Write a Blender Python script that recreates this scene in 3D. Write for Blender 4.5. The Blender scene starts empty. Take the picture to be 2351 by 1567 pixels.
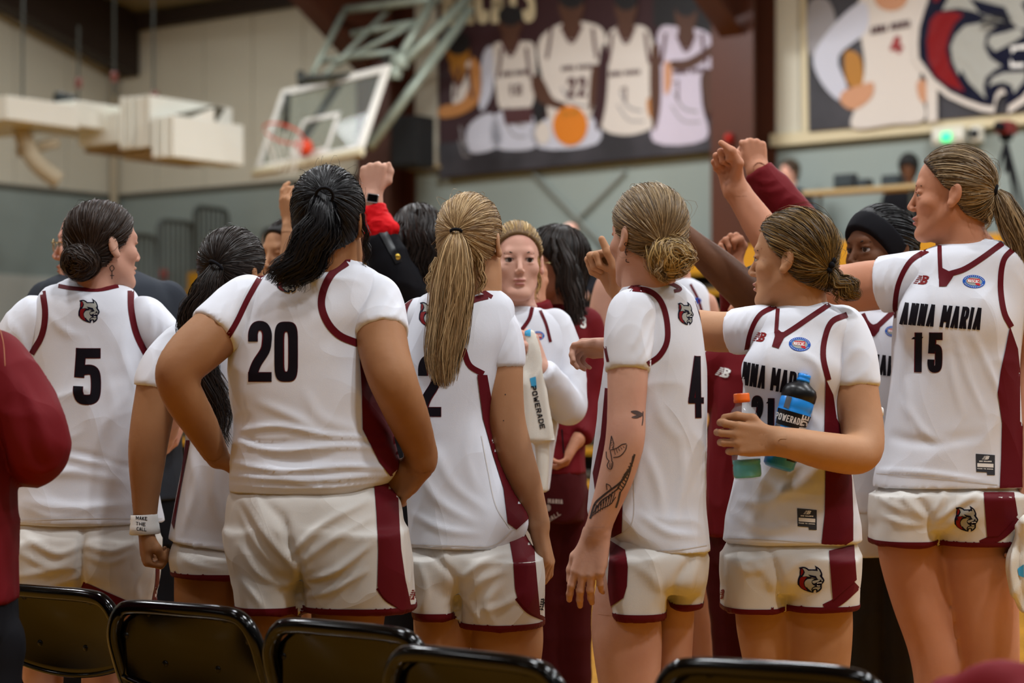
import bpy, math, random
import numpy as np
from mathutils import Vector, Matrix
from mathutils.bvhtree import BVHTree
from mathutils.geometry import delaunay_2d_cdt

scene = bpy.context.scene
COL = scene.collection
random.seed(7)
RNG = np.random.default_rng(7)

# ------------------------------------------------------------------ camera
F, CX, CY, HC = 4571.0, 1175.5, 890.0, 1.25      # focal length in px, principal column, horizon row, eye height
cd = bpy.data.cameras.new('camera'); cam = bpy.data.objects.new('camera', cd); COL.objects.link(cam)
cam.location = (0, 0, HC); cam.rotation_euler = (math.pi/2, 0, 0)
cd.sensor_width = 36.0; cd.lens = 36.0*F/2351.0; cd.shift_y = (CY-783.5)/2351.0
cd.clip_start = .1; cd.clip_end = 200
cd.dof.use_dof = True; cd.dof.focus_distance = 4.85; cd.dof.aperture_fstop = 2.7
scene.camera = cam
# ------------------------------------------------------------------ world, exposure
w = bpy.data.worlds.new('gym_air'); scene.world = w; w.use_nodes = True
w.node_tree.nodes['Background'].inputs[0].default_value = (.80, .82, .85, 1)
w.node_tree.nodes['Background'].inputs[1].default_value = .02
vs = scene.view_settings
vs.view_transform = 'Standard'; vs.look = 'None'; vs.gamma = 1.0; vs.exposure = .45; vs.use_curve_mapping = False
scene.cycles.use_denoising = True
scene.cycles.max_bounces = 5; scene.cycles.use_adaptive_sampling = True; scene.cycles.adaptive_threshold = .05; scene.cycles.diffuse_bounces = 2; scene.cycles.glossy_bounces = 3
scene.cycles.transmission_bounces = 6; scene.cycles.transparent_max_bounces = 8
scene.cycles.caustics_reflective = False; scene.cycles.caustics_refractive = False
# ------------------------------------------------------------------ the hall's own frame and its lamps
RC = np.array([-5.57, 27.9, 0.0]); RA = np.array([.805, -.593, 0.0]); RB = np.array([-.593, -.805, 0.0])
RANG = math.atan2(RA[1], RA[0])
def room(u, v, z=0.0): return RC + RA*u + RB*v + np.array([0, 0, z])
ROOF = 9.0
LAMP_W = 200.0
for i, u in enumerate((3.5, 9.5, 15.5, 21.5, 25.0)):
    for j, v in enumerate((3.5, 10.0, 16.5, 23.0, 29.5)):
        ld = bpy.data.lights.new('bay_light', 'AREA'); ld.shape = 'RECTANGLE'; ld.size = 1.3; ld.size_y = .45
        ld.energy = LAMP_W*(1.0, 1.0, 1.25, .28, .1)[j]*(.3, .9, 1.0, 1.0, 1.0)[i]; ld.color = (.93, .965, 1.0)
        lo = bpy.data.objects.new('bay_light', ld); COL.objects.link(lo)
        lo.location = room(u, v, 6.4+.25*min(v, 36-v)-.8); lo.rotation_euler = (0, 0, RANG)

# ------------------------------------------------------------------ helpers
def U(px, py, Y):
    return np.array([(px-CX)/F*Y, Y, HC-(py-CY)/F*Y])
def PX(V):
    return V[:, 0]/V[:, 1]*F+CX, CY-(V[:, 2]-HC)/V[:, 1]*F
def lin(c):
    if isinstance(c, str):
        c = c.lstrip('#'); c = [int(c[i:i+2], 16)/255 for i in (0, 2, 4)]
    return tuple((x/12.92 if x <= .04045 else ((x+.055)/1.055)**2.4) for x in c)
def norm(v):
    v = np.asarray(v, float); return v/(np.linalg.norm(v)+1e-12)

MATS = {}
def mat(name, col, rough=.6, metal=0.0, noise=0.0, nscale=20.0, col2=None, bump=0.0, bscale=300.0, sss=0.0, sheen=0.0, spec=.5,
        trans=0.0, ior=1.45, emit=0.0, coat=0.0, island=0.0, stretch=None, alpha=1.0, wrinkle=0.0):
    if name in MATS: return MATS[name]
    m = bpy.data.materials.new(name); MATS[name] = m; m.use_nodes = True
    nt = m.node_tree; b = nt.nodes['Principled BSDF']
    c = (*lin(col), 1)
    b.inputs['Base Color'].default_value = c
    b.inputs['Roughness'].default_value = rough; b.inputs['Metallic'].default_value = metal
    b.inputs['Specular IOR Level'].default_value = spec
    b.inputs['Transmission Weight'].default_value = trans; b.inputs['IOR'].default_value = ior
    b.inputs['Coat Weight'].default_value = coat; b.inputs['Sheen Weight'].default_value = sheen
    b.inputs['Alpha'].default_value = alpha
    if sss:
        b.inputs['Subsurface Weight'].default_value = sss
        b.inputs['Subsurface Radius'].default_value = (.012, .004, .002); b.inputs['Subsurface Scale'].default_value = 1.0
    if emit:
        b.inputs['Emission Color'].default_value = c; b.inputs['Emission Strength'].default_value = emit
    tc = nt.nodes.new('ShaderNodeTexCoord'); vec = tc.outputs['Object']
    if stretch:
        mp = nt.nodes.new('ShaderNodeMapping'); mp.inputs['Scale'].default_value = stretch
        nt.links.new(vec, mp.inputs['Vector']); vec = mp.outputs['Vector']
    if noise or col2 is not None or island:
        c2 = lin(col2) if col2 is not None else tuple(x*.55 for x in c[:3])
        mx = nt.nodes.new('ShaderNodeMix'); mx.data_type = 'RGBA'
        mx.inputs['A'].default_value = c; mx.inputs['B'].default_value = (*c2, 1)
        if island:
            g = nt.nodes.new('ShaderNodeNewGeometry')
            nt.links.new(g.outputs['Random Per Island'], mx.inputs['Factor'])
        else:
            nz = nt.nodes.new('ShaderNodeTexNoise'); nz.inputs['Scale'].default_value = nscale; nz.inputs['Detail'].default_value = 4
            mr = nt.nodes.new('ShaderNodeMapRange'); mr.inputs[1].default_value = .35; mr.inputs[2].default_value = .7
            mr.inputs[3].default_value = 0; mr.inputs[4].default_value = noise or 1.0
            nt.links.new(vec, nz.inputs['Vector']); nt.links.new(nz.outputs['Fac'], mr.inputs[0]); nt.links.new(mr.outputs[0], mx.inputs['Factor'])
        nt.links.new(mx.outputs['Result'], b.inputs['Base Color'])
    if bump:
        nb = nt.nodes.new('ShaderNodeTexNoise'); nb.inputs['Scale'].default_value = bscale; nb.inputs['Detail'].default_value = 3
        bp = nt.nodes.new('ShaderNodeBump'); bp.inputs['Strength'].default_value = bump; bp.inputs['Distance'].default_value = .002
        nt.links.new(vec, nb.inputs['Vector']); nt.links.new(nb.outputs['Fac'], bp.inputs['Height']); nt.links.new(bp.outputs['Normal'], b.inputs['Normal'])
        if wrinkle:
            nw = nt.nodes.new('ShaderNodeTexNoise'); nw.noise_type = 'RIDGED_MULTIFRACTAL'; nw.inputs['Scale'].default_value = 5.0; nw.inputs['Detail'].default_value = 1.4; nw.inputs['Roughness'].default_value = .5; nw.inputs['Offset'].default_value = .9; nw.inputs['Gain'].default_value = 1.6; nw.inputs['Distortion'].default_value = .2
            mp2 = nt.nodes.new('ShaderNodeMapping'); mp2.inputs['Rotation'].default_value = (.3, .5, .2); mp2.inputs['Scale'].default_value = (1.0, 1.0, .6)
            nt.links.new(tc.outputs['Object'], mp2.inputs['Vector']); nt.links.new(mp2.outputs['Vector'], nw.inputs['Vector'])
            b2 = nt.nodes.new('ShaderNodeBump'); b2.inputs['Strength'].default_value = wrinkle; b2.inputs['Distance'].default_value = .03
            nt.links.new(nw.outputs['Fac'], b2.inputs['Height']); nt.links.new(b2.outputs['Normal'], bp.inputs['Normal'])
    return m

def link(o, parent=None):
    COL.objects.link(o)
    if parent is not None:
        o.parent = parent
        pl = Vector((0, 0, 0)); q = parent
        while q is not None:
            pl += q.location; q = q.parent
        if parent.type == 'EMPTY': o.matrix_parent_inverse = Matrix.Translation(-pl)
    return o
def tag(o, label=None, cat=None, group=None, kind=None):
    if label: o['label'] = label
    if cat: o['category'] = cat
    if group: o['group'] = group
    if kind: o['kind'] = kind
    return o
def thing(name, label, cat, loc=(0, 0, 0), group=None):
    o = bpy.data.objects.new(name, None); COL.objects.link(o); o.location = tuple(float(x) for x in loc); o.empty_display_size = .1
    return tag(o, label, cat, group)
def mesh_np(name, V, polys, m=None, parent=None, smooth=True, kind=None):
    """V (n,3); polys: list of int arrays (k,3) or (k,4) -> one mesh object"""
    me = bpy.data.meshes.new(name)
    V = np.asarray(V, np.float32)
    polys = [np.asarray(p, np.int32) for p in polys if len(p)]
    nl = sum(p.size for p in polys); npoly = sum(len(p) for p in polys)
    me.vertices.add(len(V)); me.vertices.foreach_set('co', V.ravel())
    me.loops.add(nl); me.polygons.add(npoly)
    me.loops.foreach_set('vertex_index', np.concatenate([p.ravel() for p in polys]) if polys else np.zeros(0, np.int32))
    st = []; s = 0
    for p in polys:
        k = p.shape[1]; st.append(s+np.arange(len(p))*k); s += p.size
    if polys: me.polygons.foreach_set('loop_start', np.concatenate(st).astype(np.int32))
    if smooth: me.polygons.foreach_set('use_smooth', np.ones(npoly, bool))
    me.update(calc_edges=True)
    if m is not None: me.materials.append(m)
    o = bpy.data.objects.new(name, me); link(o, parent)
    if kind: o['kind'] = kind
    return o

class MB:
    """collects boxes, tubes, prisms into one mesh"""
    def __init__(s): s.v = []; s.f = []
    def add(s, V, faces):
        n = len(s.v); s.v += [tuple(map(float, p)) for p in V]; s.f += [tuple(i+n for i in f) for f in faces]; return s
    def box(s, c, half, ax=None):
        A = np.eye(3) if ax is None else np.array(ax, float)
        c = np.array(c, float); V = []
        for sx in (-1, 1):
            for sy in (-1, 1):
                for sz in (-1, 1): V.append(c+A[0]*half[0]*sx+A[1]*half[1]*sy+A[2]*half[2]*sz)
        return s.add(V, [(0, 1, 3, 2), (4, 6, 7, 5), (0, 4, 5, 1), (2, 3, 7, 6), (0, 2, 6, 4), (1, 5, 7, 3)])
    def tube(s, pts, r, n=8, cap=True, closed=False):
        P = np.array(pts, float); m = len(P)
        R = np.full(m, r) if np.isscalar(r) else np.array(r, float)
        T = np.gradient(P, axis=0) if not closed else np.roll(P, -1, 0)-np.roll(P, 1, 0)
        T /= np.linalg.norm(T, axis=1)[:, None]+1e-12
        a = np.array([0, 0, 1.0]) if abs(T[0][2]) < .9 else np.array([1.0, 0, 0])
        V = []
        x = norm(np.cross(a, T[0]))
        for i in range(m):
            x = norm(x-T[i]*np.dot(x, T[i])); y = np.cross(T[i], x)
            for k in range(n):
                t = 2*math.pi*k/n; V.append(P[i]+(x*math.cos(t)+y*math.sin(t))*R[i])
        fs = []
        for i in range(m if closed else m-1):
            j = (i+1) % m
            for k in range(n): fs.append((i*n+k, i*n+(k+1) % n, j*n+(k+1) % n, j*n+k))
        if cap and not closed: fs += [tuple(range(n-1, -1, -1)), tuple(range((m-1)*n, m*n))]
        return s.add(V, fs)
    def lathe(s, prof, c=(0, 0, 0), ax=None, n=28):
        A = np.eye(3) if ax is None else np.array(ax, float); c = np.array(c, float); V = []
        for r, z in prof:
            for k in range(n):
                t = 2*math.pi*k/n; V.append(c+A[0]*r*math.cos(t)+A[1]*r*math.sin(t)+A[2]*z)
        fs = [(i*n+k, i*n+(k+1) % n, (i+1)*n+(k+1) % n, (i+1)*n+k) for i in range(len(prof)-1) for k in range(n)]
        return s.add(V, fs)
    def prism(s, ring, d):
        R = np.array(ring, float); n = len(R); d = np.array(d, float)
        return s.add(list(R)+list(R+d), [tuple(range(n-1, -1, -1)), tuple(range(n, 2*n))]+[(i, (i+1) % n, n+(i+1) % n, n+i) for i in range(n)])
    def build(s, name, m=None, parent=None, smooth=False, bevel=0.0, kind=None):
        me = bpy.data.meshes.new(name); me.from_pydata(s.v, [], s.f); me.update()
        if smooth: me.polygons.foreach_set('use_smooth', [True]*len(me.polygons))
        if m is not None: me.materials.append(m)
        o = bpy.data.objects.new(name, me); link(o, parent)
        if kind: o['kind'] = kind
        if bevel:
            b = o.modifiers.new('bevel', 'BEVEL'); b.width = bevel; b.segments = 2; b.limit_method = 'ANGLE'
        return o

def catmull(P, n=6, closed=False):
    P = np.asarray(P, float)
    if len(P) < 3 and not closed: return np.array([P[0]+(P[-1]-P[0])*t for t in np.linspace(0, 1, n+1)])
    if closed: Q = np.vstack([P[-1], P, P[0], P[1]])
    else: Q = np.vstack([2*P[0]-P[1], P, 2*P[-1]-P[-2]])
    out = []
    for i in range(1, len(Q)-2):
        p0, p1, p2, p3 = Q[i-1:i+3]
        for t in np.arange(n)/n:
            out.append(.5*((2*p1)+(-p0+p2)*t+(2*p0-5*p1+4*p2-p3)*t*t+(-p0+3*p1-3*p2+p3)*t**3))
    if not closed: out.append(P[-1])
    return np.array(out)

def _h(ix, iy, iz):
    h = (ix.astype(np.int64)*374761393+iy.astype(np.int64)*668265263+iz.astype(np.int64)*2147483647) & 0xffffffff
    h = ((h ^ (h >> 13))*1274126177) & 0xffffffff
    h = h ^ (h >> 16)
    return (h & 0xffff)/32767.5-1.0
def vnoise(P):
    I = np.floor(P).astype(np.int64); f = P-I; f = f*f*f*(f*(f*6-15)+10)
    out = 0
    for a in (0, 1):
        for b in (0, 1):
            for c in (0, 1):
                wgt = (f[:, 0] if a else 1-f[:, 0])*(f[:, 1] if b else 1-f[:, 1])*(f[:, 2] if c else 1-f[:, 2])
                out = out+wgt*_h(I[:, 0]+a, I[:, 1]+b, I[:, 2]+c)
    return out

# ------------------------------------------------------------------ implicit bodies
def smin(a, b, k):
    if k <= 0: return np.minimum(a, b)
    h = np.maximum(k-np.abs(a-b), 0)/k
    return np.minimum(a, b)-h*h*k*.25
class Field:
    def __init__(s): s.pr = []
    def add(s, fn, lo, hi, k=.01, mode='u'):
        s.pr.append((fn, np.array(lo, float), np.array(hi, float), k, mode)); return s
    def cone(s, a, b, ra, rb, k=.01, squash=None, clip=None, mode='u'):
        a = np.array(a, float); b = np.array(b, float); ba = b-a; L2 = max(float(ba@ba), 1e-9)
        sn, sq = (norm(squash[0]), 1/squash[1]**2-1) if squash else (None, 0)
        cl = [(np.array(c, float), norm(n)) for c, n in (clip or [])]
        def fn(X, Y, Z):
            dx, dy, dz = X-a[0], Y-a[1], Z-a[2]
            t = np.clip((dx*ba[0]+dy*ba[1]+dz*ba[2])/L2, 0, 1)
            ox, oy, oz = dx-t*ba[0], dy-t*ba[1], dz-t*ba[2]
            q = ox*ox+oy*oy+oz*oz
            if sn is not None:
                c = ox*sn[0]+oy*sn[1]+oz*sn[2]; q = q+c*c*sq
            d = np.sqrt(q)-(ra+(rb-ra)*t)
            for c, n in cl: d = np.maximum(d, (X-c[0])*n[0]+(Y-c[1])*n[1]+(Z-c[2])*n[2])
            return d
        r = max(ra, rb)
        return s.add(fn, np.minimum(a, b)-r, np.maximum(a, b)+r, k, mode)
    def chain(s, pts, k=.008, sub=4, squash=None, clip_end=False, clip_start=False):
        """pts: (x,y,z,r) rows; smoothly interpolated"""
        Q = catmull(np.array(pts, float), sub) if len(pts) > 2 else np.array(pts, float)
        clips = []
        if clip_end: clips.append((Q[-1][:3], Q[-1][:3]-Q[-2][:3]))
        if clip_start: clips.append((Q[0][:3], Q[0][:3]-Q[1][:3]))
        for i in range(len(Q)-1):
            near = [c for c in clips]
            s.cone(Q[i][:3], Q[i+1][:3], Q[i][3], Q[i+1][3], k, squash, near)
        return s
    def ell(s, c, r, R=None, k=.01, mode='u'):
        c = np.array(c, float); r = np.array(r, float); R = np.eye(3) if R is None else np.array(R, float)   # rows = axes
        def fn(X, Y, Z):
            dx, dy, dz = X-c[0], Y-c[1], Z-c[2]
            q = 0; l = dx*dx+dy*dy+dz*dz
            for i in range(3):
                t = (dx*R[i][0]+dy*R[i][1]+dz*R[i][2])/r[i]; q = q+t*t
            q = np.sqrt(q)+1e-9
            return (q-1)*np.sqrt(l+1e-12)/q if min(r) > .03 else (q-1)*min(r)*1.1
        m = max(r); return s.add(fn, c-m, c+m, k, mode)
    def stack(s, rows, k=.02, e=2.4, mode='u', tilt=None):
        """rows: (z, cx, cy, rx, ry) any order"""
        R = np.array(sorted(rows, key=lambda r: r[0]), float)
        Q = catmull(R, 8); Q = Q[np.argsort(Q[:, 0])]
        z0, z1 = R[0, 0], R[-1, 0]
        def fn(X, Y, Z):
            cx, cy, rx, ry = (np.interp(Z, Q[:, 0], Q[:, i]) for i in (1, 2, 3, 4))
            dx, dy = X-cx, Y-cy
            q = ((np.abs(dx)/rx)**e+(np.abs(dy)/ry)**e)**(1/e)+1e-9
            d = (q-1)*np.sqrt(dx*dx+dy*dy+1e-9)/q
            zz0 = z0 if tilt is None else z0+tilt*(X-R[0, 1])
            return np.maximum(d, np.maximum(zz0-Z, Z-z1))
        lo = [(R[:, 1]-R[:, 3]).min(), (R[:, 2]-R[:, 4]).min(), z0-.02]; hi = [(R[:, 1]+R[:, 3]).max(), (R[:, 2]+R[:, 4]).max(), z1]
        if tilt: lo[2] -= .06
        return s.add(fn, np.array(lo)-.01, np.array(hi)+.01, k, mode)
    def plane_cut(s, c, n):
        c = np.array(c, float); n = norm(n)
        return s.add(lambda X, Y, Z: (X-c[0])*n[0]+(Y-c[1])*n[1]+(Z-c[2])*n[2], [-99]*3, [99]*3, 0, 'i')
    def bounds(s):
        us = [p for p in s.pr if p[4] == 'u']
        return np.min([p[1] for p in us], 0), np.max([p[2] for p in us], 0)
    @staticmethod
    def _comb(D, d, k, mode):
        if mode == 'u': return smin(D, d, k)
        if mode == 's': return -smin(-D, d, k)
        return np.maximum(D, d)
    def at(s, P):
        D = np.full(len(P), 1.0)
        for fn, lo, hi, k, mode in s.pr: D = s._comb(D, fn(P[:, 0], P[:, 1], P[:, 2]), k, mode)
        return D
    def grad(s, P, h=.002):
        G = np.stack([s.at(P+np.eye(3)[i]*h)-s.at(P-np.eye(3)[i]*h) for i in range(3)], 1)
        return G/(np.linalg.norm(G, axis=1)[:, None]+1e-12)
    def grid(s, h, lo=None, hi=None):
        b0, b1 = s.bounds()
        lo = b0-3*h if lo is None else np.maximum(np.array(lo), b0-3*h); hi = b1+3*h if hi is None else np.minimum(np.array(hi), b1+3*h)
        lo = np.floor(lo/h)*h
        n = np.ceil((hi-lo)/h).astype(int)+1
        ax = [(lo[i]+np.arange(n[i])*h).astype(np.float32) for i in range(3)]
        D = np.full(n, .2, np.float32)
        for fn, a, b, k, mode in s.pr:
            m = k+2*h
            i0 = [int(np.clip(np.floor((a[i]-m-lo[i])/h), 0, n[i])) for i in range(3)]
            i1 = [int(np.clip(np.ceil((b[i]+m-lo[i])/h)+1, 0, n[i])) for i in range(3)]
            if any(i1[i] <= i0[i] for i in range(3)): continue
            sl = tuple(slice(i0[i], i1[i]) for i in range(3))
            X = ax[0][sl[0]][:, None, None]; Y = ax[1][sl[1]][None, :, None]; Z = ax[2][sl[2]][None, None, :]
            D[sl] = s._comb(D[sl], fn(X, Y, Z), k, mode)
        return D, lo, h
    def mesh(s, h, lo=None, hi=None): return nets(*s.grid(h, lo, hi))
_E = [((0, 0, 0), (1, 0, 0)), ((0, 1, 0), (1, 1, 0)), ((0, 0, 1), (1, 0, 1)), ((0, 1, 1), (1, 1, 1)),
      ((0, 0, 0), (0, 1, 0)), ((1, 0, 0), (1, 1, 0)), ((0, 0, 1), (0, 1, 1)), ((1, 0, 1), (1, 1, 1)),
      ((0, 0, 0), (0, 0, 1)), ((1, 0, 0), (1, 0, 1)), ((0, 1, 0), (0, 1, 1)), ((1, 1, 0), (1, 1, 1))]
def nets(D, lo, h):
    S = D < 0
    c = S[:-1, :-1, :-1].astype(np.int8)
    for a in (0, 1):
        for b in (0, 1):
            for d in (0, 1):
                if a or b or d: c = c+S[a:a+S.shape[0]-1, b:b+S.shape[1]-1, d:d+S.shape[2]-1]
    I, J, K = np.nonzero((c > 0) & (c < 8))
    idx = np.full(c.shape, -1, np.int32); idx[I, J, K] = np.arange(len(I))
    acc = np.zeros((len(I), 3)); cnt = np.zeros(len(I))
    for p, q in _E:
        a = D[I+p[0], J+p[1], K+p[2]]; b = D[I+q[0], J+q[1], K+q[2]]
        m = (a < 0) != (b < 0)
        t = np.where(m, a/np.where(m, a-b, 1), 0)
        for x in range(3): acc[:, x] += np.where(m, p[x]+(q[x]-p[x])*t, 0)
        cnt += m
    V = (np.stack([I, J, K], 1)+acc/cnt[:, None])*h+lo
    Q = []
    for ax in range(3):
        o = [i for i in range(3) if i != ax]
        s0 = np.take(S, range(S.shape[ax]-1), ax); s1 = np.take(S, range(1, S.shape[ax]), ax)
        e = np.stack(np.nonzero(s0 != s1), 1)
        e = e[(e[:, o[0]] > 0) & (e[:, o[1]] > 0) & (e[:, o[0]] < S.shape[o[0]]-1) & (e[:, o[1]] < S.shape[o[1]]-1)]
        if not len(e): continue
        ins = s0[e[:, 0], e[:, 1], e[:, 2]]
        def cell(da, db):
            x = e.copy(); x[:, o[0]] += da; x[:, o[1]] += db; return idx[x[:, 0], x[:, 1], x[:, 2]]
        q = np.stack([cell(-1, -1), cell(0, -1), cell(0, 0), cell(-1, 0)], 1)
        flip = ins if ax != 1 else ~ins
        q[~flip] = q[~flip][:, ::-1]
        Q.append(q)
    return V, (np.concatenate(Q) if Q else np.zeros((0, 4), np.int32))

# ------------------------------------------------------------------ flat prints laid on cloth and skin
def ribbon(pts, w, n=6, smooth=True):
    P = catmull(pts, n) if smooth and len(pts) > 2 else np.array(pts, float)
    T = np.gradient(P, axis=0); T /= np.linalg.norm(T, axis=1)[:, None]+1e-9
    N = np.stack([-T[:, 1], T[:, 0]], 1)
    W = (np.interp(np.linspace(0, 1, len(P)), np.linspace(0, 1, len(w)), w) if np.ndim(w) else np.full(len(P), w))[:, None]/2
    return np.vstack([P+N*W, (P-N*W)[::-1]])
def rnd(P, n=4): return catmull(P, n, closed=True)
def _dens(R, step):
    out = []
    R = np.asarray(R, float)
    for i in range(len(R)):
        a, b = R[i], R[(i+1) % len(R)]; L = np.linalg.norm(b-a); k = max(1, int(L/step))
        for t in range(k): out.append(a+(b-a)*t/k)
    return np.array(out)
def _inside(P, R):
    x, y = P[:, 0], P[:, 1]; c = np.zeros(len(P), bool); n = len(R)
    for i in range(n):
        x1, y1 = R[i]; x2, y2 = R[(i+1) % n]
        if y1 == y2: continue
        m = ((y1 > y) != (y2 > y)) & (x < (x2-x1)*(y-y1)/(y2-y1)+x1); c ^= m
    return c
def triangulate(rings, step):
    rs = [_dens(r, step) for r in rings]
    V = [tuple(p) for r in rs for p in r]; faces = []; k = 0
    for r in rs: faces.append(list(range(k, k+len(r)))); k += len(r)
    A = np.vstack(rs); lo, hi = A.min(0), A.max(0)
    gx, gy = np.meshgrid(np.arange(lo[0]+step*.5, hi[0], step), np.arange(lo[1]+step*.5, hi[1], step))
    G = np.stack([gx.ravel(), gy.ravel()], 1)
    if len(G):
        ins = np.zeros(len(G), bool)
        for r in rs: ins ^= _inside(G, r)
        for r in rs:
            if ins.any():
                d = np.min(np.linalg.norm(G[:, None]-r[None], axis=2), 1); ins &= d > step*.45
        V += [tuple(p) for p in G[ins]]
    try:
        r = delaunay_2d_cdt([Vector(v) for v in V], [], faces, 2, 1e-4)
    except Exception:
        return np.zeros((0, 2)), np.zeros((0, 3), int)
    return np.array([tuple(v) for v in r[0]]), np.array([f for f in r[2] if len(f) == 3], int).reshape(-1, 3)
ORG = Vector((0, 0, HC))
def decal(name, shapes, bvh, m, parent, off=.0011, step=7, maxd=None, proj=None):
    """shapes: list of [ring, hole, ...] in photograph pixels, laid on the surface behind bvh"""
    VV = []; FF = []; n = 0
    for rings in shapes:
        P, T = triangulate(rings, step)
        if not len(T): continue
        W = np.zeros((len(P), 3)); ok = np.zeros(len(P), bool)
        for i, (x, y) in enumerate(P):
            d = Vector(((x-CX)/F, 1.0, -(y-CY)/F)).normalized()
            l, nn, _, _ = bvh.ray_cast(ORG, d)
            if l is not None:
                if nn.dot(d) > 0: nn = -nn
                nn = (nn-d*.8).normalized()
                W[i] = l+nn*off; ok[i] = True
            elif proj:
                l, nn, _, dd = bvh.find_nearest(Vector(U(x, y, proj)))
                if l is not None and dd < .035: W[i] = l+nn*off; ok[i] = True
        T = T[ok[T].all(1)]
        if maxd and len(T):
            e = np.max([np.abs(W[T[:, i], 1]-W[T[:, j], 1]) for i, j in ((0, 1), (1, 2), (0, 2))], 0); T = T[e < maxd]
        VV.append(W); FF.append(T+n); n += len(W)
    if not FF or not sum(len(f) for f in FF): return None
    V = np.vstack(VV); T = np.vstack(FF)
    used = np.unique(T); re = np.zeros(len(V), int); re[used] = np.arange(len(used))
    return mesh_np(name, V[used], [re[T]], m, parent)
def flip_to_cam(): pass

def bvh_of(*objs):
    V = []; P = []; n = 0
    for o in objs:
        me = o.data; a = np.zeros(len(me.vertices)*3, np.float32); me.vertices.foreach_get('co', a); a = a.reshape(-1, 3)
        V += [tuple(x) for x in a.tolist()]
        li = np.zeros(len(me.loops), np.int32); me.loops.foreach_get('vertex_index', li)
        ls = np.zeros(len(me.polygons), np.int32); me.polygons.foreach_get('loop_start', ls)
        P += [tuple(x) for x in (np.array(np.split(li, ls[1:]), dtype=object) if False else [li[a:b]+n for a, b in zip(ls, list(ls[1:])+[len(li)])])]
        n += len(a)
    return BVHTree.FromPolygons(V, [tuple(int(i) for i in p) for p in P])
# ------------------------------------------------------------------ people
def skin(name, c, c2=None): return mat('skin_'+name, c, rough=.58, noise=.6, nscale=9, col2=c2 or c, bump=.12, bscale=140, sss=.03, spec=.3)
SK = dict(tan=skin('tan', '#a67650', '#94623e'), fair=skin('fair', '#cf9f88', '#bd8470'), olive=skin('olive', '#c0906c', '#ad7850'),
          dark=skin('dark', '#5e3a22', '#70462a'), rosy=skin('rosy', '#dcab96', '#cf8f80'), warm=skin('warm', '#c98e70', '#b87858'))
def cloth(name, c, **k):
    a = dict(rough=.9, bump=.12, bscale=600, sheen=.0, spec=.12, wrinkle=.3); a.update(k); return mat('cloth_'+name, c, **a)
WHITE = cloth('white_jersey', '#e2e4ec', wrinkle=.26); WHITE2 = cloth('white_undershirt', '#e8eaf2', rough=.85, bump=.05, wrinkle=.32); SHORT = cloth('white_shorts', '#d9d4cd', wrinkle=.36)
MAROON = cloth('maroon', '#5e121b', rough=.55); MAROON2 = cloth('maroon_jacket', '#6e171e', rough=.65); MPANT = cloth('maroon_pants', '#451013', rough=.65)
BLACKC = cloth('black', '#17171b', rough=.8); INK = cloth('black_print', '#17131a', rough=.5); REDC = cloth('red_cuff', '#d8141c', rough=.6)
SUIT = cloth('charcoal_suit', '#34383f', rough=.8); TIGHT = cloth('dark_tights', '#2a2722', rough=.6)
NAVYP = cloth('navy_print', '#0f1026', rough=.5); GREYP = cloth('grey_print', '#a3a39c', rough=.5); REDP = cloth('dark_red_print', '#7c1416', rough=.5)
WP = cloth('white_print', '#eceae6', rough=.5); BLUEP = cloth('blue_print', '#1c55b4', rough=.5); LBLUEP = cloth('light_blue_print', '#5f8fcf', rough=.5)
REDL = cloth('red_print', '#c91f2a', rough=.5); TAGG = cloth('tag_grey', '#3c3e44', rough=.6); SKYP = cloth('sky_print', '#49a8d6', rough=.6)
TATT = mat('tattoo_ink', '#4d3b36', rough=.6); TATT2 = mat('tattoo_dark_ink', '#3a2c2a', rough=.6)
SHOE = cloth('shoe_white', '#d8d6d2', rough=.5)
def hairmat(name, a, b, rough=.42): return mat('hair_'+name, a, col2=b, island=1.0, rough=rough, spec=.3)
HM = dict(black=(hairmat('black', '#0b0a0c', '#1a181b', .42), mat('hair_black_base', '#0c0b0c', rough=.6)),
          brown=(hairmat('brown', '#21150e', '#3d2b1e'), mat('hair_brown_base', '#1c120c', rough=.6)),
          dbrown=(hairmat('dark_brown', '#150f0c', '#30241d', .42), mat('hair_dark_brown_base', '#120d0a', rough=.6)),
          blond=(hairmat('blond', '#6b4a26', '#d9b887'), mat('hair_blond_base', '#4b3519', rough=.6)),
          sandy=(hairmat('sandy', '#4d3a26', '#b89c74'), mat('hair_sandy_base', '#3b2b1a', rough=.6)),
          mixed=(hairmat('highlighted', '#1e150d', '#94723c'), mat('hair_highlighted_base', '#20160d', rough=.6)),
          fairb=(hairmat('golden', '#7a5a2c', '#dbb878'), mat('hair_golden_base', '#6a4d28', rough=.6)))
EYEW = mat('eye_white', '#b9b0aa', rough=.3); IRIS = mat('eye_iris', '#2a1a12', rough=.15)

class Head:
    def __init__(s, C, yaw, pitch=0, roll=0, k=1.0):
        y, p, r = (math.radians(a) for a in (yaw, pitch, roll))
        fw = np.array([math.sin(y), -math.cos(y), 0.0]); up = np.array([0, 0, 1.0]); sd = np.cross(up, fw)
        fw, up = fw*math.cos(p)+up*math.sin(p), up*math.cos(p)-fw*math.sin(p)
        sd, up = sd*math.cos(r)-up*math.sin(r), up*math.cos(r)+sd*math.sin(r)
        s.C = np.array(C, float); s.R = np.array([sd, fw, up]); s.k = k
    def L(s, *q): return s.C+s.R.T@np.array(q, float)*s.k
    def loc(s, P): return ((P-s.C)@s.R.T)/s.k

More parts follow.
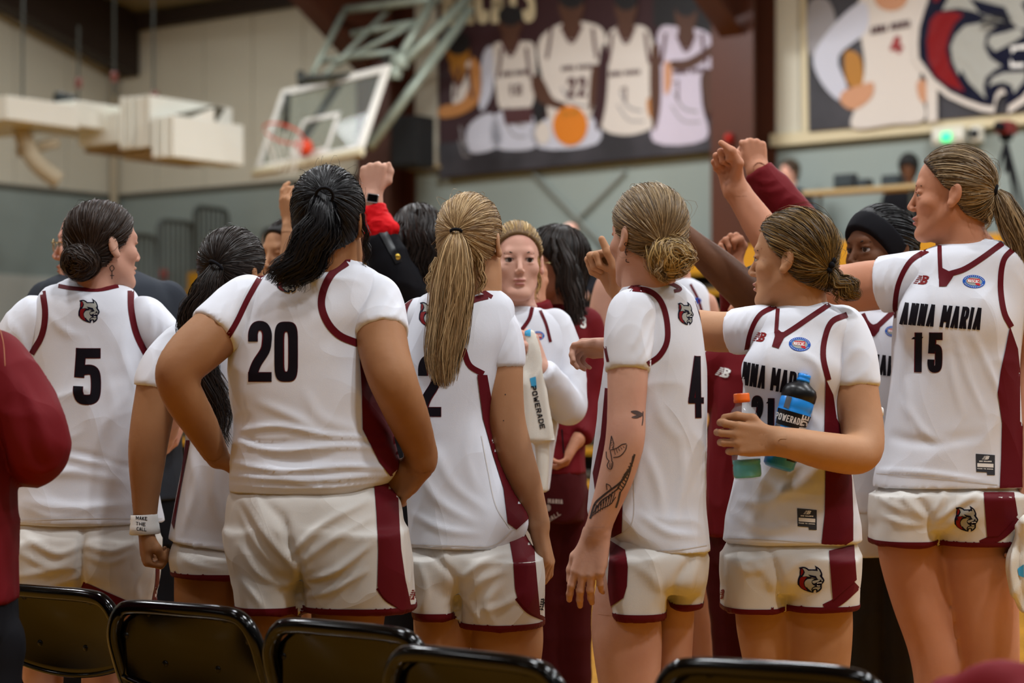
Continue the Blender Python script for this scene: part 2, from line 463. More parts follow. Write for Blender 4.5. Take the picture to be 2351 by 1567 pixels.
def strands_mesh(paths, width, taper=(1, 1, .35), out=None):
    """flat tapered strands; out: direction each strand faces"""
    N, M, _ = paths.shape
    T = np.gradient(paths, axis=1); T /= np.linalg.norm(T, axis=2)[:, :, None]+1e-9
    if out is None: out = RNG.normal(size=(N, 1, 3))+np.array([0, -1.2, .3])
    out = out+RNG.normal(size=(N, 1, 3))*.35
    X = np.cross(T, np.broadcast_to(out, paths.shape)); X /= np.linalg.norm(X, axis=2)[:, :, None]+1e-9
    w = (np.broadcast_to(width, (N,))[:, None]*np.interp(np.linspace(0, 1, M), np.linspace(0, 1, len(taper)), taper)[None])[:, :, None]*.5
    V = np.stack([paths-X*w, paths+X*w], 2).reshape(-1, 3)
    base = (np.arange(N)[:, None]*M+np.arange(M-1)[None]).ravel()*2
    return V, np.stack([base, base+1, base+3, base+2], 1)

class Garment:
    def __init__(s, p, name, m, h=.007, label=None):
        s.p, s.name, s.m, s.h, s.f, s.label, s.legs = p, name, m, h, Field(), label, []
    def stack(s, rows, k=.02, e=2.4, tilt=None, mode='u', leg=False):
        """rows: (py, xl, xr, dy, half_depth_m)"""
        out = []
        for py, xl, xr, dy, ry in rows:
            Y = s.p.Y+dy; a, b = U(xl, py, Y), U(xr, py, Y); z = a[2] if py < CY else U(xl, py, Y-ry*.93)[2]
            out.append((z, (a[0]+b[0])/2, Y, (b[0]-a[0])/2, ry))
        s.f.stack(out, k, e, mode, tilt); b = min(out, key=lambda r: r[0])
        if leg: s.legs.append((*b, tilt or 0.0))
        return s
    def sleeve(s, arm, end, grow=5, flare=2, start=0.0):
        grow += 1.5
        """a sleeve around the upper part of an arm chain, cut off at the pixel end"""
        A = np.array(arm, float); Q = catmull(A, 8); d = np.hypot(Q[:, 0]-end[0], Q[:, 1]-end[1]); n = int(np.argmin(d))
        Q = Q[int(start*n):n+1].copy(); t = np.linspace(0, 1, len(Q)); Q[:, 3] += grow+flare*t
        s.f.chain(s.p.pts([tuple(q) for q in Q]), .008, 1, None, True); return s
    def limb(s, pts, k=.008, clip_end=True, clip_start=False, sub=4, squash=None):
        s.f.chain(s.p.pts(pts), k, sub, squash, clip_end, clip_start); return s
    def blob(s, px, py, dy, r, k=.015, R=None, mode='u'):
        s.f.ell(U(px, py, s.p.Y+dy), r, R, k, mode); return s
    def build(s, wr=.003, sc=(9, 9, 4), folds=(), seed=0, parent=None, cuff=None):
        V, Q = s.f.mesh(s.h)
        if wr or folds:
            N = s.f.grad(V); d = np.zeros(len(V))
            if wr:
                W = V+.06*np.stack([vnoise(V*5+seed+9), vnoise(V*5+seed+33), vnoise(V*5+seed+71)], 1)
                a = vnoise(W*np.array(sc)+seed); b = vnoise(W*np.array(sc)*2.1+seed+50)
                d += wr*((1-np.abs(a))**3*1.3-.35+.4*b)
            if folds:
                x, y = PX(V); front = np.clip(-N[:, 1]*2.0+.3, 0, 1)
                for f in folds:
                    P, amp, wd = catmull(f[0], 5), f[1], f[2]; best = np.full(len(V), 1e9); tt = np.zeros(len(V))
                    for i in range(len(P)-1):
                        a, b = P[i], P[i+1]; ab = b-a; L = max(ab@ab, 1e-9)
                        t = np.clip(((x-a[0])*ab[0]+(y-a[1])*ab[1])/L, 0, 1)
                        q = (x-a[0]-t*ab[0])**2+(y-a[1]-t*ab[1])**2
                        m = q < best; best[m] = q[m]; tt[m] = (i+t[m])/(len(P)-1)
                    env = np.sin(np.clip(tt*.92+.04, 0, 1)*math.pi)**.6
                    d += amp*.001*np.exp(-best/wd**2)*env*front
            V = V+N*d[:, None]
        s.obj = mesh_np(s.name, V, [Q], s.m, parent or s.p.root)
        if s.label: s.obj['label'] = s.label
        s.bvh = BVHTree.FromPolygons(V.tolist(), Q.tolist()); s.V, s.Q = V, Q
        return s
    def hem(s, m, th=.019, name='hem_band'):
        """a coloured band around the foot of each leg of the shorts"""
        x, y, z = s.V.T
        for i, (zb, cx, cy, rx, ry, tl) in enumerate(s.legs):
            q = ((x-cx)/(rx+.012))**2+((y-cy)/(ry+.012))**2
            for o in s.legs:
                if o[1] != cx: q = np.where(abs(x-o[1])/o[3] < abs(x-cx)/rx, 9, q)
            ok = (z < zb+tl*(x-cx)+th) & (q < 1.25); Q = s.Q[ok[s.Q].all(1)]
            if not len(Q): continue
            used = np.unique(Q); re = np.zeros(len(s.V), int); re[used] = np.arange(len(used)); N = s.f.grad(s.V[used])
            mesh_np(name, s.V[used]+N*.0016, [re[Q]], m, s.obj)
        return s
    def print(s, name, shapes, m, off=.0011, step=6, label=None, maxd=.06):
        if name == 'side_panel': off = max(off, .0024)
        if len(shapes) > 1 and name.split('_')[-1] in ('trim', 'band', 'panel', 'stitch', 'stripe'):
            for q in shapes: s.print(name, [q], m, off, step, label, maxd)
            return None
        o = decal(name, shapes, s.bvh, m, s.obj, off, step, maxd, s.p.Y if s.p else None)
        if o and label: o['label'] = label
        return o

class Person:
    def __init__(s, Y, label, sk='fair', base=None, group=None):
        s.Y = Y; s.skin = SK[sk]; s.f = Field(); s.hi = []
        x = base if base is not None else 1175
        s.root = thing('person', label, 'person', ((x-CX)/F*Y, Y, 0), group)
    def w(s, px, py, dy=0.0): return U(px, py, s.Y+dy)
    def m(s, px): return px*s.Y/F
    def pts(s, P):
        out = []
        for q in P:
            if len(q) == 5: out.append(q[:4]); continue      # already world (x,y,z,r,flag)
            px, py, dy, r = q; Y = s.Y+dy; out.append((*U(px, py, Y), r*Y/F))
        return out
    def limb(s, P, k=.012, sub=4, squash=None):
        s.f.chain(s.pts(P), k, sub, squash); return s
    def torso(s, rows, shrink=.014):
        out = []
        for py, xl, xr, dy, ry in rows:
            Y = s.Y+dy; a, b = U(xl, py, Y), U(xr, py, Y); out.append((a[2], (a[0]+b[0])/2, Y, max((b[0]-a[0])/2-shrink, .02), max(ry-shrink, .02)))
        s.f.stack(out, .04, 2.2); return s
    def leg(s, P, dy=0.0, shoe=SHOE, kneez=.47, foot=None, thin=1.0):
        """P: visible thigh points in px; then knee, calf, ankle and a shoe on the floor"""
        Q = s.pts(P); x, y, z, r = Q[-1]
        Q = list(Q)
        if z > kneez+.06: Q.append((x, y, kneez, .054))
        Q += [(x, y+.005, kneez-.12, .052), (x, y+.01, .2, .037), (x, y+.01, .09, .033)]
        Q = [(*q[:3], q[3]*thin) for q in Q]
        s.f.chain(Q, .012, 4)
        fx, fy = foot if foot is not None else (0, 1)
        f = Field(); d = norm([fx, fy, 0])
        c = np.array([x, y+.01, 0]);
        f.cone(c+d*-.035+[0, 0, .045], c+d*.15+[0, 0, .032], .043, .036, .02).cone(c+[0, 0, .06], c+[0, 0, .105], .043, .042, .02)
        f.plane_cut([0, 0, .004], [0, 0, -1])
        V, T = f.mesh(.012); mesh_np('shoe', V, [T], shoe, s.root)
        return s
    def head(s, px, py, yaw, pitch=0, roll=0, k=1.0, dy=0.0, face=True, res=.0034, ears=True, nose=1.0, lid=.0):
        h = Head(s.w(px, py, dy), yaw, pitch, roll, k); s.hd = h; f = s.f; R = h.R
        def e(c, r, kk=.015, mode='u', RR=None): f.ell(h.L(*c), np.array(r)*k, R if RR is None else RR, kk*k, mode)
        def c(a, b, ra, rb, kk=.01): f.cone(h.L(*a), h.L(*b), ra*k, rb*k, kk*k)
        e((0, -.012, .035), (.073, .098, .088), .02)
        e((0, .026, -.035), (.058, .062, .085), .03)
        for q in (-1, 1):
            c((q*.048, 0, -.05), (q*.020, .064, -.099), .017, .016, .03)
            e((q*.041, .054, -.022), (.022, .022, .02), .02)
        e((0, .074, -.1), (.02, .018, .017), .02)
        c((0, -.03, -.03), (0, -.03, -.12), .052, .05, .03)
        if face:
            c((-.03, .073, .027), (.03, .073, .027), .0125, .0125, .014)
            for q in (-1, 1):
                e((q*.031, .095, .006), (.017, .015, .0115), .012, 's')
                e((q*.031, .0738, .0125-lid*.5), (.016, .0127, .0062+lid*.5), .004)
                e((q*.031, .0725, -.0055), (.015, .0115, .005), .004)
            c((0, .083, .014), (0, .1045*nose, -.027), .0062, .0085, .010)
            for q in (-1, 1): e((q*.0092, .0965, -.033), (.0066, .009, .0065), .006)
            e((0, .0885, -.0575), (.019, .0095, .006), .006); e((0, .087, -.0705), (.016, .0095, .0066), .006)
            e((0, .099, -.0648), (.020, .006, .0016), .003, 's')
        if ears:
            for q in (-1, 1):
                a = math.radians(14)*q; sd, fw, up = R
                RR = np.array([sd*math.cos(a)+fw*math.sin(a)*1, fw*math.cos(a)-sd*math.sin(a), up])
                RR[2] = norm(up-fw*.25); RR[1] = norm(np.cross(RR[2], RR[0]))
                e((q*.0800, -.016, -.002), (.0075, .0175, .029), .006, 'u', RR)
                e((q*.0895, -.010, .003), (.0075, .010, .016), .004, 's', RR)
                e((q*.080, -.004, -.027), (.007, .009, .010), .006)
        s.hi.append((h.C-np.array([.125, .125, .135])*k, h.C+.13*k, res)); return s
    def eyes(s, gaze=(0, 1, 0), brow=HM['brown'][1], lip='#a8605a', lash=True):
        h = s.hd; k = h.k
        for q in (-1, 1):
            c = h.L(q*.031, .0725, .004); m = MB(); A = h.R
            m.lathe([(1e-4, -.0125*k)]+[(.0125*k*math.sin(t), -.0125*k*math.cos(t)) for t in np.linspace(.3, math.pi-.3, 8)]+[(1e-4, .0125*k)], c, n=14)
            o = m.build('eye', EYEW, s.root, True)
            g = norm(A.T@np.array(gaze, float)); a1 = norm(np.cross(g, [0, 0, 1])); a2 = np.cross(a1, g)
            i = MB(); i.lathe([(.0068*k, .0108*k), (.0050*k, .0122*k), (1e-4, .0130*k)], c, [a1, a2, g], 12); i.build('iris', IRIS, o, True)
            b = MB(); b.tube([h.L(q*.014, .0865, .0225), h.L(q*.029, .0862, .0275), h.L(q*.047, .0715, .0245)], [.0014*k, .0022*k, .0009*k], 6); b.build('eyebrow', brow, s.root, True)
            if lash:
                b = MB(); b.tube([h.L(q*.017, .0835, .0068), h.L(q*.031, .0872, .0098), h.L(q*.045, .0785, .0065)], [.0009*k, .0016*k, .0012*k], 5); b.build('eyelash', IRIS, s.root, True)
        f = Field()
        f.ell(h.L(0, .0895, -.0580), np.array([.019, .0095, .0048])*k, h.R, .004); f.ell(h.L(0, .088, -.0705), np.array([.0155, .0095, .0058])*k, h.R, .004)
        f.ell(h.L(0, .100, -.0648), np.array([.020, .006, .0016])*k, h.R, .002, 's')
        V, Q = f.mesh(.0016); mesh_np('lips', V, [Q], mat('lips_'+lip[1:], lip, rough=.4), s.root)
    def hand(s, W, d, n, curl, thumb, right=True, k=1.0, spread=.06, res=.003, palmw=1.0):
        """W wrist (world), d towards the knuckles, n out of the palm"""
        d = norm(d); n = norm(np.array(n)-d*np.dot(n, d)); t = np.cross(d, n)*(1 if right else -1)
        A = np.array([t, d, n]); W = np.array(W, float)
        def L(q): return W+A.T@np.array(q, float)*k
        f = s.f; xs = np.array([.0285, .0095, -.0095, -.027])*palmw; ys = [.086, .090, .086, .077]; Ls = [.070, .078, .072, .056]; P = []
        for i in range(4):
            f.cone(L((xs[i]*.62, -.004, 0)), L((xs[i], ys[i]-.004, 0)), .0140*k, .0108*k, .012*k)
            a = 0.0; p = np.array([xs[i], ys[i], 0.0]); rr = [.0092, .0086, .0076, .0064] if i < 3 else [.0082, .0074, .0066, .0056]
            cu = curl[i] if isinstance(curl[0], (tuple, list)) else curl
            sp = spread*(1.5-i)*.8
            pts = [(*L(p), rr[0]*k)]
            for j, (ang, fr) in enumerate(zip(cu, (.44, .31, .25))):
                a += math.radians(ang)
                dr = norm(np.array([sp*math.cos(min(a, 1.57)), math.cos(a), math.sin(a)])); p = p+dr*Ls[i]*fr; pts.append((*L(p), rr[j+1]*k))
            for j in range(3): f.cone(pts[j][:3], pts[j+1][:3], pts[j][3], pts[j+1][3], .004*k)
            P += [q[:3] for q in pts]
        f.cone(L((.012, .012, .004)), L((.030, .050, .009)), .0145*k, .0115*k, .012*k)
        f.cone(L((-.018, .015, .006)), L((-.024, .055, .006)), .012*k, .011*k, .012*k)
        th = {'out': [(.022, .026, .006), (.047, .052, .012), (.060, .080, .014), (.066, .104, .012)],
              'up': [(.022, .026, .006), (.046, .050, .012), (.050, .086, .014), (.048, .118, .012)],
              'fist': [(.022, .026, .008), (.044, .056, .022), (.034, .080, .036), (.008, .082, .043)],
              'over': [(.022, .026, .008), (.044, .054, .020), (.044, .084, .030), (.030, .106, .034)],
              'in': [(.022, .026, .008), (.036, .052, .022), (.030, .075, .034), (.018, .092, .038)],
              'side': [(.022, .026, .006), (.040, .054, .012), (.044, .084, .016), (.042, .108, .016)]}[thumb] if isinstance(thumb, str) else thumb
        rr = [.0125, .0112, .0098, .0074]
        for j in range(3): f.cone(L(th[j]), L(th[j+1]), rr[j]*k, rr[j+1]*k, .006*k)
        P += [L(q) for q in th]+[W]
        P = np.array(P); s.hi.append((P.min(0)-.022, P.max(0)+.022, res)); s.hL = L
        return s
    def build(s, h=.0115):
        V, Q = s.f.mesh(h); VV = [V]; QQ = []; n = len(V); keep = np.ones(len(Q), bool)
        for lo, hi, hh in s.hi:
            ins = ((V > lo+h*1.0) & (V < hi-h*1.0)).all(1); keep &= ~ins[Q].all(1)
        QQ.append(Q[keep])
        for lo, hi, hh in s.hi:
            v, q = s.f.mesh(hh, lo, hi); VV.append(v); QQ.append(q+n); n += len(v)
        V = np.vstack(VV); Q = np.vstack(QQ)
        s.body = mesh_np('body', V, [Q], s.skin, s.root)
        s.bvh = BVHTree.FromPolygons(V.tolist(), Q.tolist()); return s
    def print(s, name, shapes, m, off=.0008, step=5, label=None, maxd=.04):
        o = decal(name, shapes, s.bvh, m, s.body, off, step, maxd)
        if o and label: o['label'] = label
        return o
    # ---- hair
    def hair(s, hm, grow=.010, cut=.014, n=900, tie=None, flow=None, width=.0022, extra=None, ear=True, jitter=.002, M=12, h=.006,
             vol=(1, 1, 1), tails=(), wisps=0, buns=(), sub=None, plane=(.8, -.6), cuts=None, nape=None):
        """cap over the skull plus combed strands; tie: (px,py) where the strands gather; tails: guide curves"""
        hd = s.hd; k = hd.k; f = Field(); R = hd.R
        f.ell(hd.L(0, -.012, .035), (np.array([.073, .098, .088])*np.array(vol)+grow)*k, R, .01)
        f.ell(hd.L(0, -.035, -.035), (np.array([.060, .068, .075])*np.array(vol)+grow*.7)*k, R, .03)
        f.plane_cut(hd.L(0, cut*plane[0], cut*plane[1]), R.T@np.array([0, plane[0], plane[1]]))
        if nape is not None: f.plane_cut(hd.L(0, -.06, nape), R.T@norm([0, .45, -1.0]))
        for c_, n_ in (cuts or []): f.plane_cut(hd.L(*c_), R.T@np.array(n_, float))
        if ear:
            for q in (-1, 1): f.ell(hd.L(q*.088, .002, -.012), np.array([.022, .026, .036])*k, R, .008, 's')
        if extra: extra(f, hd)
        V, Q = f.mesh(h); bv = BVHTree.FromPolygons(V.tolist(), Q.tolist()); C = hd.L(0, -.012, .02)
        VV = [V]; QQ = [Q]; mi = [np.zeros(len(Q), np.int32)]; nv = len(V)
        def put(P, wd, taper=(1, 1, .35), out=None):
            nonlocal nv
            v, q = strands_mesh(P, wd, taper, out); VV.append(v); QQ.append(q+nv); mi.append(np.ones(len(q), np.int32)); nv += len(v)
        if tie is not None and n:
            T = np.array(tie[:3]) if len(tie) == 3 else None
            if T is None:
                d = Vector(((tie[0]-CX)/F, 1, -(tie[1]-CY)/F)).normalized(); l, *_ = bv.ray_cast(ORG, d)
                T = np.array(l) if l is not None else s.w(*tie)
            s.tieP = T
            S = V[RNG.integers(0, len(V), n)]
            # favour strands that start far from the tie
            dist = np.linalg.norm(S-T, axis=1); S = np.vstack([S[dist > .05], S[dist > .11]])
            ds = (S-C); rs = np.linalg.norm(ds, axis=1); ds /= rs[:, None]; dt = norm(T-C)
            om = np.arccos(np.clip(ds@dt, -1, 1)); t = np.linspace(0, 1, M)[None, :]
            so = np.sin(om)[:, None]+1e-6
            D = (np.sin((1-t)*om[:, None])/so)[:, :, None]*ds[:, None]+(np.sin(t*om[:, None])/so)[:, :, None]*dt
            D /= np.linalg.norm(D, axis=2)[:, :, None]
            P = np.zeros_like(D); lift = RNG.uniform(0, .0035, len(S))+.0005
            for i in range(D.shape[0]):
                last = .1
                for j in range(M):
                    v = Vector(D[i, j]); l, nn, _, dd = bv.ray_cast(Vector(C+D[i, j]*.3), -v)
                    r = (.3-dd) if l is not None else last
                    last = r; P[i, j] = C+D[i, j]*(r+lift[i]*(1-.6*abs(2*j/(M-1)-1)))
            jt = RNG.normal(size=(len(S), 3))*jitter; ph = RNG.uniform(0, 6.28, len(S))
            P += (np.sin(t*3.14)*np.sin(t*5+ph[:, None]))[:, :, None]*jt[:, None]
            put(P, RNG.uniform(.6, 1.2, len(S))*width, (.6, 1, 1, .8), (P-C)/.1)
            if wisps:
                ii = RNG.integers(0, len(P), wisps); off = RNG.normal(size=(wisps, 1, 3))*.012
                W = P[ii]+off*(np.sin(np.linspace(0, 3.1, M))**2)[None, :, None]+np.array([0, 0, .004]); put(W, .0009)
        for tl in tails:
            v = s.tail(**tl); put(*v)
        for bn in buns: 
            for pk in s.bun(**bn): put(*pk)
        V = np.vstack(VV); Q = np.vstack(QQ)
        o = mesh_np('hair', V, [Q], hm[1], s.root); o.data.materials.append(hm[0])
        o.data.polygons.foreach_set('material_index', np.concatenate(mi)); o.data.update(); s.hairo = o
        return s
    def tail(s, guide, n=260, width=.0026, wave=.004, M=16, freq=3, dy=0.0, flat=.6, spread=1.0):
        """guide rows: (px, py, dy, radius_px)"""
        G = catmull(np.array(s.pts([(a, b, c+dy, r) for a, b, c, r in guide])), 8); tt = np.linspace(0, 1, len(G))
        n_ = n; t = np.linspace(0, 1, M); end = RNG.uniform(.78, 1.0, n_); a = RNG.uniform(0, 6.283, n_); r = np.sqrt(RNG.uniform(0.05, 1, n_))
        u = t[None]*end[:, None]
        P = np.stack([np.interp(u, tt, G[:, i]) for i in range(3)], 2); R = np.interp(u, tt, G[:, 3])
        T = norm(G[-1, :3]-G[0, :3]); X = norm(np.cross(T, [0, 1, 0])); Yv = np.array([0, 1.0, 0])
        ph = RNG.uniform(0, 6.28, n_); wv = wave*np.sin(u*freq*6.28+ph[:, None]*.5)*np.minimum(1, u*3)
        ang = a[:, None]+(u-.3)*RNG.normal(0, .5, n_)[:, None]
        out = X*np.cos(ang)[:, :, None]+Yv*np.sin(ang)[:, :, None]
        P = P+X*((np.cos(ang)*r[:, None]*R+wv)[:, :, None])+Yv*((np.sin(ang)*r[:, None]*R*flat)[:, :, None])
        return P, RNG.uniform(.7, 1.4, n_)*width, (.8, 1, 1, .3), out
    def bun(s, c, r, n=220, axis=None, width=.0024, loose=.004, M=18):
        """c (px,py,dy), r (rx,ry,rz) metres: coiled strands around a knot"""
        C = s.w(*c); r = np.array(r); out = []
        ax = norm(axis if axis is not None else [0, -1, .2]); x = norm(np.cross(ax, [0, 0, 1.0])); y = np.cross(ax, x)
        t = np.linspace(0, 1, M)[None]
        a0 = RNG.uniform(0, 6.28, n)[:, None]; arc = RNG.uniform(2.0, 4.6, n)[:, None]; th = np.arccos(RNG.uniform(-.3, .95, n))[:, None]
        an = a0+arc*t; th2 = th+.25*np.sin(an*2+a0)
        rad = RNG.uniform(.86, 1.06, n)[:, None]
        D = (np.sin(th2)*np.cos(an))[..., None]*x+(np.sin(th2)*np.sin(an))[..., None]*y+np.cos(th2)[..., None]*ax
        P = C+D*r*rad[..., None]+RNG.normal(size=(n, 1, 3))*loose*.5
        out.append((P, RNG.uniform(.7, 1.3, n)*width, (1, 1, .35), D))
        return out
    def tube(s, name, pts, r, m, n=8, closed=False):
        b = MB(); b.tube(pts, r, n, closed=closed); return b.build(name, m, s.root, True)
# ------------------------------------------------------------------ lettering and emblems as flat outlines
GL = {  # l: straight strokes, c: curved strokes; unit box, y down
 '0': [('o',)], 'O': [('o',)], 'D': [('l', (0, 0), (0, 1)), ('c', (0, 0), (.6, 0), (1, .2), (1, .8), (.6, 1), (0, 1))],
 '1': [('l', (.62, 0), (.62, 1)), ('l', (.05, .09), (.62, .02))],
 '2': [('c', (0, .3), (.02, .12), (.25, 0), (.75, 0), (1, .12), (1, .3), (.86, .48), (.3, .72), (.04, .9), (0, 1)), ('l', (0, 1), (1, 1))],
 '3': [('c', (0, .2), (.05, .06), (.3, 0), (.75, 0), (1, .12), (1, .36), (.8, .48), (.4, .5)), ('c', (.4, .5), (.8, .52), (1, .64), (1, .88), (.75, 1), (.3, 1), (.05, .94), (0, .8))],
 '4': [('l', (.72, 0), (.72, 1)), ('l', (.66, 0), (0, .72)), ('l', (0, .74), (1, .74))],
 '5': [('l', (1, 0), (.16, 0)), ('l', (.16, 0), (.08, .42)), ('c', (.06, .44), (.3, .37), (.8, .37), (1, .5), (1, .86), (.8, 1), (.2, 1), (0, .86), (0, .72))],
 '7': [('l', (0, 0), (1, 0)), ('l', (1, 0), (.35, 1))],
 'A': [('l', (0, 1), (.42, 0)), ('l', (.58, 0), (1, 1)), ('l', (.22, .68), (.78, .68))],
 'N': [('l', (0, 1), (0, 0)), ('l', (0, 0), (1, 1)), ('l', (1, 1), (1, 0))],
 'M': [('l', (0, 1), (0, 0)), ('l', (0, 0), (.5, .8)), ('l', (.5, .8), (1, 0)), ('l', (1, 0), (1, 1))],
 'R': [('l', (0, 0), (0, 1)), ('c', (0, 0), (.7, 0), (1, .1), (1, .4), (.7, .52), (0, .52)), ('l', (.5, .52), (1, 1))],
 'I': [('l', (.5, 0), (.5, 1))], 'L': [('l', (0, 0), (0, 1)), ('l', (0, 1), (1, 1))], 'T': [('l', (0, 0), (1, 0)), ('l', (.5, 0), (.5, 1))],
 'P': [('l', (0, 0), (0, 1)), ('c', (0, 0), (.7, 0), (1, .1), (1, .42), (.7, .54), (0, .54))],
 'B': [('l', (0, 0), (0, 1)), ('c', (0, 0), (.7, 0), (.95, .1), (.95, .38), (.7, .48), (0, .48)), ('c', (0, .48), (.75, .48), (1, .6), (1, .88), (.75, 1), (0, 1))],
 'W': [('l', (0, 0), (.25, 1)), ('l', (.25, 1), (.5, .2)), ('l', (.5, .2), (.75, 1)), ('l', (.75, 1), (1, 0))],
 'E': [('l', (0, 0), (0, 1)), ('l', (0, 0), (1, 0)), ('l', (0, .5), (.8, .5)), ('l', (0, 1), (1, 1))],
 'C': [('c', (1, .22), (.95, .05), (.6, 0), (.2, .05), (0, .3), (0, .7), (.2, .95), (.6, 1), (.95, .95), (1, .78))],
 'S': [('c', (1, .2), (.85, .02), (.4, 0), (.05, .1), (.05, .38), (.4, .5), (.8, .56), (1, .7), (.95, .92), (.6, 1), (.2, .98), (0, .8))],
  'H': [('l', (0, 0), (0, 1)), ('l', (1, 0), (1, 1)), ('l', (0, .5), (1, .5))],
 'K': [('l', (0, 0), (0, 1)), ('l', (1, 0), (0, .6)), ('l', (.3, .45), (1, 1))],
}
def glyph(ch, O, X, Y, w):
    """ch in the parallelogram O, O+X, O+Y (pixels), stroke w -> shapes"""
    O = np.array(O, float); X = np.array(X, float); Y = np.array(Y, float); lx, ly = np.linalg.norm(X), np.linalg.norm(Y)
    ix, iy = min(w/2/lx, .45), min(w/2/ly, .45)
    def M(p): return O+X*(ix+p[0]*(1-2*ix))+Y*(iy+p[1]*(1-2*iy))
    out = []
    for st in GL.get(ch, []):
        if st[0] == 'o':
            def rr(a, b, n=5):
                pts = []
                for cx_, cy_, s0 in ((1-a*1.0, 1-a*.5, 0), (a, 1-a*.5, 1), (a, a*.5, 2), (1-a, a*.5, 3)): pass
                return [O+X*(.5+(.5-b)*math.copysign(abs(math.cos(t))**.62, math.cos(t)))+Y*(.5+(.5-b*lx/ly)*math.copysign(abs(math.sin(t))**.36, math.sin(t))) for t in np.linspace(0, 2*math.pi, 40)[:-1]]
            b = w/lx; out.append([np.array(rr(0, 0)), np.array([O+X*(.5+(.5-b)*math.copysign(abs(math.cos(t))**.7, math.cos(t)))+Y*(.5+(.5-w*1.05/ly)*math.copysign(abs(math.sin(t))**.36, math.sin(t))) for t in np.linspace(0, 2*math.pi, 36)[:-1]])])
        elif st[0] == 'l':
            a, b = M(st[1]), M(st[2]); d = norm(b-a)*w/2
            horiz = abs(norm(b-a)@norm(X)) > .97; vert = abs(norm(b-a)@norm(Y)) > .985
            if horiz or vert: e = d
            else: e = d*0
            if horiz or vert: out.append([ribbon([a-e, b+e], w, smooth=False)])
            else:   # diagonal: cut level with the letter's top and foot
                hx = norm(X)*w*.5/max(.25, abs(norm(b-a)@np.array([-norm(X)[1], norm(X)[0]]))); vy = norm(Y)*w/2
                s = 1 if (b-a)@Y > 0 else -1
                a2 = a-vy*s*(1 if st[1][1] in (0, 1) else 0); b2 = b+vy*s*(1 if st[2][1] in (0, 1) else 0)
                out.append([np.array([a2-hx, a2+hx, b2+hx, b2-hx])])
        else:
            out.append([ribbon([M(p) for p in st[1:]], w, 5)])
    return out
def text(s, O, X, Y, w, gap=.22, widths=None, bow=0.0):
    """a line of capitals from O along X with letter height Y"""
    O = np.array(O, float); X = np.array(X, float); Y = np.array(Y, float)
    ad = [(widths or {}).get(c, {'I': .45, ' ': .5, 'M': 1.25, 'W': 1.3, '1': .75}.get(c, 1.0)) for c in s]
    tot = sum(ad)+gap*(len(s)-1); x = 0; out = []
    for c, a in zip(s, ad):
        m = (x+a/2)/tot; dy = bow*(4*(m-.5)**2)
        if c != ' ': out += glyph(c, O+X*(x/tot)+Y*dy, X*(a/tot), Y, w)
        x += a+gap
    return out
CAT = dict(
 navy=[(380, 325), (450, 305), (530, 292), (600, 300), (680, 335), (740, 388), (830, 390), (980, 388), (990, 340), (945, 240), (1010, 280), (1090, 330), (1160, 400), (1200, 490), (1225, 560), (1220, 650), (1270, 720), (1300, 790), (1280, 850), (1240, 910), (1205, 940), (1205, 1080), (1180, 1130), (1120, 1190), (1000, 1255), (1005, 1180), (985, 1140), (950, 1145), (920, 1180), (905, 1250), (820, 1240), (700, 1205), (580, 1160), (460, 1080), (390, 1000), (345, 950), (340, 860), (350, 760), (385, 660), (415, 590), (412, 500), (425, 410), (420, 370)],
 red=[[(465, 365), (520, 385), (548, 450), (540, 520), (510, 560), (490, 600), (455, 600), (460, 500)],
      [(430, 720), (480, 670), (600, 660), (680, 680), (610, 740), (570, 820), (550, 900), (580, 1000), (640, 1090), (690, 1160), (560, 1120), (470, 1060), (415, 960), (405, 850)]],
 grey=[[(510, 345), (580, 345), (660, 385), (720, 440), (860, 432), (1060, 452), (1035, 350), (1100, 400), (1165, 540), (1150, 595), (1115, 615), (1180, 710), (1245, 790), (1215, 835), (1150, 800), (1060, 850), (920, 910), (862, 862), (880, 812), (1000, 790), (1090, 765), (1055, 735), (900, 715), (800, 733), (860, 695), (760, 660), (640, 640), (520, 655), (560, 590), (600, 500), (570, 420)],
       [(790, 735), (690, 750), (620, 810), (585, 880), (600, 970), (650, 1060), (665, 1020), (720, 1100), (850, 1205), (830, 1130), (850, 1070), (920, 1020), (970, 1000), (880, 950), (838, 880), (850, 800), (940, 745)],
       [(870, 1130), (900, 1070), (980, 1042), (1155, 1037), (1140, 1090), (1060, 1170), (1045, 1120), (980, 1100), (910, 1110)]],
 eye=[[(720, 575), (850, 605), (995, 635), (1050, 745), (940, 705), (800, 670)], [(1100, 770), (1212, 768), (1165, 815)]],
 tooth=[[(1035, 880), (1190, 862), (1210, 892), (1075, 895), (1045, 922)], [(1033, 955), (1055, 985), (1145, 983), (1130, 1008), (1033, 1008)]])
def emblem(gar, x0, y0, x1, y1, shear=0.0, step=6, off=.0011, what='print', T=None):
    """cat-head emblem laid in the box x0,y0..x1,y1 (pixels)"""
    T = T or (lambda p: (x0+(p[0]-340)/960*(x1-x0)+shear*((p[1]-750)/1010)*(x1-x0), y0+(p[1]-240)/1015*(y1-y0)))
    q = lambda R: np.array([T(p) for p in R])
    gar.print('emblem_outline', [[q(CAT['navy'])]], NAVYP, off, step, 'navy cat head outline')
    gar.print('emblem_ruff', [[q(r)] for r in CAT['red']], REDP, off+.0006, step)
    gar.print('emblem_fur', [[q(r)] for r in CAT['grey']], GREYP, off+.0006, step)
    gar.print('emblem_eye', [[q(r)] for r in CAT['eye']], NAVYP, off+.0012, step)
    gar.print('emblem_teeth', [[q(r)] for r in CAT['tooth']], WP, off+.0012, step)
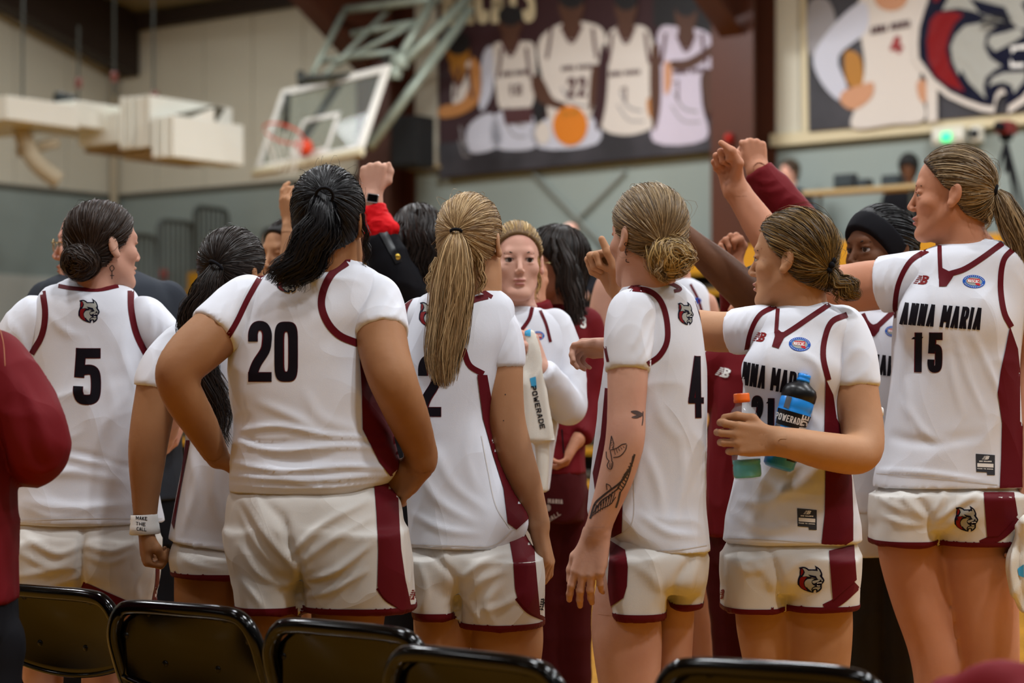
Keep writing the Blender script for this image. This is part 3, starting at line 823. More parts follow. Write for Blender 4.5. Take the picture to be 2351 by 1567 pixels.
def ellipse(cx, cy, rx, ry, a=0.0, n=36):
    t = np.linspace(0, 2*math.pi, n+1)[:-1]; c, s = math.cos(a), math.sin(a)
    x, y = rx*np.cos(t), ry*np.sin(t); return np.stack([cx+x*c-y*s, cy+x*s+y*c], 1)
def badge(gar, cx, cy, rx, ry, a=.08, off=.0011):
    gar.print('badge_rim', [[ellipse(cx, cy, rx, ry, a)]], BLUEP, off, 7, 'blue oval conference badge')
    gar.print('badge_ring', [[ellipse(cx, cy, rx*.76, ry*.70, a), ellipse(cx, cy, rx*.71, ry*.64, a)]], LBLUEP, off+.0005, 7)
    gar.print('badge_field', [[ellipse(cx, cy, rx*.70, ry*.62, a)]], GREYP, off+.0005, 7)
    c, s = math.cos(a), math.sin(a); W = lambda u, v: (cx+u*rx*c-v*ry*s, cy+u*rx*s+v*ry*c)
    gar.print('badge_state', [[np.array([W(-.62, .02), W(-.5, -.42), W(.3, -.42), W(.45, -.5), (W(.5, -.2)), W(.42, .1), W(.62, .5), W(.5, .58), W(.2, .5), W(.1, .2), W(-.55, .2)])]], REDL, off+.001, 7)
    gar.print('badge_letters', text('MASCAC', W(-.55, -.28), np.array(W(.42, -.28))-W(-.55, -.28), np.array(W(-.55, .22))-W(-.55, -.28), rx*.055, gap=.12), WP, off+.0015, 7)
    ring = []
    for i in range(26):
        t = -math.pi*.95+i*math.pi*.9/12 if i < 13 else .1*math.pi+(i-13)*math.pi*.8/12
        t = (-math.pi+.3+i*(math.pi-.6)/12) if i < 13 else (.45+(i-13)*(math.pi-.9)/12)
        p = W(.87*math.cos(t), .84*math.sin(t)); ring.append([ellipse(p[0], p[1], rx*.035, ry*.07, a, 6)])
    gar.print('badge_motto', ring, WP, off+.0006, 4)
def maker(gar, O, X, Y, m, off=.0011, name='maker_logo'):
    """slanted N of stripes with a solid B"""
    O, X, Y = (np.array(v, float) for v in (O, X, Y)); P = lambda u, v: O+X*u+Y*v
    sh = []
    for i in range(5):
        v = .06+i*.2; u0 = .36-v*.34; sh.append([np.array([P(u0, v), P(u0+.22, v), P(u0+.18, v+.1), P(u0-.04, v+.1)])])
    for i in range(5):
        v = .06+i*.2; sh.append([np.array([P(.40+.02*i, v), P(.56-.01*i, v), P(.54-.01*i, v+.12), P(.38+.02*i, v+.12)])])
    sh.append([np.array([P(.58, 0), P(.85, 0), P(1, .12), P(.97, .34), P(.86, .47), P(.92, .62), P(.84, .88), P(.66, 1), P(.30, 1), P(.36, .84), P(.5, .84), P(.56, .5), P(.60, .2)]),
               ribbon([P(.70, .25), P(.82, .26)], np.linalg.norm(Y)*.12, smooth=False), ribbon([P(.63, .68), P(.76, .69)], np.linalg.norm(Y)*.12, smooth=False)])
    gar.print(name, sh, m, off, 5)
def sizetag(gar, x0, y0, x1, y1, sk=0.0):
    P = lambda u, v: np.array([x0+(x1-x0)*u, y0+(y1-y0)*v+sk*u])
    gar.print('size_tag', [[np.array([P(0, 0), P(1, .05), P(1, 1.12), P(.6, 1.12), P(.58, .98), P(.03, .96)])]], TAGG, .0012, 6, 'grey size tag near the hem')
    maker(gar, P(.3, .1), P(.72, .1)-P(.3, .1), P(.3, .3)-P(.3, .1), WP, .0018, 'tag_logo')
    gar.print('tag_words', text('NEW BALANCE', P(.18, .36), P(.82, .36)-P(.18, .36), P(.18, .43)-P(.18, .36), 1.3)+text('MADE TO ORDER', P(.08, .76), P(.9, .78)-P(.08, .76), P(0, .05)-P(0, 0), .9), WP, .0018, 6)
    gar.print('tag_panel', [[np.array([P(.08, .5), P(.92, .52), P(.92, .72), P(.08, .7)])]], WP, .0018, 7)
# ------------------------------------------------------------------ the hall: floor, walls, roof, steel
RAX = np.array([RA, RB, [0, 0, 1.0]])
def roofz(v): return 6.4+.25*min(v, 36-v)
def node_floor():
    m = mat('court_wood', '#c8922f', rough=.22, coat=.4); nt = m.node_tree; b = nt.nodes['Principled BSDF']
    tc = nt.nodes.new('ShaderNodeTexCoord'); mp = nt.nodes.new('ShaderNodeMapping'); mp.inputs['Rotation'].default_value = (0, 0, -RANG)
    br = nt.nodes.new('ShaderNodeTexBrick'); br.inputs['Scale'].default_value = 1.0; br.inputs['Brick Width'].default_value = 1.1; br.inputs['Row Height'].default_value = .057
    br.inputs['Mortar Size'].default_value = .0009; br.inputs['Color1'].default_value = (*lin('#c48c30'), 1); br.inputs['Color2'].default_value = (*lin('#b27a20'), 1); br.inputs['Mortar'].default_value = (*lin('#8a5c1c'), 1)
    nt.links.new(tc.outputs['Object'], mp.inputs[0]); nt.links.new(mp.outputs[0], br.inputs['Vector']); nt.links.new(br.outputs['Color'], b.inputs['Base Color']); return m
UW, VW = 26.0, 36.0
MB().prism([room(-.3, -.3, -.1), room(UW+.3, -.3, -.1), room(UW+.3, VW+.3, -.1), room(-.3, VW+.3, -.1)][::-1], (0, 0, .1)).build('floor', node_floor(), kind='structure')
CREAM = mat('cladding_cream', '#cdc7b4', rough=.6, noise=.3, nscale=.6, col2='#c1b9a4'); GREYW = mat('wall_grey_paint', '#909a94', rough=.7, noise=.3, nscale=.8, col2='#879089')
DARKW = mat('wall_shadow_trim', '#57544a', rough=.7); BROWN = mat('steel_brown', '#4a2413', rough=.5, noise=.3, nscale=3, col2='#3c1c0f'); BEAM = mat('beam_dark', '#2a1d15', rough=.6)
ROOFM = mat('roof_liner', '#8f8468', rough=.8)
def rbox(name, u0, u1, v0, v1, z0, z1, m, parent=None, kind=None, bevel=0):
    return MB().box(room((u0+u1)/2, (v0+v1)/2, (z0+z1)/2), (abs(u1-u0)/2, abs(v1-v0)/2, abs(z1-z0)/2), RAX).build(name, m, parent, bevel=bevel, kind=kind)
SPLIT = 3.95
wb = rbox('wall_back', -.2, UW+.2, -.2, 0, 0, SPLIT, GREYW, kind='structure')
wl = rbox('wall_left', -.2, 0, 0, VW, 0, SPLIT, GREYW, kind='structure')
DKW = mat('wall_dark_fill_cut', '#4a4a47', rough=.8)  # unseen walls coloured dark to cut reflections and fill light
wr = rbox('wall_right', UW, UW+.2, 0, VW, 0, SPLIT, DKW, kind='structure')
wf = rbox('wall_front', -.2, UW+.2, VW, VW+.2, 0, SPLIT, DKW, kind='structure')
for k in range(29): rbox('panel', k*.9+.006, k*.9+.894, -.16, .04, SPLIT, roofz(0)+.1, CREAM, wb)
for k in range(40):
    v0 = k*.9; rbox('panel', -.16, .04, v0+.006, min(v0+.894, VW), SPLIT, roofz(v0+.45)+.2, CREAM, wl)
rbox('upper_wall', UW-.04, UW+.16, 0, VW, SPLIT, 11, DKW, wr); rbox('upper_wall', 0, UW, VW-.04, VW+.16, SPLIT, 7, DKW, wf); rbox('wainscot', -.02, .03, 0, VW, 0, 2.75, mat('wainscot_pale', '#c3c4bb', rough=.7), wl)
rbox('trim_1', 0, UW, 0, .05, SPLIT-.05, SPLIT, DARKW, kind='structure'); rbox('trim_2', 0, .05, 0, VW, SPLIT-.05, SPLIT, DARKW, kind='structure')  # dark strips colour in the shadow line under the cladding edge
m = MB()
for v0, v1 in ((-.3, 18), (18, VW+.3)):
    m.prism([room(-.3, v0, roofz(v0)), room(UW+.3, v0, roofz(v0)), room(UW+.3, v1, roofz(v1)), room(-.3, v1, roofz(v1))], (0, 0, .1))
m.build('ceiling', ROOFM, kind='structure')
rbox('trim_3', 0, UW, .0, .18, roofz(0)-.22, roofz(0)-.02, BEAM, kind='structure')
def ibar(name, u, m, label):
    t = thing(name, label, 'column', room(u, .3, 0))
    rbox('flange', u-.26, u+.26, .50, .54, 0, roofz(.5)-.2, m, t); rbox('flange', u-.26, u+.26, .02, .06, 0, roofz(.5)-.2, m, t); rbox('web', u-.02, u+.02, .06, .50, 0, roofz(.5)-.2, m, t)
    def slope(nm, du, dz0, dz1):
        MB().prism([room(u-du, .1, roofz(.1)-dz0-.9), room(u-du, 3.2, roofz(3.2)-dz0-.05), room(u-du, 18, roofz(18)-dz0), room(u-du, 18, roofz(18)-dz1), room(u-du, .1, roofz(.1)-dz1)], RA*du*2).build(nm, m, t)
    slope('rafter_web', .02, .55, .05)
    MB().prism([room(u-.14, .5, 5.0), room(u-.14, 3.2, roofz(3.2)-.62), room(u-.14, 18, roofz(18)-.58), room(u-.14, 18, roofz(18)-.54), room(u-.14, 3.2, roofz(3.2)-.58), room(u-.14, .5, 5.05)], RA*.28).build('rafter_flange', m, t)
    return t
ibar('steel_column', 10.25, BROWN, 'brown steel column between the two wall banners'); ibar('steel_column', 5.2, BROWN, 'brown steel column behind the basketball hoop')
ibar('steel_column', 15.3, BROWN, 'brown steel column beyond the picture on the back wall')
t = thing('roof_beam', 'dark sloping roof beam along the side wall near the corner', 'beam', room(.45, 0, 5.6))
MB().prism([room(.3, .1, 5.55), room(.3, 18, roofz(18)-.45), room(.3, 18, roofz(18)-.02), room(.3, .1, roofz(.1)-.05)], RA*.3).build('beam_web', BEAM, t)
def on(px, py, v):
    d = np.array([(px-CX)/F, 1, -(py-CY)/F]); o = np.array([0, 0, HC]); return o+d*((v-(o-RC)@RB)/(d@RB))
def onl(px, py, uu):
    d = np.array([(px-CX)/F, 1, -(py-CY)/F]); o = np.array([0, 0, HC]); return o+d*((uu-(o-RC)@RA)/(d@RA))
class Flat:
    """prints on a flat hanging on the back wall"""
    def __init__(s, v, parent): s.v, s.obj = v, parent; s.p = None
    def print(s, name, shapes, m, off=.0018, step=7, label=None, maxd=None):
        V = []; T = []; n = 0
        for r in shapes:
            P, t = triangulate(r, 400)
            if not len(t): continue
            V += [on(x, y, s.v+off*6) for x, y in P]; T.append(t+n); n += len(P)
        if not T: return None
        o = mesh_np(name, np.array(V), [np.vstack(T)], m, s.obj, smooth=False)
        if label: o['label'] = label
        return o
def sheet(name, ring, v, th, m, parent=None):
    R = np.array([on(x, y, v) for x, y in ring]); return MB().prism(list(R), RB*-th).build(name, m, parent)
def P_(name, c, **k): return mat('vinyl_'+name, c, rough=.6, **k)
VM = dict(maroon=P_('maroon', '#33161a'), smoke=P_('smoke', '#2b292d', col2='#47444a', noise=.8, nscale=2), white=P_('white', '#cfc6bd'), cool=P_('cool_white', '#bfc0cc'), brown=P_('brown', '#4f3122'), tan=P_('tan', '#b5793f'), ora=P_('orange', '#d0781c'), dk=P_('dark', '#191618'), cream=P_('cream', '#cdbf9c'), lil=P_('lilac', '#c6bccb'), num=P_('number', '#4c2a2c'), red=P_('red', '#9c2a2a'), grey=P_('grey', '#8f8b8d'), skin=P_('skin', '#c08a66'), gold=P_('gold', '#a8701c'))
# ---- large team banner
t = thing('team_banner', 'large wall banner of five basketball players and an orange ball', 'banner', on(1330, 380, .12))
sheet('banner_vinyl', [(1003, -60), (1632, -60), (1652, 346), (1008, 411)], .12, .03, VM['maroon'], t)
f = Flat(.13, t); R_ = lambda *q: [np.array(q, float)]; S_ = lambda *q: [rnd(q)]
f.print('print_smoke', [R_((1006, 330), (1120, 318), (1300, 300), (1500, 292), (1648, 270), (1651, 344), (1009, 408))], VM['smoke'], .001)
f.print('print_smoke', [R_((1500, -50), (1631, -50), (1640, 90), (1500, 60))], VM['dk'], .001)
f.print('print_letters', text('AMCATS', (1012, -60), (215, -8), (2, 118), 15, .18), VM['cream'], .002)
def player(j, arms, head, num, nm, leg=None, jm='white'):
    if leg: f.print('print_legs', [S_(*leg)], VM['cool'], .0015)
    f.print('print_jersey', [S_(*j)], VM[jm], .002)
    for c_, a in arms: f.print('print_arm', [S_(*a)], VM[c_], .0026)
    if head: f.print('print_head', [[ellipse(*head[:4])]], VM[head[4]], .0022)
    if head:
        hx, hy, hw, hh = head[:4]
        f.print('print_neck', [S_((hx-hw*.5, hy+hh*.5), (hx+hw*.5, hy+hh*.5), (hx+hw*.7, hy+hh+10), (hx, hy+hh+34), (hx-hw*.7, hy+hh+10))], VM[head[4]], .0024)
        f.print('print_collar', [[ribbon([(hx-hw*.8, hy+hh+4), (hx, hy+hh+40), (hx+hw*.8, hy+hh+2)], 6)]], VM['num'], .0028)
        f.print('print_hair', [[ellipse(hx, hy-hh*.45, hw*1.06, hh*.65)]], VM['dk'], .0026)
        J = np.array(j, float); x0, x1, y0 = J[:, 0].min(), J[:, 0].max(), J[:, 1].min()
        for sx, sg in ((x0+(x1-x0)*.16, 1), (x1-(x1-x0)*.14, -1)): f.print('print_armhole', [[ribbon([(sx+sg*6, y0+14), (sx+sg*2, y0+50), (sx-sg*4, y0+85)], 7)]], VM['num'], .0027)
        f.print('print_fold', [[ribbon([(x0+(x1-x0)*.35, y0+150), (x0+(x1-x0)*.5, y0+185), (x0+(x1-x0)*.75, y0+195)], 5)], [ribbon([(x0+(x1-x0)*.3, y0+180), (x0+(x1-x0)*.5, y0+215), (x0+(x1-x0)*.8, y0+218)], 4)]], VM['grey'], .0023)
    if num: f.print('print_number', text(num[0], (num[1], num[2]), (num[3], -2), (0, num[4]), num[3]*.2), VM['num'], .003)
    if nm: f.print('print_name', text('ANNA MARIA', (nm[0], nm[1]), (nm[2], -6), (0, 11), 3, .15), VM['num'], .003)
player([(1045, 165), (1080, 140), (1088, 200), (1075, 250), (1040, 240)], [('tan', [(1082, 130), (1105, 160), (1100, 230), (1060, 262), (1012, 270), (1010, 245), (1060, 232), (1078, 190)])], (1052, 118, 26, 40, 'gold'), None, None, [(1075, 290), (1130, 260), (1150, 330), (1080, 350)])
player([(1130, 110), (1160, 95), (1200, 95), (1228, 110), (1225, 230), (1200, 252), (1150, 250), (1138, 200)], [('cool', [(1108, 130), (1130, 110), (1132, 200), (1112, 250), (1100, 240)])], (1172, 52, 27, 36, 'brown'), ('12', 1168, 195, 30, 24), (1152, 165, 60), [(1140, 260), (1215, 255), (1235, 330), (1180, 345), (1130, 330)])
f.print('print_belt', [R_((1152, 250), (1222, 246), (1222, 280), (1160, 286))], VM['num'], .003)
player([(1235, 100), (1285, 55), (1340, 50), (1388, 75), (1385, 170), (1362, 250), (1340, 300), (1270, 300), (1250, 200)], [('brown', [(1222, 175), (1245, 180), (1270, 225), (1300, 238), (1290, 252), (1240, 235), (1222, 205)]), ('brown', [(1358, 160), (1378, 150), (1385, 180), (1365, 240), (1352, 250)])], (1312, 10, 30, 48, 'brown'), ('22', 1302, 178, 44, 46), (1288, 152, 76), [(1230, 280), (1360, 270), (1370, 330), (1240, 340)])
player([(1395, 80), (1440, 60), (1490, 70), (1505, 170), (1490, 250), (1500, 290), (1440, 310), (1380, 290), (1385, 200)], [('tan', [(1485, 230), (1508, 220), (1510, 250), (1492, 270)])], (1437, 15, 26, 44, 'brown'), ('1', 1424, 200, 20, 34), (1398, 165, 72))
player([(1510, 75), (1560, 62), (1630, 80), (1636, 165), (1610, 170), (1612, 240), (1620, 320), (1500, 325), (1510, 230)], [('brown', [(1540, 140), (1580, 135), (1640, 100), (1642, 120), (1585, 158), (1545, 158)]), ('skin', [(1525, 145), (1542, 150), (1540, 200), (1526, 215)]), ('brown', [(1612, 170), (1636, 165), (1632, 250), (1620, 255)])], (1575, 28, 26, 50, 'brown'), ('1', 1545, 185, 18, 46), (1545, 160, 80), None, 'lil')
f.print('print_shadow', [S_((1215, 120), (1240, 140), (1255, 230), (1235, 300), (1222, 240))], VM['dk'], .0019); f.print('print_shadow', [S_((1378, 120), (1396, 110), (1392, 230), (1375, 300), (1366, 260))], VM['maroon'], .0029); f.print('print_shadow', [S_((1496, 110), (1514, 110), (1516, 240), (1500, 300), (1492, 200))], VM['brown'], .0029)
f.print('print_ball', [[ellipse(1309, 288, 40, 46)]], VM['ora'], .0034); f.print('print_ball_mark', text('M', (1292, 255), (34, -4), (0, 16), 4), VM['gold'], .004)
f.print('print_emblem', [[ellipse(1246, 305, 18, 26)]], VM['white'], .003)
# ---- second banner with the cat emblem
t = thing('team_banner', 'framed wall banner with a long-sleeved athlete and cat head emblem', 'banner', on(2050, 290, .12))
sheet('banner_frame', [(1768, 308), (2600, 232), (2600, 262), (1768, 336)], .10, .06, VM['cream'], t)
sheet('banner_frame', [(1838, -60), (1852, -60), (1857, 300), (1842, 302)], .10, .06, VM['cream'], t)
sheet('banner_vinyl', [(1850, -60), (2600, -80), (2600, 235), (1857, 302)], .12, .03, VM['smoke'], t)
f = Flat(.13, t)
f.print('print_jersey', [S_((1960, 30), (2010, -40), (2120, -40), (2128, 120), (2110, 190), (2124, 272), (2050, 285), (1955, 292), (1975, 220), (1985, 150), (1975, 80))], VM['white'], .002)
f.print('print_sleeve', [S_((1930, 40), (1985, 5), (1990, 70), (1925, 130), (1945, 200), (1925, 230), (1880, 180), (1870, 120))], VM['cool'], .0026)
f.print('print_hand', [S_((1935, 210), (1975, 195), (2005, 190), (2000, 225), (1960, 252), (1930, 235))], VM['skin'], .003); f.print('print_hand', [S_((2105, 190), (2125, 185), (2126, 235), (2110, 225))], VM['skin'], .003)
f.print('print_neck', [[ellipse(2045, -5, 38, 30)]], VM['skin'], .003); f.print('print_athlete', [S_((1856, 10), (1900, 0), (1920, 60), (1900, 130), (1858, 120))], VM['grey'], .0015); f.print('print_athlete', [S_((1940, 120), (1975, 130), (1980, 200), (1945, 190))], VM['gold'], .0015)
f.print('print_name', text('ANNA MARIA', (1998, 62), (92, -18), (0, 18), 4, .15), VM['num'], .003); f.print('print_number', text('4', (2042, 85), (30, -4), (2, 40), 9), VM['red'], .003)
f.print('print_divider', [R_((2125, -60), (2150, -60), (2152, 278), (2128, 280))], VM['white'], .004)
ET = lambda p: (2108+(p[0]-340)*.305, 244-(1250-p[1])*.37)
cen = np.array(ET((820, 760))); f.print('emblem_ring', [[np.array([cen+(np.array(ET(p))-cen)*1.085 for p in CAT['navy']])]], VM['white'], .005)
emblem(f, 0, 0, 0, 0, off=.006, T=ET)
f.print('emblem_whiskers', [[ribbon([(2250, 40+i*9), (2285, 32+i*9), (2320, 36+i*8)], 2.5)] for i in range(4)], VM['dk'], .011)
# ---- loudspeaker, lamps and boxes on the wall
t = thing('loudspeaker', 'black loudspeaker hung on the wall beside the brown column', 'speaker', on(948, 378, .8))
c = on(948, 327, .80); MB().box(c, (.20, .17, .30), RAX).build('cabinet', mat('speaker_black', '#0d0e0e', rough=.7), t, bevel=.02); MB().box(c+RB*.175, (.18, .008, .27), RAX).build('grille', mat('speaker_grille', '#151617', rough=.9, bump=.4, bscale=400), t); MB().box(c-RB*.21+[0, 0, -.28], (.22, .045, .02), RAX).build('bracket', mat('speaker_bracket', '#8d7a55', rough=.6), t)
t = thing('emergency_light', 'white emergency light with a green indicator under the framed banner', 'light', on(2180, 330, .1))
c = on(2180, 312, .12); MB().box(c, (.17, .06, .09), RAX).build('housing', mat('lamp_plastic', '#d8d4c6', rough=.5), t, bevel=.015)
for q in (-.12, .12): MB().lathe([(.05, 0), (.06, .05), (.05, .07), (1e-4, .075)], c+RA*q+[0, 0, -.02], [RA, [0, 0, 1], RB], 16).build('lamp_head', mat('lamp_plastic', '#d8d4c6'), t, True)
MB().box(on(2172, 314, .20), (.05, .01, .045), RAX).build('indicator', mat('green_led', '#2fe58a', emit=1.2), t, bevel=.01)
t = thing('wall_camera', 'small white dome camera beside the emergency light', 'camera', on(2243, 320, .1)); c = on(2243, 308, .14); MB().box(c, (.06, .06, .08), RAX).build('housing', mat('lamp_plastic', '#d8d4c6'), t, bevel=.02); MB().lathe([(.05, 0), (.045, .03), (.02, .05), (1e-4, .052)], c+RB*.06, [RA, [0, 0, 1], RB], 14).build('dome', mat('camera_dome', '#26282a', rough=.2), t, True)
t = thing('alarm_lamp', 'small red lamp on the brown column beside the large banner', 'lamp', on(1676, 335, .6)); c = on(1676, 318, .58); MB().box(c, (.035, .03, .06), RAX).build('housing', mat('alarm_red', '#7e140c', rough=.4), t, bevel=.01); MB().lathe([(.035, 0), (.033, .03), (1e-4, .045)], c+RB*.04, [RA, [0, 0, 1], RB], 12).build('lens', mat('alarm_red_lens', '#a81c0e', emit=.1), t, True)
t = thing('brace_rods', 'crossed grey brace rods on the lower back wall', 'brace', on(1330, 520, .05))
for a, b in (((1225, 398), (1420, 600)), ((1435, 392), (1230, 600))): MB().tube([on(*a, .05), on(*b, .05)], .022, 8).build('rod', mat('brace_grey', '#85887f', rough=.6), t, True)
# ---- raised hoop
W = np.array([1.27, -1.2, .09]); H = np.array([.28, .3, .95]); W *= 1.83/np.linalg.norm(W); H *= 1.07/np.linalg.norm(H); wv, hv = norm(W), norm(H); nv = norm(np.cross(wv, hv)); nv = nv if nv[1] < 0 else -nv
C0 = U(737, 276, 22.6); X_ = [wv, hv, nv]
t = thing('basketball_hoop', 'folded-up glass backboard with orange rim hanging before the wall', 'hoop', C0)
WM = mat('board_white', '#e6e2d8', rough=.4); PIPE = mat('pipe_galvanised', '#98a192', rough=.45, metal=.3, noise=.5, nscale=6, col2='#6f776e'); PIPEK = mat('pipe_dark', '#3a3d37', rough=.6)
for s_, n_ in ((1, 'frame_bar'), (-1, 'frame_bar')): MB().box(C0+hv*s_*.50, (.915, .045, .02), X_).build(n_, WM, t); MB().box(C0+wv*s_*.875, (.045, .46, .02), X_).build(n_, WM, t)
MB().box(C0, (.83, .46, .006), X_).build('glass', mat('board_glass', '#dfe8e0', rough=.05, trans=.85, ior=1.1, spec=.3), t)
for a, b in (((-.3, -.42), (.3, -.42)), ((-.3, .03), (.3, .03)), ((-.3, -.42), (-.3, .03)), ((.3, -.42), (.3, .03))):
    A, B = C0+wv*a[0]+hv*a[1], C0+wv*b[0]+hv*b[1]; MB().box((A+B)/2+nv*.012, (np.linalg.norm(B-A)/2+.025, .025, .004), [norm(B-A), norm(np.cross(nv, B-A)), nv]).build('target_line', WM, t)
ORM = mat('rim_orange', '#e2431a', rough=.4); rc = C0-hv*.40+nv*.42
MB().tube([rc+(wv*math.cos(a)+nv*math.sin(a))*.23 for a in np.linspace(0, 2*math.pi, 33)[:-1]], .012, 8, closed=True).build('rim', ORM, t, True)
MB().lathe([(1e-4, -.10)]+[(.10*math.sin(a), -.10*math.cos(a)) for a in np.linspace(.3, 2.84, 8)]+[(1e-4, .10)], C0-hv*.40+nv*.10, X_, 16).build('rim_bracket', ORM, t, True)
for k in range(12):
    a = k/12*6.283; MB().tube([rc+(wv*math.cos(a)+nv*math.sin(a))*.23, rc+(wv*math.cos(a+.3)+nv*math.sin(a+.3))*.17-np.array([0, 0, .22]), rc+(wv*math.cos(a)+nv*math.sin(a))*.12-np.array([0, 0, .4])], .006, 4).build('net_cord', WM, t)
MB().box(C0-hv*.545, (.93, .04, .035), X_).build('edge_pad', mat('pad_cream', '#cfc4a4', rough=.7), t)
def rod(a, b, r=.035, dark=False, n='strut'): MB().tube([U(a[0], a[1], a[2]-1.4), U(b[0], b[1], b[2]-1.4)], r, 8).build(n, PIPEK if dark else PIPE, t, True)
rod((716, 172, 24.1), (795, 18, 24.9)); rod((740, 178, 24.1), (905, 10, 24.9), .03); rod((795, 22, 24.9), (1010, -4, 24.4), .05); rod((810, 78, 24.8), (960, 52, 24.3), .045); rod((735, 140, 24.3), (905, 118, 24.0)); rod((700, 190, 24.2), (905, 165, 23.9)); rod((915, 138, 23.9), (1000, -10, 24.4), .05); rod((905, 165, 23.9), (1085, -15, 24.4), .06); rod((848, 338, 23.8), (1080, 20, 24.4), .06); rod((770, 150, 24.2), (985, 35, 24.3)); rod((850, 95, 24.6), (905, 160, 23.9), .03, True)
rod((660, 215, 24.1), (655, 300, 24.2), .04, True); rod((780, 190, 24.15), (690, 330, 24.15), .05, True); rod((868, 190, 24.0), (838, 340, 23.9), .04, True); rod((692, 192, 24.1), (690, 168, 24.2), .05, True); rod((690, 180, 24.1), (870, 170, 23.9), .035, True)
MB().lathe([(.09, -.09), (.11, 0), (.09, .09), (1e-4, .1)], U(918, 140, 22.45), n=12).build('pivot', PIPE, t, True); MB().lathe([(.07, -.08), (.09, 0), (.07, .08), (1e-4, .09)], U(906, 166, 22.45), n=12).build('pivot', PIPE, t, True)
MB().tube([U(1000, -10, 23.0), U(1010, -260, 23.0)], .05, 8).build('hanger', PIPE, t, True); MB().tube([U(1085, -15, 23.0), U(1090, -260, 23.0)], .05, 8).build('hanger', PIPE, t, True)
# ---- air handling unit near the corner
t = thing('air_handler', 'white air handling unit and ducts hung near the corner', 'duct', U(250, 350, 23))
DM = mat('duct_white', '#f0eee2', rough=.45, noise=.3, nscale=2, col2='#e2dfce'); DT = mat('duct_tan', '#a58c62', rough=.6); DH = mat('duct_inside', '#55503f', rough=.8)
def dbox(n, x0, y0, x1, y1, Y, D, m=DM): 
    a, b = U(x0, y0, Y), U(x1, y1, Y); L = max((b[0]-a[0]-D*.593*0)/.805, .05); return MB().box((a+b)/2+RB*-D/2, (L/2, D/2, abs(a[2]-b[2])/2), RAX).build(n, m, t, bevel=.01)
dbox('duct', -220, 232, 40, 286, 21.6, 1.0); dbox('duct', 40, 236, 180, 294, 22.4, .9); dbox('mixing_box', 172, 262, 278, 332, 22.6, 1.2); dbox('fan_box', 268, 222, 350, 340, 22.3, 1.3); dbox('coil_box', 345, 266, 402, 362, 22.0, 1.1)
for k in range(4): dbox('stiffener', 276+k*19, 222, 280+k*19, 340, 22.25, .03)
for k in range(3): dbox('stiffener', 350+k*20, 268, 354+k*20, 360, 21.95, .03)
dbox('drain_pan', 180, 332, 350, 344, 22.7, 1.2, DT); dbox('drain_pan', 275, 343, 380, 362, 22.4, 1.0, DT)  # tan slabs along the undersides of the white boxes
a = [U(402, 275, 22), U(402, 340, 22)]; hd_ = [U(495, 244, 22.6), U(495, 350, 22.6), U(402, 338, 21.9), U(402, 282, 21.9)]
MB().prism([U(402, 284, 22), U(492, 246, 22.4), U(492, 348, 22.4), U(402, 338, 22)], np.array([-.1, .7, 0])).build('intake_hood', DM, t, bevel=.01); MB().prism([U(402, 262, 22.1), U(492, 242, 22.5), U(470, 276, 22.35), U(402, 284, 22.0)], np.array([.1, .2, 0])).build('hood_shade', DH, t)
for x, y0, y1 in ((52, -40, 232), (180, 60, 232), (262, -40, 218), (352, -40, 226)): MB().tube([U(x, y0, 22.6), U(x, y1, 22.6)], .014, 6).build('hanger_rod', PIPEK, t)
for x, y in ((180, 192), (262, 178), (356, 222)): MB().tube([U(x, y-12, 22.6), U(x, y+10, 22.6)], .04, 8).build('spring_hanger', mat('spring_red', '#6b3328', rough=.6), t, True)
for x, y in ((138, 228), (160, 234)): MB().lathe([(1e-4, -.09), (.07, -.07), (.08, 0), (.07, .07), (1e-4, .09)], U(x, y, 22.4), n=10).build('motor', mat('motor_black', '#1d2422', rough=.5), t, True)
MB().tube(catmull([U(48, 290, 21.9), U(60, 330, 21.9), U(85, 375, 21.9), U(135, 415, 22)], 6), .1, 10).build('drain_hose', mat('hose_beige', '#b3a68c', rough=.6), t, True); MB().tube([U(40, 350, 22), U(135, 325, 22)], .06, 8).build('pipe', mat('hose_beige', '#b3a68c'), t, True)
MB().tube([room(.12, .12, 6.2), room(.12, .12, 2.2)], .06, 10).build('downpipe', mat('hose_beige', '#b3a68c'), thing('corner_pipe', 'beige pipe running down the corner of the hall', 'pipe', room(.12, .12, 2.2)), True)
# ---- bleachers along the back wall
t = thing('bleachers', 'stepped bleachers with golden wooden boards along the back wall', 'bleachers', room(14, 3, 0))
GOLD = mat('bleacher_gold', '#c08a1e', rough=.4, noise=.4, nscale=5, col2='#a8741a', stretch=(1, 1, 1)); RIS = mat('bleacher_riser', '#3c372e', rough=.7)
U0, U1 = 2.9, 25.5
rbox('platform', U0, U1, .58, 1.4, 2.62, 2.70, GOLD, t); rbox('front_board', U0, U1, 1.38, 1.42, 2.45, 2.70, GOLD, t); rbox('understructure', U0+.05, U1, .58, 1.36, 0, 2.62, RIS, t)
for i in range(10):
    z = 2.45-.24*i; v0 = 1.4+.62*i
    if z < .25: break
    rbox('seat_board', U0, U1, v0+.02, v0+.32, z-.05, z, GOLD, t); rbox('step_board', U0, U1, v0+.32, v0+.62, z-.22, z-.18, RIS, t); rbox('riser', U0+.03, U1, v0, v0+.06, 0, z-.05, RIS, t)
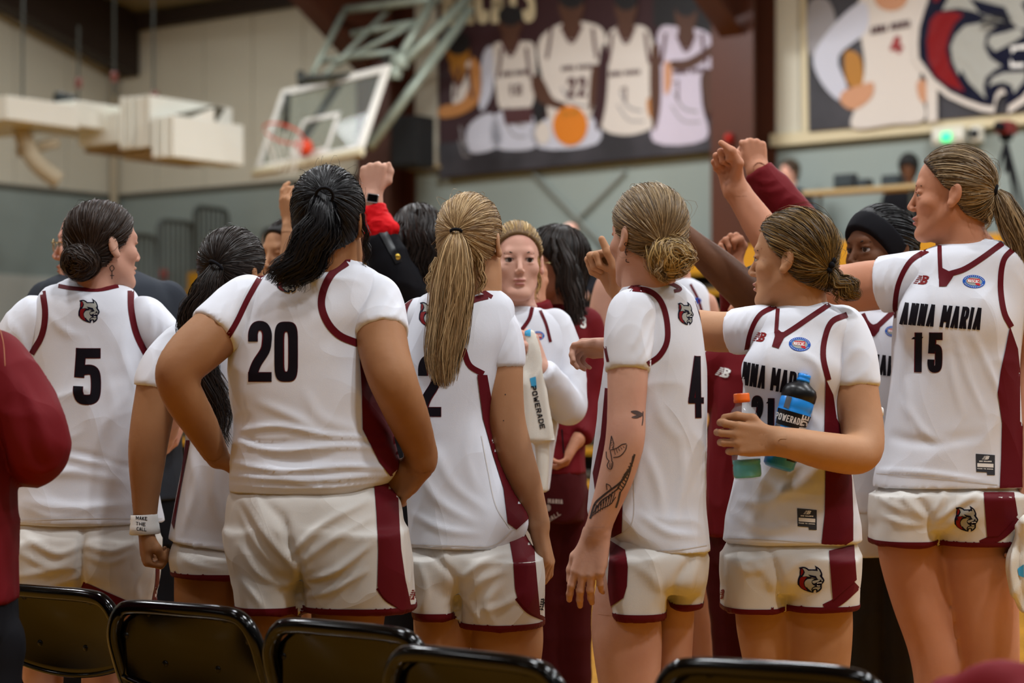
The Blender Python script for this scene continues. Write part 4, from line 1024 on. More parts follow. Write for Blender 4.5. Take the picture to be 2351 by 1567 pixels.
def rail(i):
    v1 = .62+.62*i; v0 = v1+.60; z0 = 2.62-.21*i; z1 = z0+.93
    g = thing('guard_rail', ['tallest grey guard rail panel at the bleacher end', 'second tallest grey guard rail panel at the bleacher end', 'third tallest grey guard rail panel at the bleacher end', 'lowest grey guard rail panel at the bleacher end'][i], 'rail', room(U0, (v0+v1)/2, z0), 'guard rails at the bleacher end')
    GR = mat('rail_grey', '#4a504d', rough=.5); r = .1
    W0 = U0-.09; ring = [room(W0, v0, z0), room(W0, v0, z1-r), room(W0, v0-r*.3, z1-r*.3), room(W0, v0-r, z1), room(W0, v1+r, z1), room(W0, v1+r*.3, z1-r*.3), room(W0, v1, z1-r), room(W0, v1, z0)]
    MB().tube(ring, .03, 8, closed=True).build('frame', GR, g, True)
    for k in range(1, 7): v = v0+(v1-v0)*k/7; MB().tube([room(W0, v, z0), room(W0, v, z1)], .020, 6).build('bar', GR, g)
for i in range(4): rail(i)
tag(MB().tube(catmull([room(2.6, 1.55, 2.60), room(2.6, 1.55, 2.67), room(2.6, 1.55, 2.74)], 4), [.03, .06, .075, .085, .09, .085, .075, .06, .03], 10).build('red_bag', mat('red_bag', '#e0412f', rough=.6), None, True), 'small unidentified red bag behind the grey guard rails', 'item')  # unidentified red thing, shaped as a rounded lump
# ---- scorers' table and tripod on the top row
t = thing('table', 'long tan table on top of the bleachers', 'table', on(1985, 520, 1.2)); c = on(1985, 437, 1.2); TT = mat('table_tan', '#b19a6e', rough=.6)
MB().box(c, (.62, .15, .02), RAX).build('table_top', TT, t)
for su in (-.55, .55):
    for sv in (-.11, .11): MB().tube([c+RA*su+RB*sv, c*np.array([1, 1, 0])+RA*su+RB*sv+[0, 0, 2.70]], .018, 6).build('leg', PIPEK, t)
def gear(name, label, cat, px, py, w_, h_, col):
    t_ = thing(name, label, cat, on(px, py, 1.2)); b = on(px, py, 1.2); MB().box(b+[0, 0, h_/2], (w_/2, .06, h_/2), RAX).build('shell', mat('gear_'+col.strip('#'), col, rough=.5), t_, bevel=.01); MB().box(b+RB*.066+[0, 0, h_/2], (w_/2-.02, .006, h_/2-.02), RAX).build('screen', mat('gear_screen', '#3c4448', rough=.2), t_)
gear('laptop', 'grey laptop on the bleacher table', 'laptop', 1942, 432, .22, .14, '#2c2f33'); gear('equipment_case', 'black equipment case at the end of the bleacher table', 'case', 2050, 430, .2, .12, '#1a1b1d'); gear('monitor', 'small dark monitor on the bleacher table', 'monitor', 1985, 434, .14, .1, '#202226')
t = thing('tripod', 'black camera tripod with a red camera standing on the bleachers', 'tripod', on(2310, 470, .9)); c = on(2310, 325, .9); foot = 2.70
for dx, dv in ((-.25, .1), (.28, .1), (.02, -.3)): MB().tube([c, np.array([*(c+RA*dx+RB*dv)[:2], foot])], .018, 6).build('leg', BLACKC, t)
MB().tube([c+[0, 0, -.3], c+[0, 0, .02]], .02, 8).build('column', BLACKC, t); MB().box(c+[0, 0, .05], (.05, .05, .04), RAX).build('pan_head', BLACKC, t, bevel=.01); cb = MB().box(c+[0, 0, .13], (.07, .11, .06), RAX).build('camera_body', mat('camera_red', '#6e1a1c', rough=.5), t, bevel=.01); MB().lathe([(.045, 0), (.045, .1), (.03, .11), (1e-4, .11)], c+RB*.1+[0, 0, .13], [RA, [0, 0, 1], RB], 14).build('lens_barrel', BLACKC, t, True)
# ------------------------------------------------------------------ the players and coaches
def number(g, s, O, X, Y, w, gap=.16, widths=None):
    O, X, Y = (np.array(v, float) for v in (O, X, Y))
    g.print('number_edge', text(s, O-norm(X)*1.2-norm(Y)*1.2, X+norm(X)*2.4, Y+norm(Y)*2.4, w+2.6, gap, widths), MAROON, .0010, 6)
    g.print('number', text(s, O, X, Y, w, gap, widths), INK, .0015, 6, 'black number '+s)
def ringtie(p, px, py, dy, r, tube, m, d, name='hair_tie'):
    C = p.w(px, py, dy); d = norm(d); x = norm(np.cross(d, [.1, .2, 1])); y = np.cross(d, x)
    return p.tube(name, [C+(x*math.cos(t)+y*math.sin(t))*r for t in np.linspace(0, 2*math.pi, 17)[:-1]], tube, m, 8, True)

# ---- number 20
p = Person(4.70, 'player in white jersey number 20 standing with both hands on her hips', 'tan', 745)
p.head(757, 512, 168, k=.98, face=False, res=.0042)
p.limb([(775, 560, .01, 52), (770, 620, .02, 56), (735, 690, .03, 70)])
T = [(596, 715, 812, .02, .07), (625, 625, 868, .02, .095), (665, 580, 892, .02, .115), (720, 552, 888, .015, .13), (790, 530, 862, .01, .135), (900, 528, 878, .0, .135), (980, 540, 895, 0, .14), (1060, 530, 915, 0, .15), (1100, 528, 905, 0, .155), (1135, 527, 870, 0, .15)]
p.torso(T[:-1], .03)
AL = [(570, 690, 0, 54), (500, 758, -.05, 58), (440, 812, -.10, 55), (403, 858, -.13, 43), (424, 915, -.10, 43), (460, 975, -.05, 37), (500, 1050, .01, 26)]; p.limb(AL)
AR = [(860, 690, 0, 56), (872, 760, -.05, 56), (888, 830, -.11, 53), (907, 885, -.13, 50), (938, 960, -.09, 45), (964, 1030, -.03, 35), (970, 1060, -.02, 31)]; p.limb(AR)
p.hand(p.w(500, 1048, .01), [.6, .35, -.55], [.7, .2, .6], (25, 20, 15), 'side', True, 1.0)
p.hand(p.w(968, 1060, -.02), [-.62, .2, -.62], [-.3, .75, -.5], (35, 30, 20), 'side', False, 1.08)
p.leg([(610, 1260, 0, 66), (618, 1400, 0, 70), (625, 1520, 0, 60)]); p.leg([(800, 1260, 0, 80), (800, 1400, 0, 82), (790, 1520, 0, 66)])
p.build()
j = Garment(p, 'jersey', WHITE, .006); j.stack(T, e=2.3)
j.build(.003, (7, 7, 9), [([(555, 988), (640, 978), (760, 1000), (880, 1005)], 7, 7), ([(545, 1012), (640, 1034), (780, 1024), (900, 1030)], 7, 8), ([(560, 1000), (600, 1018), (690, 1012)], -5, 7), ([(530, 1062), (650, 1080), (800, 1070), (905, 1078)], 8, 7), ([(528, 1092), (700, 1102), (890, 1088)], 7, 6), ([(528, 1112), (700, 1120), (880, 1104)], 5, 5), ([(600, 925), (680, 960), (720, 985)], 5, 12), ([(700, 900), (740, 960), (830, 990)], 4, 14), ([(600, 1050), (690, 1058), (760, 1048)], -6, 8)])
u = Garment(p, 'undershirt', WHITE2, .007); u.sleeve(AL, (489, 768)); u.sleeve(AR, (873, 765))
u.stack([(590, 738, 812, .02, .06), (612, 670, 845, .02, .08), (650, 605, 880, .02, .10), (720, 575, 880, .02, .10)], e=2.2)
u.build(.0015, (14, 14, 6), [([(880, 650), (850, 690), (820, 760)], 3, 7), ([(905, 670), (880, 710), (850, 750)], 3, 7), ([(920, 700), (900, 730), (870, 760)], 3, 6), ([(560, 660), (540, 700), (525, 760)], 3, 7), ([(520, 690), (505, 720), (500, 750)], 3, 6)])
j.bvh = bvh_of(j.obj, u.obj)
number(j, '20', (571, 739), (112, 0), (0, 136), 20, .12)
j.print('armhole_trim', [[ribbon([(612, 612), (572, 680), (545, 735), (520, 778)], 13)], [ribbon([(797, 602), (765, 625), (745, 660), (738, 700), (752, 740), (780, 770), (822, 788)], 17)]], MAROON)
j.print('collar_trim', [[ribbon([(738, 595), (770, 588), (805, 597)], 9)]], MAROON)
j.print('side_panel', [[np.array([(825, 820), (860, 830), (890, 880), (900, 960), (905, 985), (925, 1020), (940, 1060), (925, 1085), (895, 1092), (870, 1060), (850, 1020), (832, 985), (830, 900)])]], MAROON)
emblem(j, 636, 630, 684, 672)
s = Garment(p, 'shorts', SHORT, .0065)
s.stack([(1105, 545, 885, 0, .125), (1132, 534, 902, 0, .142), (1160, 525, 917, 0, .162), (1230, 522, 928, 0, .175), (1300, 530, 935, 0, .16), (1335, 540, 930, 0, .13)], .03)
s.stack([(1230, 524, 694, .01, .15), (1320, 534, 696, 0, .14), (1412, 545, 692, 0, .135)], .03, 2.6, leg=True); s.stack([(1230, 660, 930, -.01, .165), (1320, 680, 945, -.01, .155), (1412, 690, 956, 0, .145)], .03, 2.6, leg=True)
s.build(.003, (10, 10, 5), [([(560, 1150), (620, 1240), (690, 1310)], 8, 10), ([(548, 1170), (590, 1250), (640, 1310)], 5, 8), ([(600, 1140), (650, 1200), (670, 1270)], -6, 12), ([(840, 1150), (740, 1205), (665, 1275)], 9, 9), ([(850, 1190), (760, 1240), (680, 1300)], 6, 9), ([(850, 1250), (770, 1310), (705, 1330)], 8, 8), ([(840, 1310), (760, 1355), (700, 1368)], 7, 8), ([(550, 1250), (600, 1320), (680, 1350)], 6, 9), ([(555, 1330), (590, 1375), (600, 1395)], 5, 7), ([(690, 1290), (688, 1350), (692, 1412)], -12, 7), ([(650, 1180), (665, 1260), (690, 1310)], -8, 9)])
s.hem(MAROON)
s.print('side_panel', [[np.array([(858, 1108), (912, 1112), (915, 1180), (920, 1260), (930, 1330), (944, 1396), (920, 1400), (880, 1372), (866, 1345), (868, 1260), (864, 1180)])]], MAROON)
s.print('hem_band', [[ribbon([(868, 1348), (890, 1376), (925, 1393), (952, 1392)], 12)]], MAROON)
maker(s, (938, 1352), (22, 0), (-2, 24), REDP)
p.hair(HM['black'], grow=.012, nape=-.06, tie=(745, 447), n=2000, width=.0016, M=10, tails=[dict(guide=[(745, 447, -.11, 20), (744, 485, -.135, 38), (730, 535, -.14, 50), (700, 590, -.135, 52), (660, 630, -.125, 44), (620, 650, -.115, 26)], n=900, wave=.006, width=.0018), dict(guide=[(750, 450, -.11, 16), (758, 500, -.135, 26), (742, 570, -.14, 30), (705, 630, -.135, 26), (680, 668, -.13, 16)], n=180, wave=.009, width=.0022), dict(guide=[(832, 490, -.04, 8), (842, 560, -.03, 10), (838, 625, -.02, 6)], n=30, width=.002)], wisps=40)
ringtie(p, 745, 449, -.128, .02, .004, BLACKC, [0, 1, .5])

# ---- number 5
p = Person(5.25, 'player in white jersey number 5 standing with her back to the camera', 'fair', 205)
p.head(240, 566, 130, k=.94, face=True, res=.0042)
p.limb([(225, 620, .02, 50), (218, 655, .02, 54), (208, 700, .03, 66)])
T = [(648, 152, 268, .02, .06), (664, 105, 300, .02, .085), (700, 84, 320, .015, .11), (800, 70, 343, .01, .12), (950, 62, 343, 0, .125), (1060, 50, 350, 0, .13), (1140, 38, 364, 0, .14), (1207, 30, 374, 0, .15)]
p.torso(T[:-1], .03)
AR = [(330, 735, .01, 48), (372, 800, .04, 44), (385, 930, .1, 38), (360, 1020, .25, 30), (330, 1050, .32, 24)]; p.limb(AR)
AL = [(82, 735, .01, 48), (40, 800, .0, 44), (15, 940, .0, 38), (40, 1020, .15, 30), (80, 1040, .25, 24)]; p.limb(AL)
p.hand(p.w(330, 1050, .32), [-.8, .4, 0], [0, 0, -1], (30, 30, 20), 'side', True, 1.0, res=.0042); p.hand(p.w(80, 1040, .25), [.8, .4, 0], [0, 0, -1], (30, 30, 20), 'side', False, 1.0, res=.0042)
p.leg([(110, 1290, 0, 58), (100, 1420, 0, 56), (95, 1530, 0, 48)]); p.leg([(268, 1290, 0, 60), (255, 1420, 0, 58), (240, 1540, 0, 50)])
p.build()
j = Garment(p, 'jersey', WHITE, .006); j.stack(T, e=2.3)
j.build(.003, (7, 7, 9), [([(40, 1020), (110, 1030), (200, 1055), (290, 1065)], 7, 10), ([(60, 1060), (160, 1040), (260, 1062), (340, 1080)], -6, 9), ([(60, 1090), (180, 1085), (300, 1110)], 5, 12), ([(240, 850), (260, 930), (250, 1010)], 3, 14), ([(300, 720), (280, 800), (310, 880)], 4, 12), ([(60, 1150), (180, 1165), (330, 1150)], 4, 12), ([(110, 720), (150, 760), (190, 770)], 3, 10)])
u = Garment(p, 'undershirt', WHITE2, .007)
u.stack([(640, 160, 262, .02, .058), (655, 130, 285, .02, .07), (700, 95, 315, .02, .09)], e=2.2)
u.sleeve(AR, (380, 870), 6, 3); u.sleeve(AL, (22, 870), 8, 4)
u.build(.0018, (14, 14, 6), [([(345, 700), (350, 760), (340, 810)], 4, 8), ([(370, 710), (372, 760), (358, 820)], 4, 7), ([(395, 740), (390, 790), (372, 840)], 3, 7), ([(30, 740), (50, 780), (62, 830)], 4, 8)])
j.bvh = bvh_of(j.obj, u.obj)
number(j, '5', (169, 800), (61, 0), (0, 126), 21)
j.print('armhole_trim', [[ribbon([(98, 668), (104, 720), (96, 770), (72, 812)], 14)], [ribbon([(300, 667), (302, 715), (315, 770), (345, 830)], 15)]], MAROON)
j.print('collar_trim', [[ribbon([(134, 656), (170, 662), (225, 665), (272, 656)], 9)]], MAROON)
j.print('hem_stitch', [[ribbon([(34, 1194), (180, 1190), (372, 1190)], 2.2)]], mat('stitch_grey', '#d5cfcb', rough=.8))
emblem(j, 180, 685, 229, 741)
s = Garment(p, 'shorts', SHORT, .0065)
s.stack([(1185, 48, 352, 0, .12), (1210, 38, 362, 0, .136), (1250, 29, 365, 0, .158), (1320, 30, 362, 0, .15), (1350, 40, 356, 0, .12)], .03)
s.stack([(1250, 28, 190, .01, .15), (1330, 32, 190, 0, .14), (1400, 40, 187, 0, .13)], .025, 2.6, leg=True); s.stack([(1250, 182, 364, .01, .155), (1330, 185, 360, 0, .14), (1400, 190, 354, 0, .13)], .025, 2.6, leg=True)
s.build(.003, (10, 10, 5), [([(190, 1210), (185, 1290), (186, 1400)], -13, 8), ([(60, 1235), (130, 1270), (185, 1255)], 7, 9), ([(50, 1270), (120, 1300), (180, 1280)], 6, 9), ([(50, 1320), (110, 1310), (180, 1300)], 6, 9), ([(330, 1230), (260, 1265), (195, 1250)], 7, 9), ([(300, 1270), (250, 1290), (200, 1275)], 5, 8), ([(340, 1290), (310, 1340), (320, 1380)], 5, 10), ([(80, 1360), (130, 1340), (175, 1330)], 5, 8)])
s.hem(MAROON)
s.print('hem_band', [[ribbon([(188, 1343), (240, 1366), (300, 1392)], 19)], [ribbon([(362, 1300), (360, 1340), (350, 1390)], 9)]], MAROON)
p.hair(HM['brown'], grow=.008, nape=-.07, tie=(200, 598), n=2000, width=.0015, M=10, wisps=60, jitter=.003, buns=[dict(c=(186, 602, -.085), r=(.05, .042, .047), n=600, width=.0017, loose=.004, axis=[-.3, -1, -.1])],
       extra=lambda f, h: f.ell(p.w(188, 602, -.08), (.044, .036, .042), None, .012), tails=[])
p.print('neck_tattoo', [[ribbon(q, 1.8)] for q in ([(258, 608), (252, 614), (256, 622), (262, 616), (258, 608)], [(257, 622), (257, 640)], [(253, 632), (262, 632)])], TATT2, step=3)

# ---- bald coach in a suit behind number 5
p = Person(5.85, 'person in charcoal suit and clear glasses behind the player numbered 5', 'rosy', 240)
p.head(208, 566, -94, k=1.02, face=True, res=.0042)
p.limb([(225, 600, .0, 46), (235, 650, .02, 50)]); p.torso([(640, 150, 330, .02, .09), (700, 110, 390, .02, .12), (1000, 110, 390, .02, .12)])
p.limb([(400, 720, .02, 40), (425, 850, .02, 34), (420, 950, -.05, 26)]); p.limb([(90, 720, .02, 40), (60, 880, .02, 34), (75, 1000, -.1, 26)])
p.hand(p.w(420, 950, -.05), [-.2, -.5, -.8], [-1, 0, .2], (30, 40, 25), 'side', True, res=.0042); p.hand(p.w(75, 1000, -.1), [.3, -.4, -.8], [1, 0, .2], (30, 40, 25), 'side', False, res=.0042)
p.build(.014); p.eyes()
c = Garment(p, 'suit_jacket', SUIT, .009); c.stack([(612, 205, 285, .02, .06), (635, 130, 345, .02, .085), (665, 90, 395, .02, .12), (740, 78, 420, .02, .14), (950, 85, 415, .02, .14), (1150, 88, 426, .02, .15)])
c.limb([(385, 690, .02, 46), (408, 760, .02, 46), (418, 860, .02, 42), (412, 945, -.05, 34)]); c.limb([(112, 690, .02, 46), (84, 760, .02, 46), (62, 880, .02, 42), (72, 985, -.08, 34)]); c.build(.003)
c = Garment(p, 'suit_trousers', BLACKC, .012); c.stack([(1120, 100, 422, .02, .13), (1260, 100, 425, .02, .14)]); c.limb([(180, 1230, .02, 75), (180, 1500, .02, 60), (180, 1600, .02, 52)]); c.limb([(350, 1230, .02, 75), (356, 1500, .02, 58), (356, 1600, .02, 52)]); c.build(.004)
p2 = p; p.f = Field(); p.leg([(180, 1500, .02, 30), (180, 1560, .02, 30)], shoe=BLACKC); p.leg([(356, 1500, .02, 30), (356, 1560, .02, 30)], shoe=BLACKC)
c = Garment(p, 'trouser_leg', BLACKC, .014)
for x in (180, 356): c.f.chain([(*p.w(x, 1560, .02), .07), (p.w(x, 1560, .02)[0], p.Y+.02, .06, .062)])
c.build(0)
h = p.hd; gm = mat('glasses_wire', '#c9b27c', rough=.25, metal=.9); lm = mat('glasses_lens', '#ffffff', rough=.02, trans=1.0, ior=1.05, spec=.4)
g = MB(); 
for q in (-1, 1):
    g.tube([h.L(q*.033+.024*math.cos(t), .105-.012*abs(.033*q+.024*math.cos(t))/.06, .002+.018*math.sin(t)) for t in np.linspace(0, 2*math.pi, 18)[:-1]], .0012, 5, closed=True); g.tube([h.L(q*.057, .098, .008), h.L(q*.078, .04, .01), h.L(q*.084, -.02, .006)], .0014, 5)
g.tube([h.L(-.009, .108, .004), h.L(.009, .108, .004)], .0012, 5); g.build('glasses', gm, p.root, True)
for q in (-1, 1):
    g = MB(); g.prism([h.L(q*.033+.023*math.cos(t), .1045-.012*abs(.033*q+.023*math.cos(t))/.06, .002+.0175*math.sin(t)) for t in np.linspace(0, 2*math.pi, 18)[:-1]], h.R[1]*.001); g.build('lens', lm, bpy.data.objects['glasses'])

# ---- player with the long dark ponytail between 5 and 20
p = Person(5.05, 'player with white tape on her wrist tugging at her shorts', 'tan', 500)
p.head(540, 632, 150, k=.9, face=False, res=.0042)
p.limb([(545, 680, .01, 44), (540, 730, .02, 48)])
T = [(722, 480, 610, .02, .06), (745, 430, 640, .02, .09), (790, 415, 655, .015, .11), (900, 425, 645, .0, .115), (1000, 430, 640, 0, .12), (1100, 415, 645, 0, .125), (1200, 396, 652, 0, .135), (1262, 385, 656, 0, .14)]
p.torso(T[:-1], .03)
AL = [(420, 790, .01, 44), (372, 850, -.02, 45), (355, 930, -.03, 45), (341, 1012, -.04, 42), (336, 1080, -.04, 36), (334, 1150, -.04, 27), (333, 1206, -.04, 22)]; p.limb(AL)
AR = [(640, 790, .01, 44), (665, 880, .05, 42), (660, 1000, .1, 36), (640, 1100, .15, 26)]; p.limb(AR)
p.hand(p.w(333, 1208, -.04), [.02, .1, -1], [1, .35, 0], (75, 60, 40), 'in', True, 1.02); p.hand(p.w(640, 1100, .15), [-.3, .2, -1], [-1, 0, 0], (35, 40, 25), 'side', False, res=.0042)
p.leg([(470, 1270, 0, 66), (470, 1400, 0, 66), (475, 1520, 0, 56)]); p.leg([(590, 1270, 0, 64), (590, 1400, 0, 64), (590, 1520, 0, 54)])
p.build()
j = Garment(p, 'jersey', WHITE, .0065); j.stack(T, e=2.3, tilt=-.12); j.build(.004, (7, 7, 6), [([(440, 1030), (450, 1120), (420, 1220)], 5, 10), ([(500, 1040), (490, 1130), (510, 1200)], 5, 10), ([(400, 1245), (450, 1255), (530, 1268)], 3, 8)])
u = Garment(p, 'undershirt', WHITE2, .007); u.stack([(716, 485, 605, .02, .058), (745, 440, 635, .02, .085), (800, 425, 648, .02, .1)], e=2.2); u.sleeve(AL, (364, 885), 4, 1); u.sleeve(AR, (665, 880)); u.build(.0015, (14, 14, 14), [([(385, 790), (360, 830), (345, 860)], 3, 6), ([(410, 790), (380, 840), (365, 875)], 3, 6)])
j.print('side_panel', [[np.array([(437, 1010), (428, 1010), (415, 1100), (395, 1200), (400, 1215), (418, 1110)])]], MAROON)
s = Garment(p, 'shorts', SHORT, .0065); s.stack([(1240, 402, 642, 0, .115), (1268, 393, 652, 0, .132), (1290, 389, 655, 0, .145), (1330, 396, 655, 0, .145)], .02, leg=True); s.build(.004, (10, 10, 6), [([(400, 1260), (450, 1295), (520, 1310)], 5, 8), ([(420, 1260), (480, 1285), (540, 1290)], 4, 8)])
s.hem(MAROON)
p.hair(HM['dbrown'], grow=.012, tie=(497, 607), n=1600, width=.0016, M=10, wisps=20, tails=[dict(guide=[(497, 607, -.10, 18), (478, 650, -.115, 34), (455, 705, -.115, 40), (450, 790, -.11, 42), (478, 880, -.11, 44), (505, 970, -.11, 38), (518, 1035, -.11, 20)], n=700, wave=.009, freq=4, width=.002, M=20)])
ringtie(p, 496, 609, -.108, .018, .004, BLACKC, [.5, .3, .8])
c = MB(); A = p.w(331, 1180, -.04); B = p.w(333, 1226, -.04); d = norm(B-A); x = norm(np.cross(d, [0, 1, 0])); y = np.cross(d, x)
c.lathe([(r*1.2, z*1.0) for r, z in ((.027, 0), (.0285, .002), (.0285, .010), (.0295, .013), (.029, .022), (.0305, .026), (.031, .034), (.0325, .048), (.030, .050))], A, [x, y, d], 24)
t = c.build('wrist_tape', WP, p.root, True); t['label'] = 'white athletic tape with handwriting'
tb = bvh_of(t); decal('handwriting', text('MAKE', (312, 1184), (26, 2), (0, 8), 1.3)+text('THE', (312, 1197), (22, 2), (0, 8), 1.3)+text('CALL', (314, 1209), (22, 2), (0, 8), 1.3), tb, INK, t, .0008, 5)

# ---- number 12
p = Person(4.99, 'player in white jersey number 12 standing with one arm hanging down', 'olive', 1090)
p.head(1082, 560, 160, k=.96, face=True, res=.0042)
p.limb([(1098, 600, .01, 48), (1096, 655, .01, 52), (1080, 715, .03, 66)])
T = [(660, 1030, 1128, .02, .065), (678, 975, 1160, .02, .09), (705, 950, 1180, .02, .11), (770, 930, 1180, .01, .125), (850, 925, 1150, .0, .125), (960, 924, 1128, .0, .125), (1050, 926, 1145, 0, .13), (1130, 932, 1178, 0, .135), (1200, 938, 1212, 0, .145), (1260, 941, 1190, 0, .15)]
p.torso(T[:-1], .03)
AR = [(1130, 735, 0, 46), (1150, 800, -.01, 46), (1152, 880, -.01, 46), (1160, 965, -.01, 43), (1176, 1035, 0, 43), (1202, 1105, .01, 37), (1226, 1172, .02, 27), (1238, 1214, .02, 23)]; p.limb(AR)
AL = [(965, 735, .02, 46), (945, 820, .08, 44), (950, 950, .16, 40), (985, 1030, .25, 28)]; p.limb(AL)
p.hand(p.w(1238, 1214, .02), [.26, 0, -1], [-1, .25, -.1], [(22, 30, 20), (30, 34, 22), (36, 36, 22), (40, 38, 24)], 'side', True, 1.05); p.hand(p.w(985, 1030, .25), [.6, .5, .1], [0, 0, -1], (40, 40, 25), 'side', False, res=.0042)
p.leg([(1010, 1330, 0, 58), (1015, 1450, 0, 62), (1020, 1540, 0, 52)]); p.leg([(1150, 1330, 0, 72), (1164, 1450, 0, 80), (1165, 1540, 0, 68)])
p.build()
j = Garment(p, 'jersey', WHITE, .006); j.stack(T, e=2.3)
j.build(.0035, (7, 7, 6), [([(1000, 1030), (1040, 1110), (1110, 1170)], 5, 12), ([(1090, 960), (1070, 1040), (1090, 1120)], 4, 12), ([(960, 1080), (1010, 1150), (1090, 1200)], 5, 12), ([(950, 1180), (1020, 1215), (1100, 1225)], 4, 10)])
u = Garment(p, 'undershirt', WHITE2, .007); u.stack([(655, 1040, 1122, .02, .06), (685, 985, 1165, .02, .09), (730, 955, 1172, .02, .10)], e=2.2)
u.sleeve(AR, (1151, 834), 4, 1); u.sleeve(AL, (946, 830)); u.build(.0015, (14, 14, 6), [([(1130, 740), (1110, 790), (1108, 830)], 3, 7), ([(1165, 730), (1140, 780), (1125, 820)], 3, 7), ([(1185, 760), (1165, 800), (1150, 825)], 3, 6)])
j.bvh = bvh_of(j.obj, u.obj)
number(j, '12', (906, 817), (106, 0), (0, 138), 20, .3)
j.print('armhole_trim', [[ribbon([(945, 680), (930, 710), (925, 760)], 12)], [ribbon([(1120, 680), (1085, 690), (1062, 715)], 13)], [ribbon([(1064, 800), (1078, 838), (1110, 858)], 13)]], MAROON)
j.print('collar_trim', [[ribbon([(1065, 664), (1095, 662), (1130, 682)], 9)]], MAROON)
j.print('side_panel', [[np.array([(1095, 860), (1118, 860), (1135, 960), (1150, 1050), (1185, 1130), (1215, 1188), (1185, 1215), (1165, 1200), (1155, 1120), (1130, 1040), (1108, 960)])]], MAROON)
j.print('seam_stitch', [[ribbon([(1105, 1000), (1120, 1080), (1138, 1160), (1170, 1212)], 2)], [ribbon([(942, 1250), (1050, 1252), (1130, 1252), (1180, 1212)], 2.2)]], mat('stitch_grey', '#d5cfcb'))
emblem(j, 962, 690, 1010, 752)
s = Garment(p, 'shorts', SHORT, .0065)
s.stack([(1215, 965, 1195, 0, .115), (1255, 950, 1216, 0, .134), (1285, 941, 1234, 0, .152), (1330, 940, 1244, 0, .15), (1370, 950, 1240, 0, .12)], .025)
s.stack([(1290, 940, 1058, .01, .14), (1360, 943, 1056, 0, .135), (1424, 948, 1050, 0, .13)], .025, 2.6, leg=True); s.stack([(1290, 1030, 1246, -.01, .15), (1370, 1046, 1250, -.01, .145), (1448, 1052, 1248, 0, .14)], .025, 2.6, leg=True)
s.build(.003, (10, 10, 5), [([(990, 1270), (1030, 1310), (1052, 1345)], -8, 9), ([(1052, 1330), (1050, 1380), (1052, 1440)], -13, 7), ([(1170, 1270), (1110, 1290), (1060, 1325)], 8, 9), ([(1160, 1310), (1110, 1330), (1080, 1370)], 6, 9), ([(1150, 1340), (1120, 1380), (1130, 1430)], 7, 9), ([(1200, 1360), (1150, 1390), (1100, 1400)], 5, 8), ([(960, 1290), (980, 1350), (970, 1400)], 4, 9), ([(1075, 1350), (1080, 1390), (1110, 1430)], 6, 8)])
s.hem(MAROON)
s.print('side_panel', [[np.array([(1166, 1222), (1214, 1200), (1226, 1260), (1232, 1330), (1240, 1420), (1215, 1405), (1188, 1375), (1182, 1350), (1178, 1290)])]], MAROON)
s.print('hem_band', [[ribbon([(1186, 1372), (1212, 1402), (1250, 1420)], 10)]], MAROON)
maker(s, (1236, 1372), (18, 0), (0, 28), BLACKC)
p.hair(HM['blond'], grow=.008, nape=-.05, tie=(1047, 530), n=2300, width=.0014, M=10, wisps=40, cut=.01, tails=[dict(guide=[(1047, 531, -.115, 12), (1046, 565, -.13, 32), (1042, 640, -.132, 50), (1030, 720, -.125, 52), (1022, 800, -.12, 48), (1020, 860, -.115, 36), (1020, 915, -.11, 10)], n=1100, wave=.004, freq=2, width=.0018, M=16), dict(guide=[(1075, 545, -.1, 10), (1098, 600, -.09, 14), (1105, 650, -.08, 12), (1098, 680, -.08, 5)], n=50, width=.0018), dict(guide=[(1003, 590, -.07, 8), (985, 640, -.08, 12), (988, 680, -.08, 8)], n=30, width=.0014)])
ringtie(p, 1047, 530, -.12, .0125, .0038, BLACKC, [0, .3, 1])
p.print('mole', [[ellipse(x, y, 1.6, 1.6, n=8)] for x, y in ((1114, 856), (1130, 862), (1111, 888), (1156, 965), (1160, 905))], TATT, step=4)

# ---- number 4
p = Person(4.70, 'player in white jersey number 4 resting one hand at her thigh', 'fair', 1495)
p.head(1484, 546, -145, k=.98, face=True, res=.0042)
p.limb([(1487, 590, .0, 52), (1487, 645, .0, 54), (1495, 705, .02, 66)])
T = [(645, 1452, 1552, .01, .062), (664, 1428, 1578, .01, .085), (700, 1412, 1600, .01, .10), (800, 1392, 1615, 0, .115), (900, 1378, 1622, 0, .12), (1050, 1362, 1620, 0, .125), (1150, 1352, 1621, 0, .13), (1195, 1355, 1624, 0, .135), (1240, 1400, 1627, 0, .14), (1272, 1440, 1630, 0, .14)]
p.torso(T[:-2], .03)
AL = [(1452, 718, -.07, 48), (1442, 790, -.10, 45), (1441, 870, -.12, 43), (1438, 950, -.135, 40), (1435, 1012, -.145, 41), (1415, 1092, -.14, 37), (1390, 1162, -.135, 30), (1368, 1228, -.13, 25)]; p.limb(AL)
p.limb([(1560, 725, .06, 34), (1545, 860, .14, 34), (1490, 840, .2, 30), (1410, 795, .16, 22)])
p.hand(p.w(1368, 1230, -.13), [-.22, -.02, -1], [.35, .9, 0], [(10, 15, 12), (14, 18, 14), (18, 20, 15), (24, 24, 18)], 'side', False, 1.06, .10)
p.hand(p.w(1410, 795, .16), [-1, 0, -.05], [.1, -.5, -.8], [(38, 40, 25), (48, 45, 28), (58, 50, 30), (66, 52, 30)], 'side', True, .92)
p.leg([(1440, 1310, -.03, 62), (1438, 1430, -.03, 77), (1443, 1540, -.03, 70)], shoe=SHOE); p.leg([(1550, 1320, .05, 44), (1549, 1440, .05, 41), (1548, 1560, .05, 37)])
p.build()
j = Garment(p, 'jersey', WHITE, .006); j.stack(T, e=2.3)
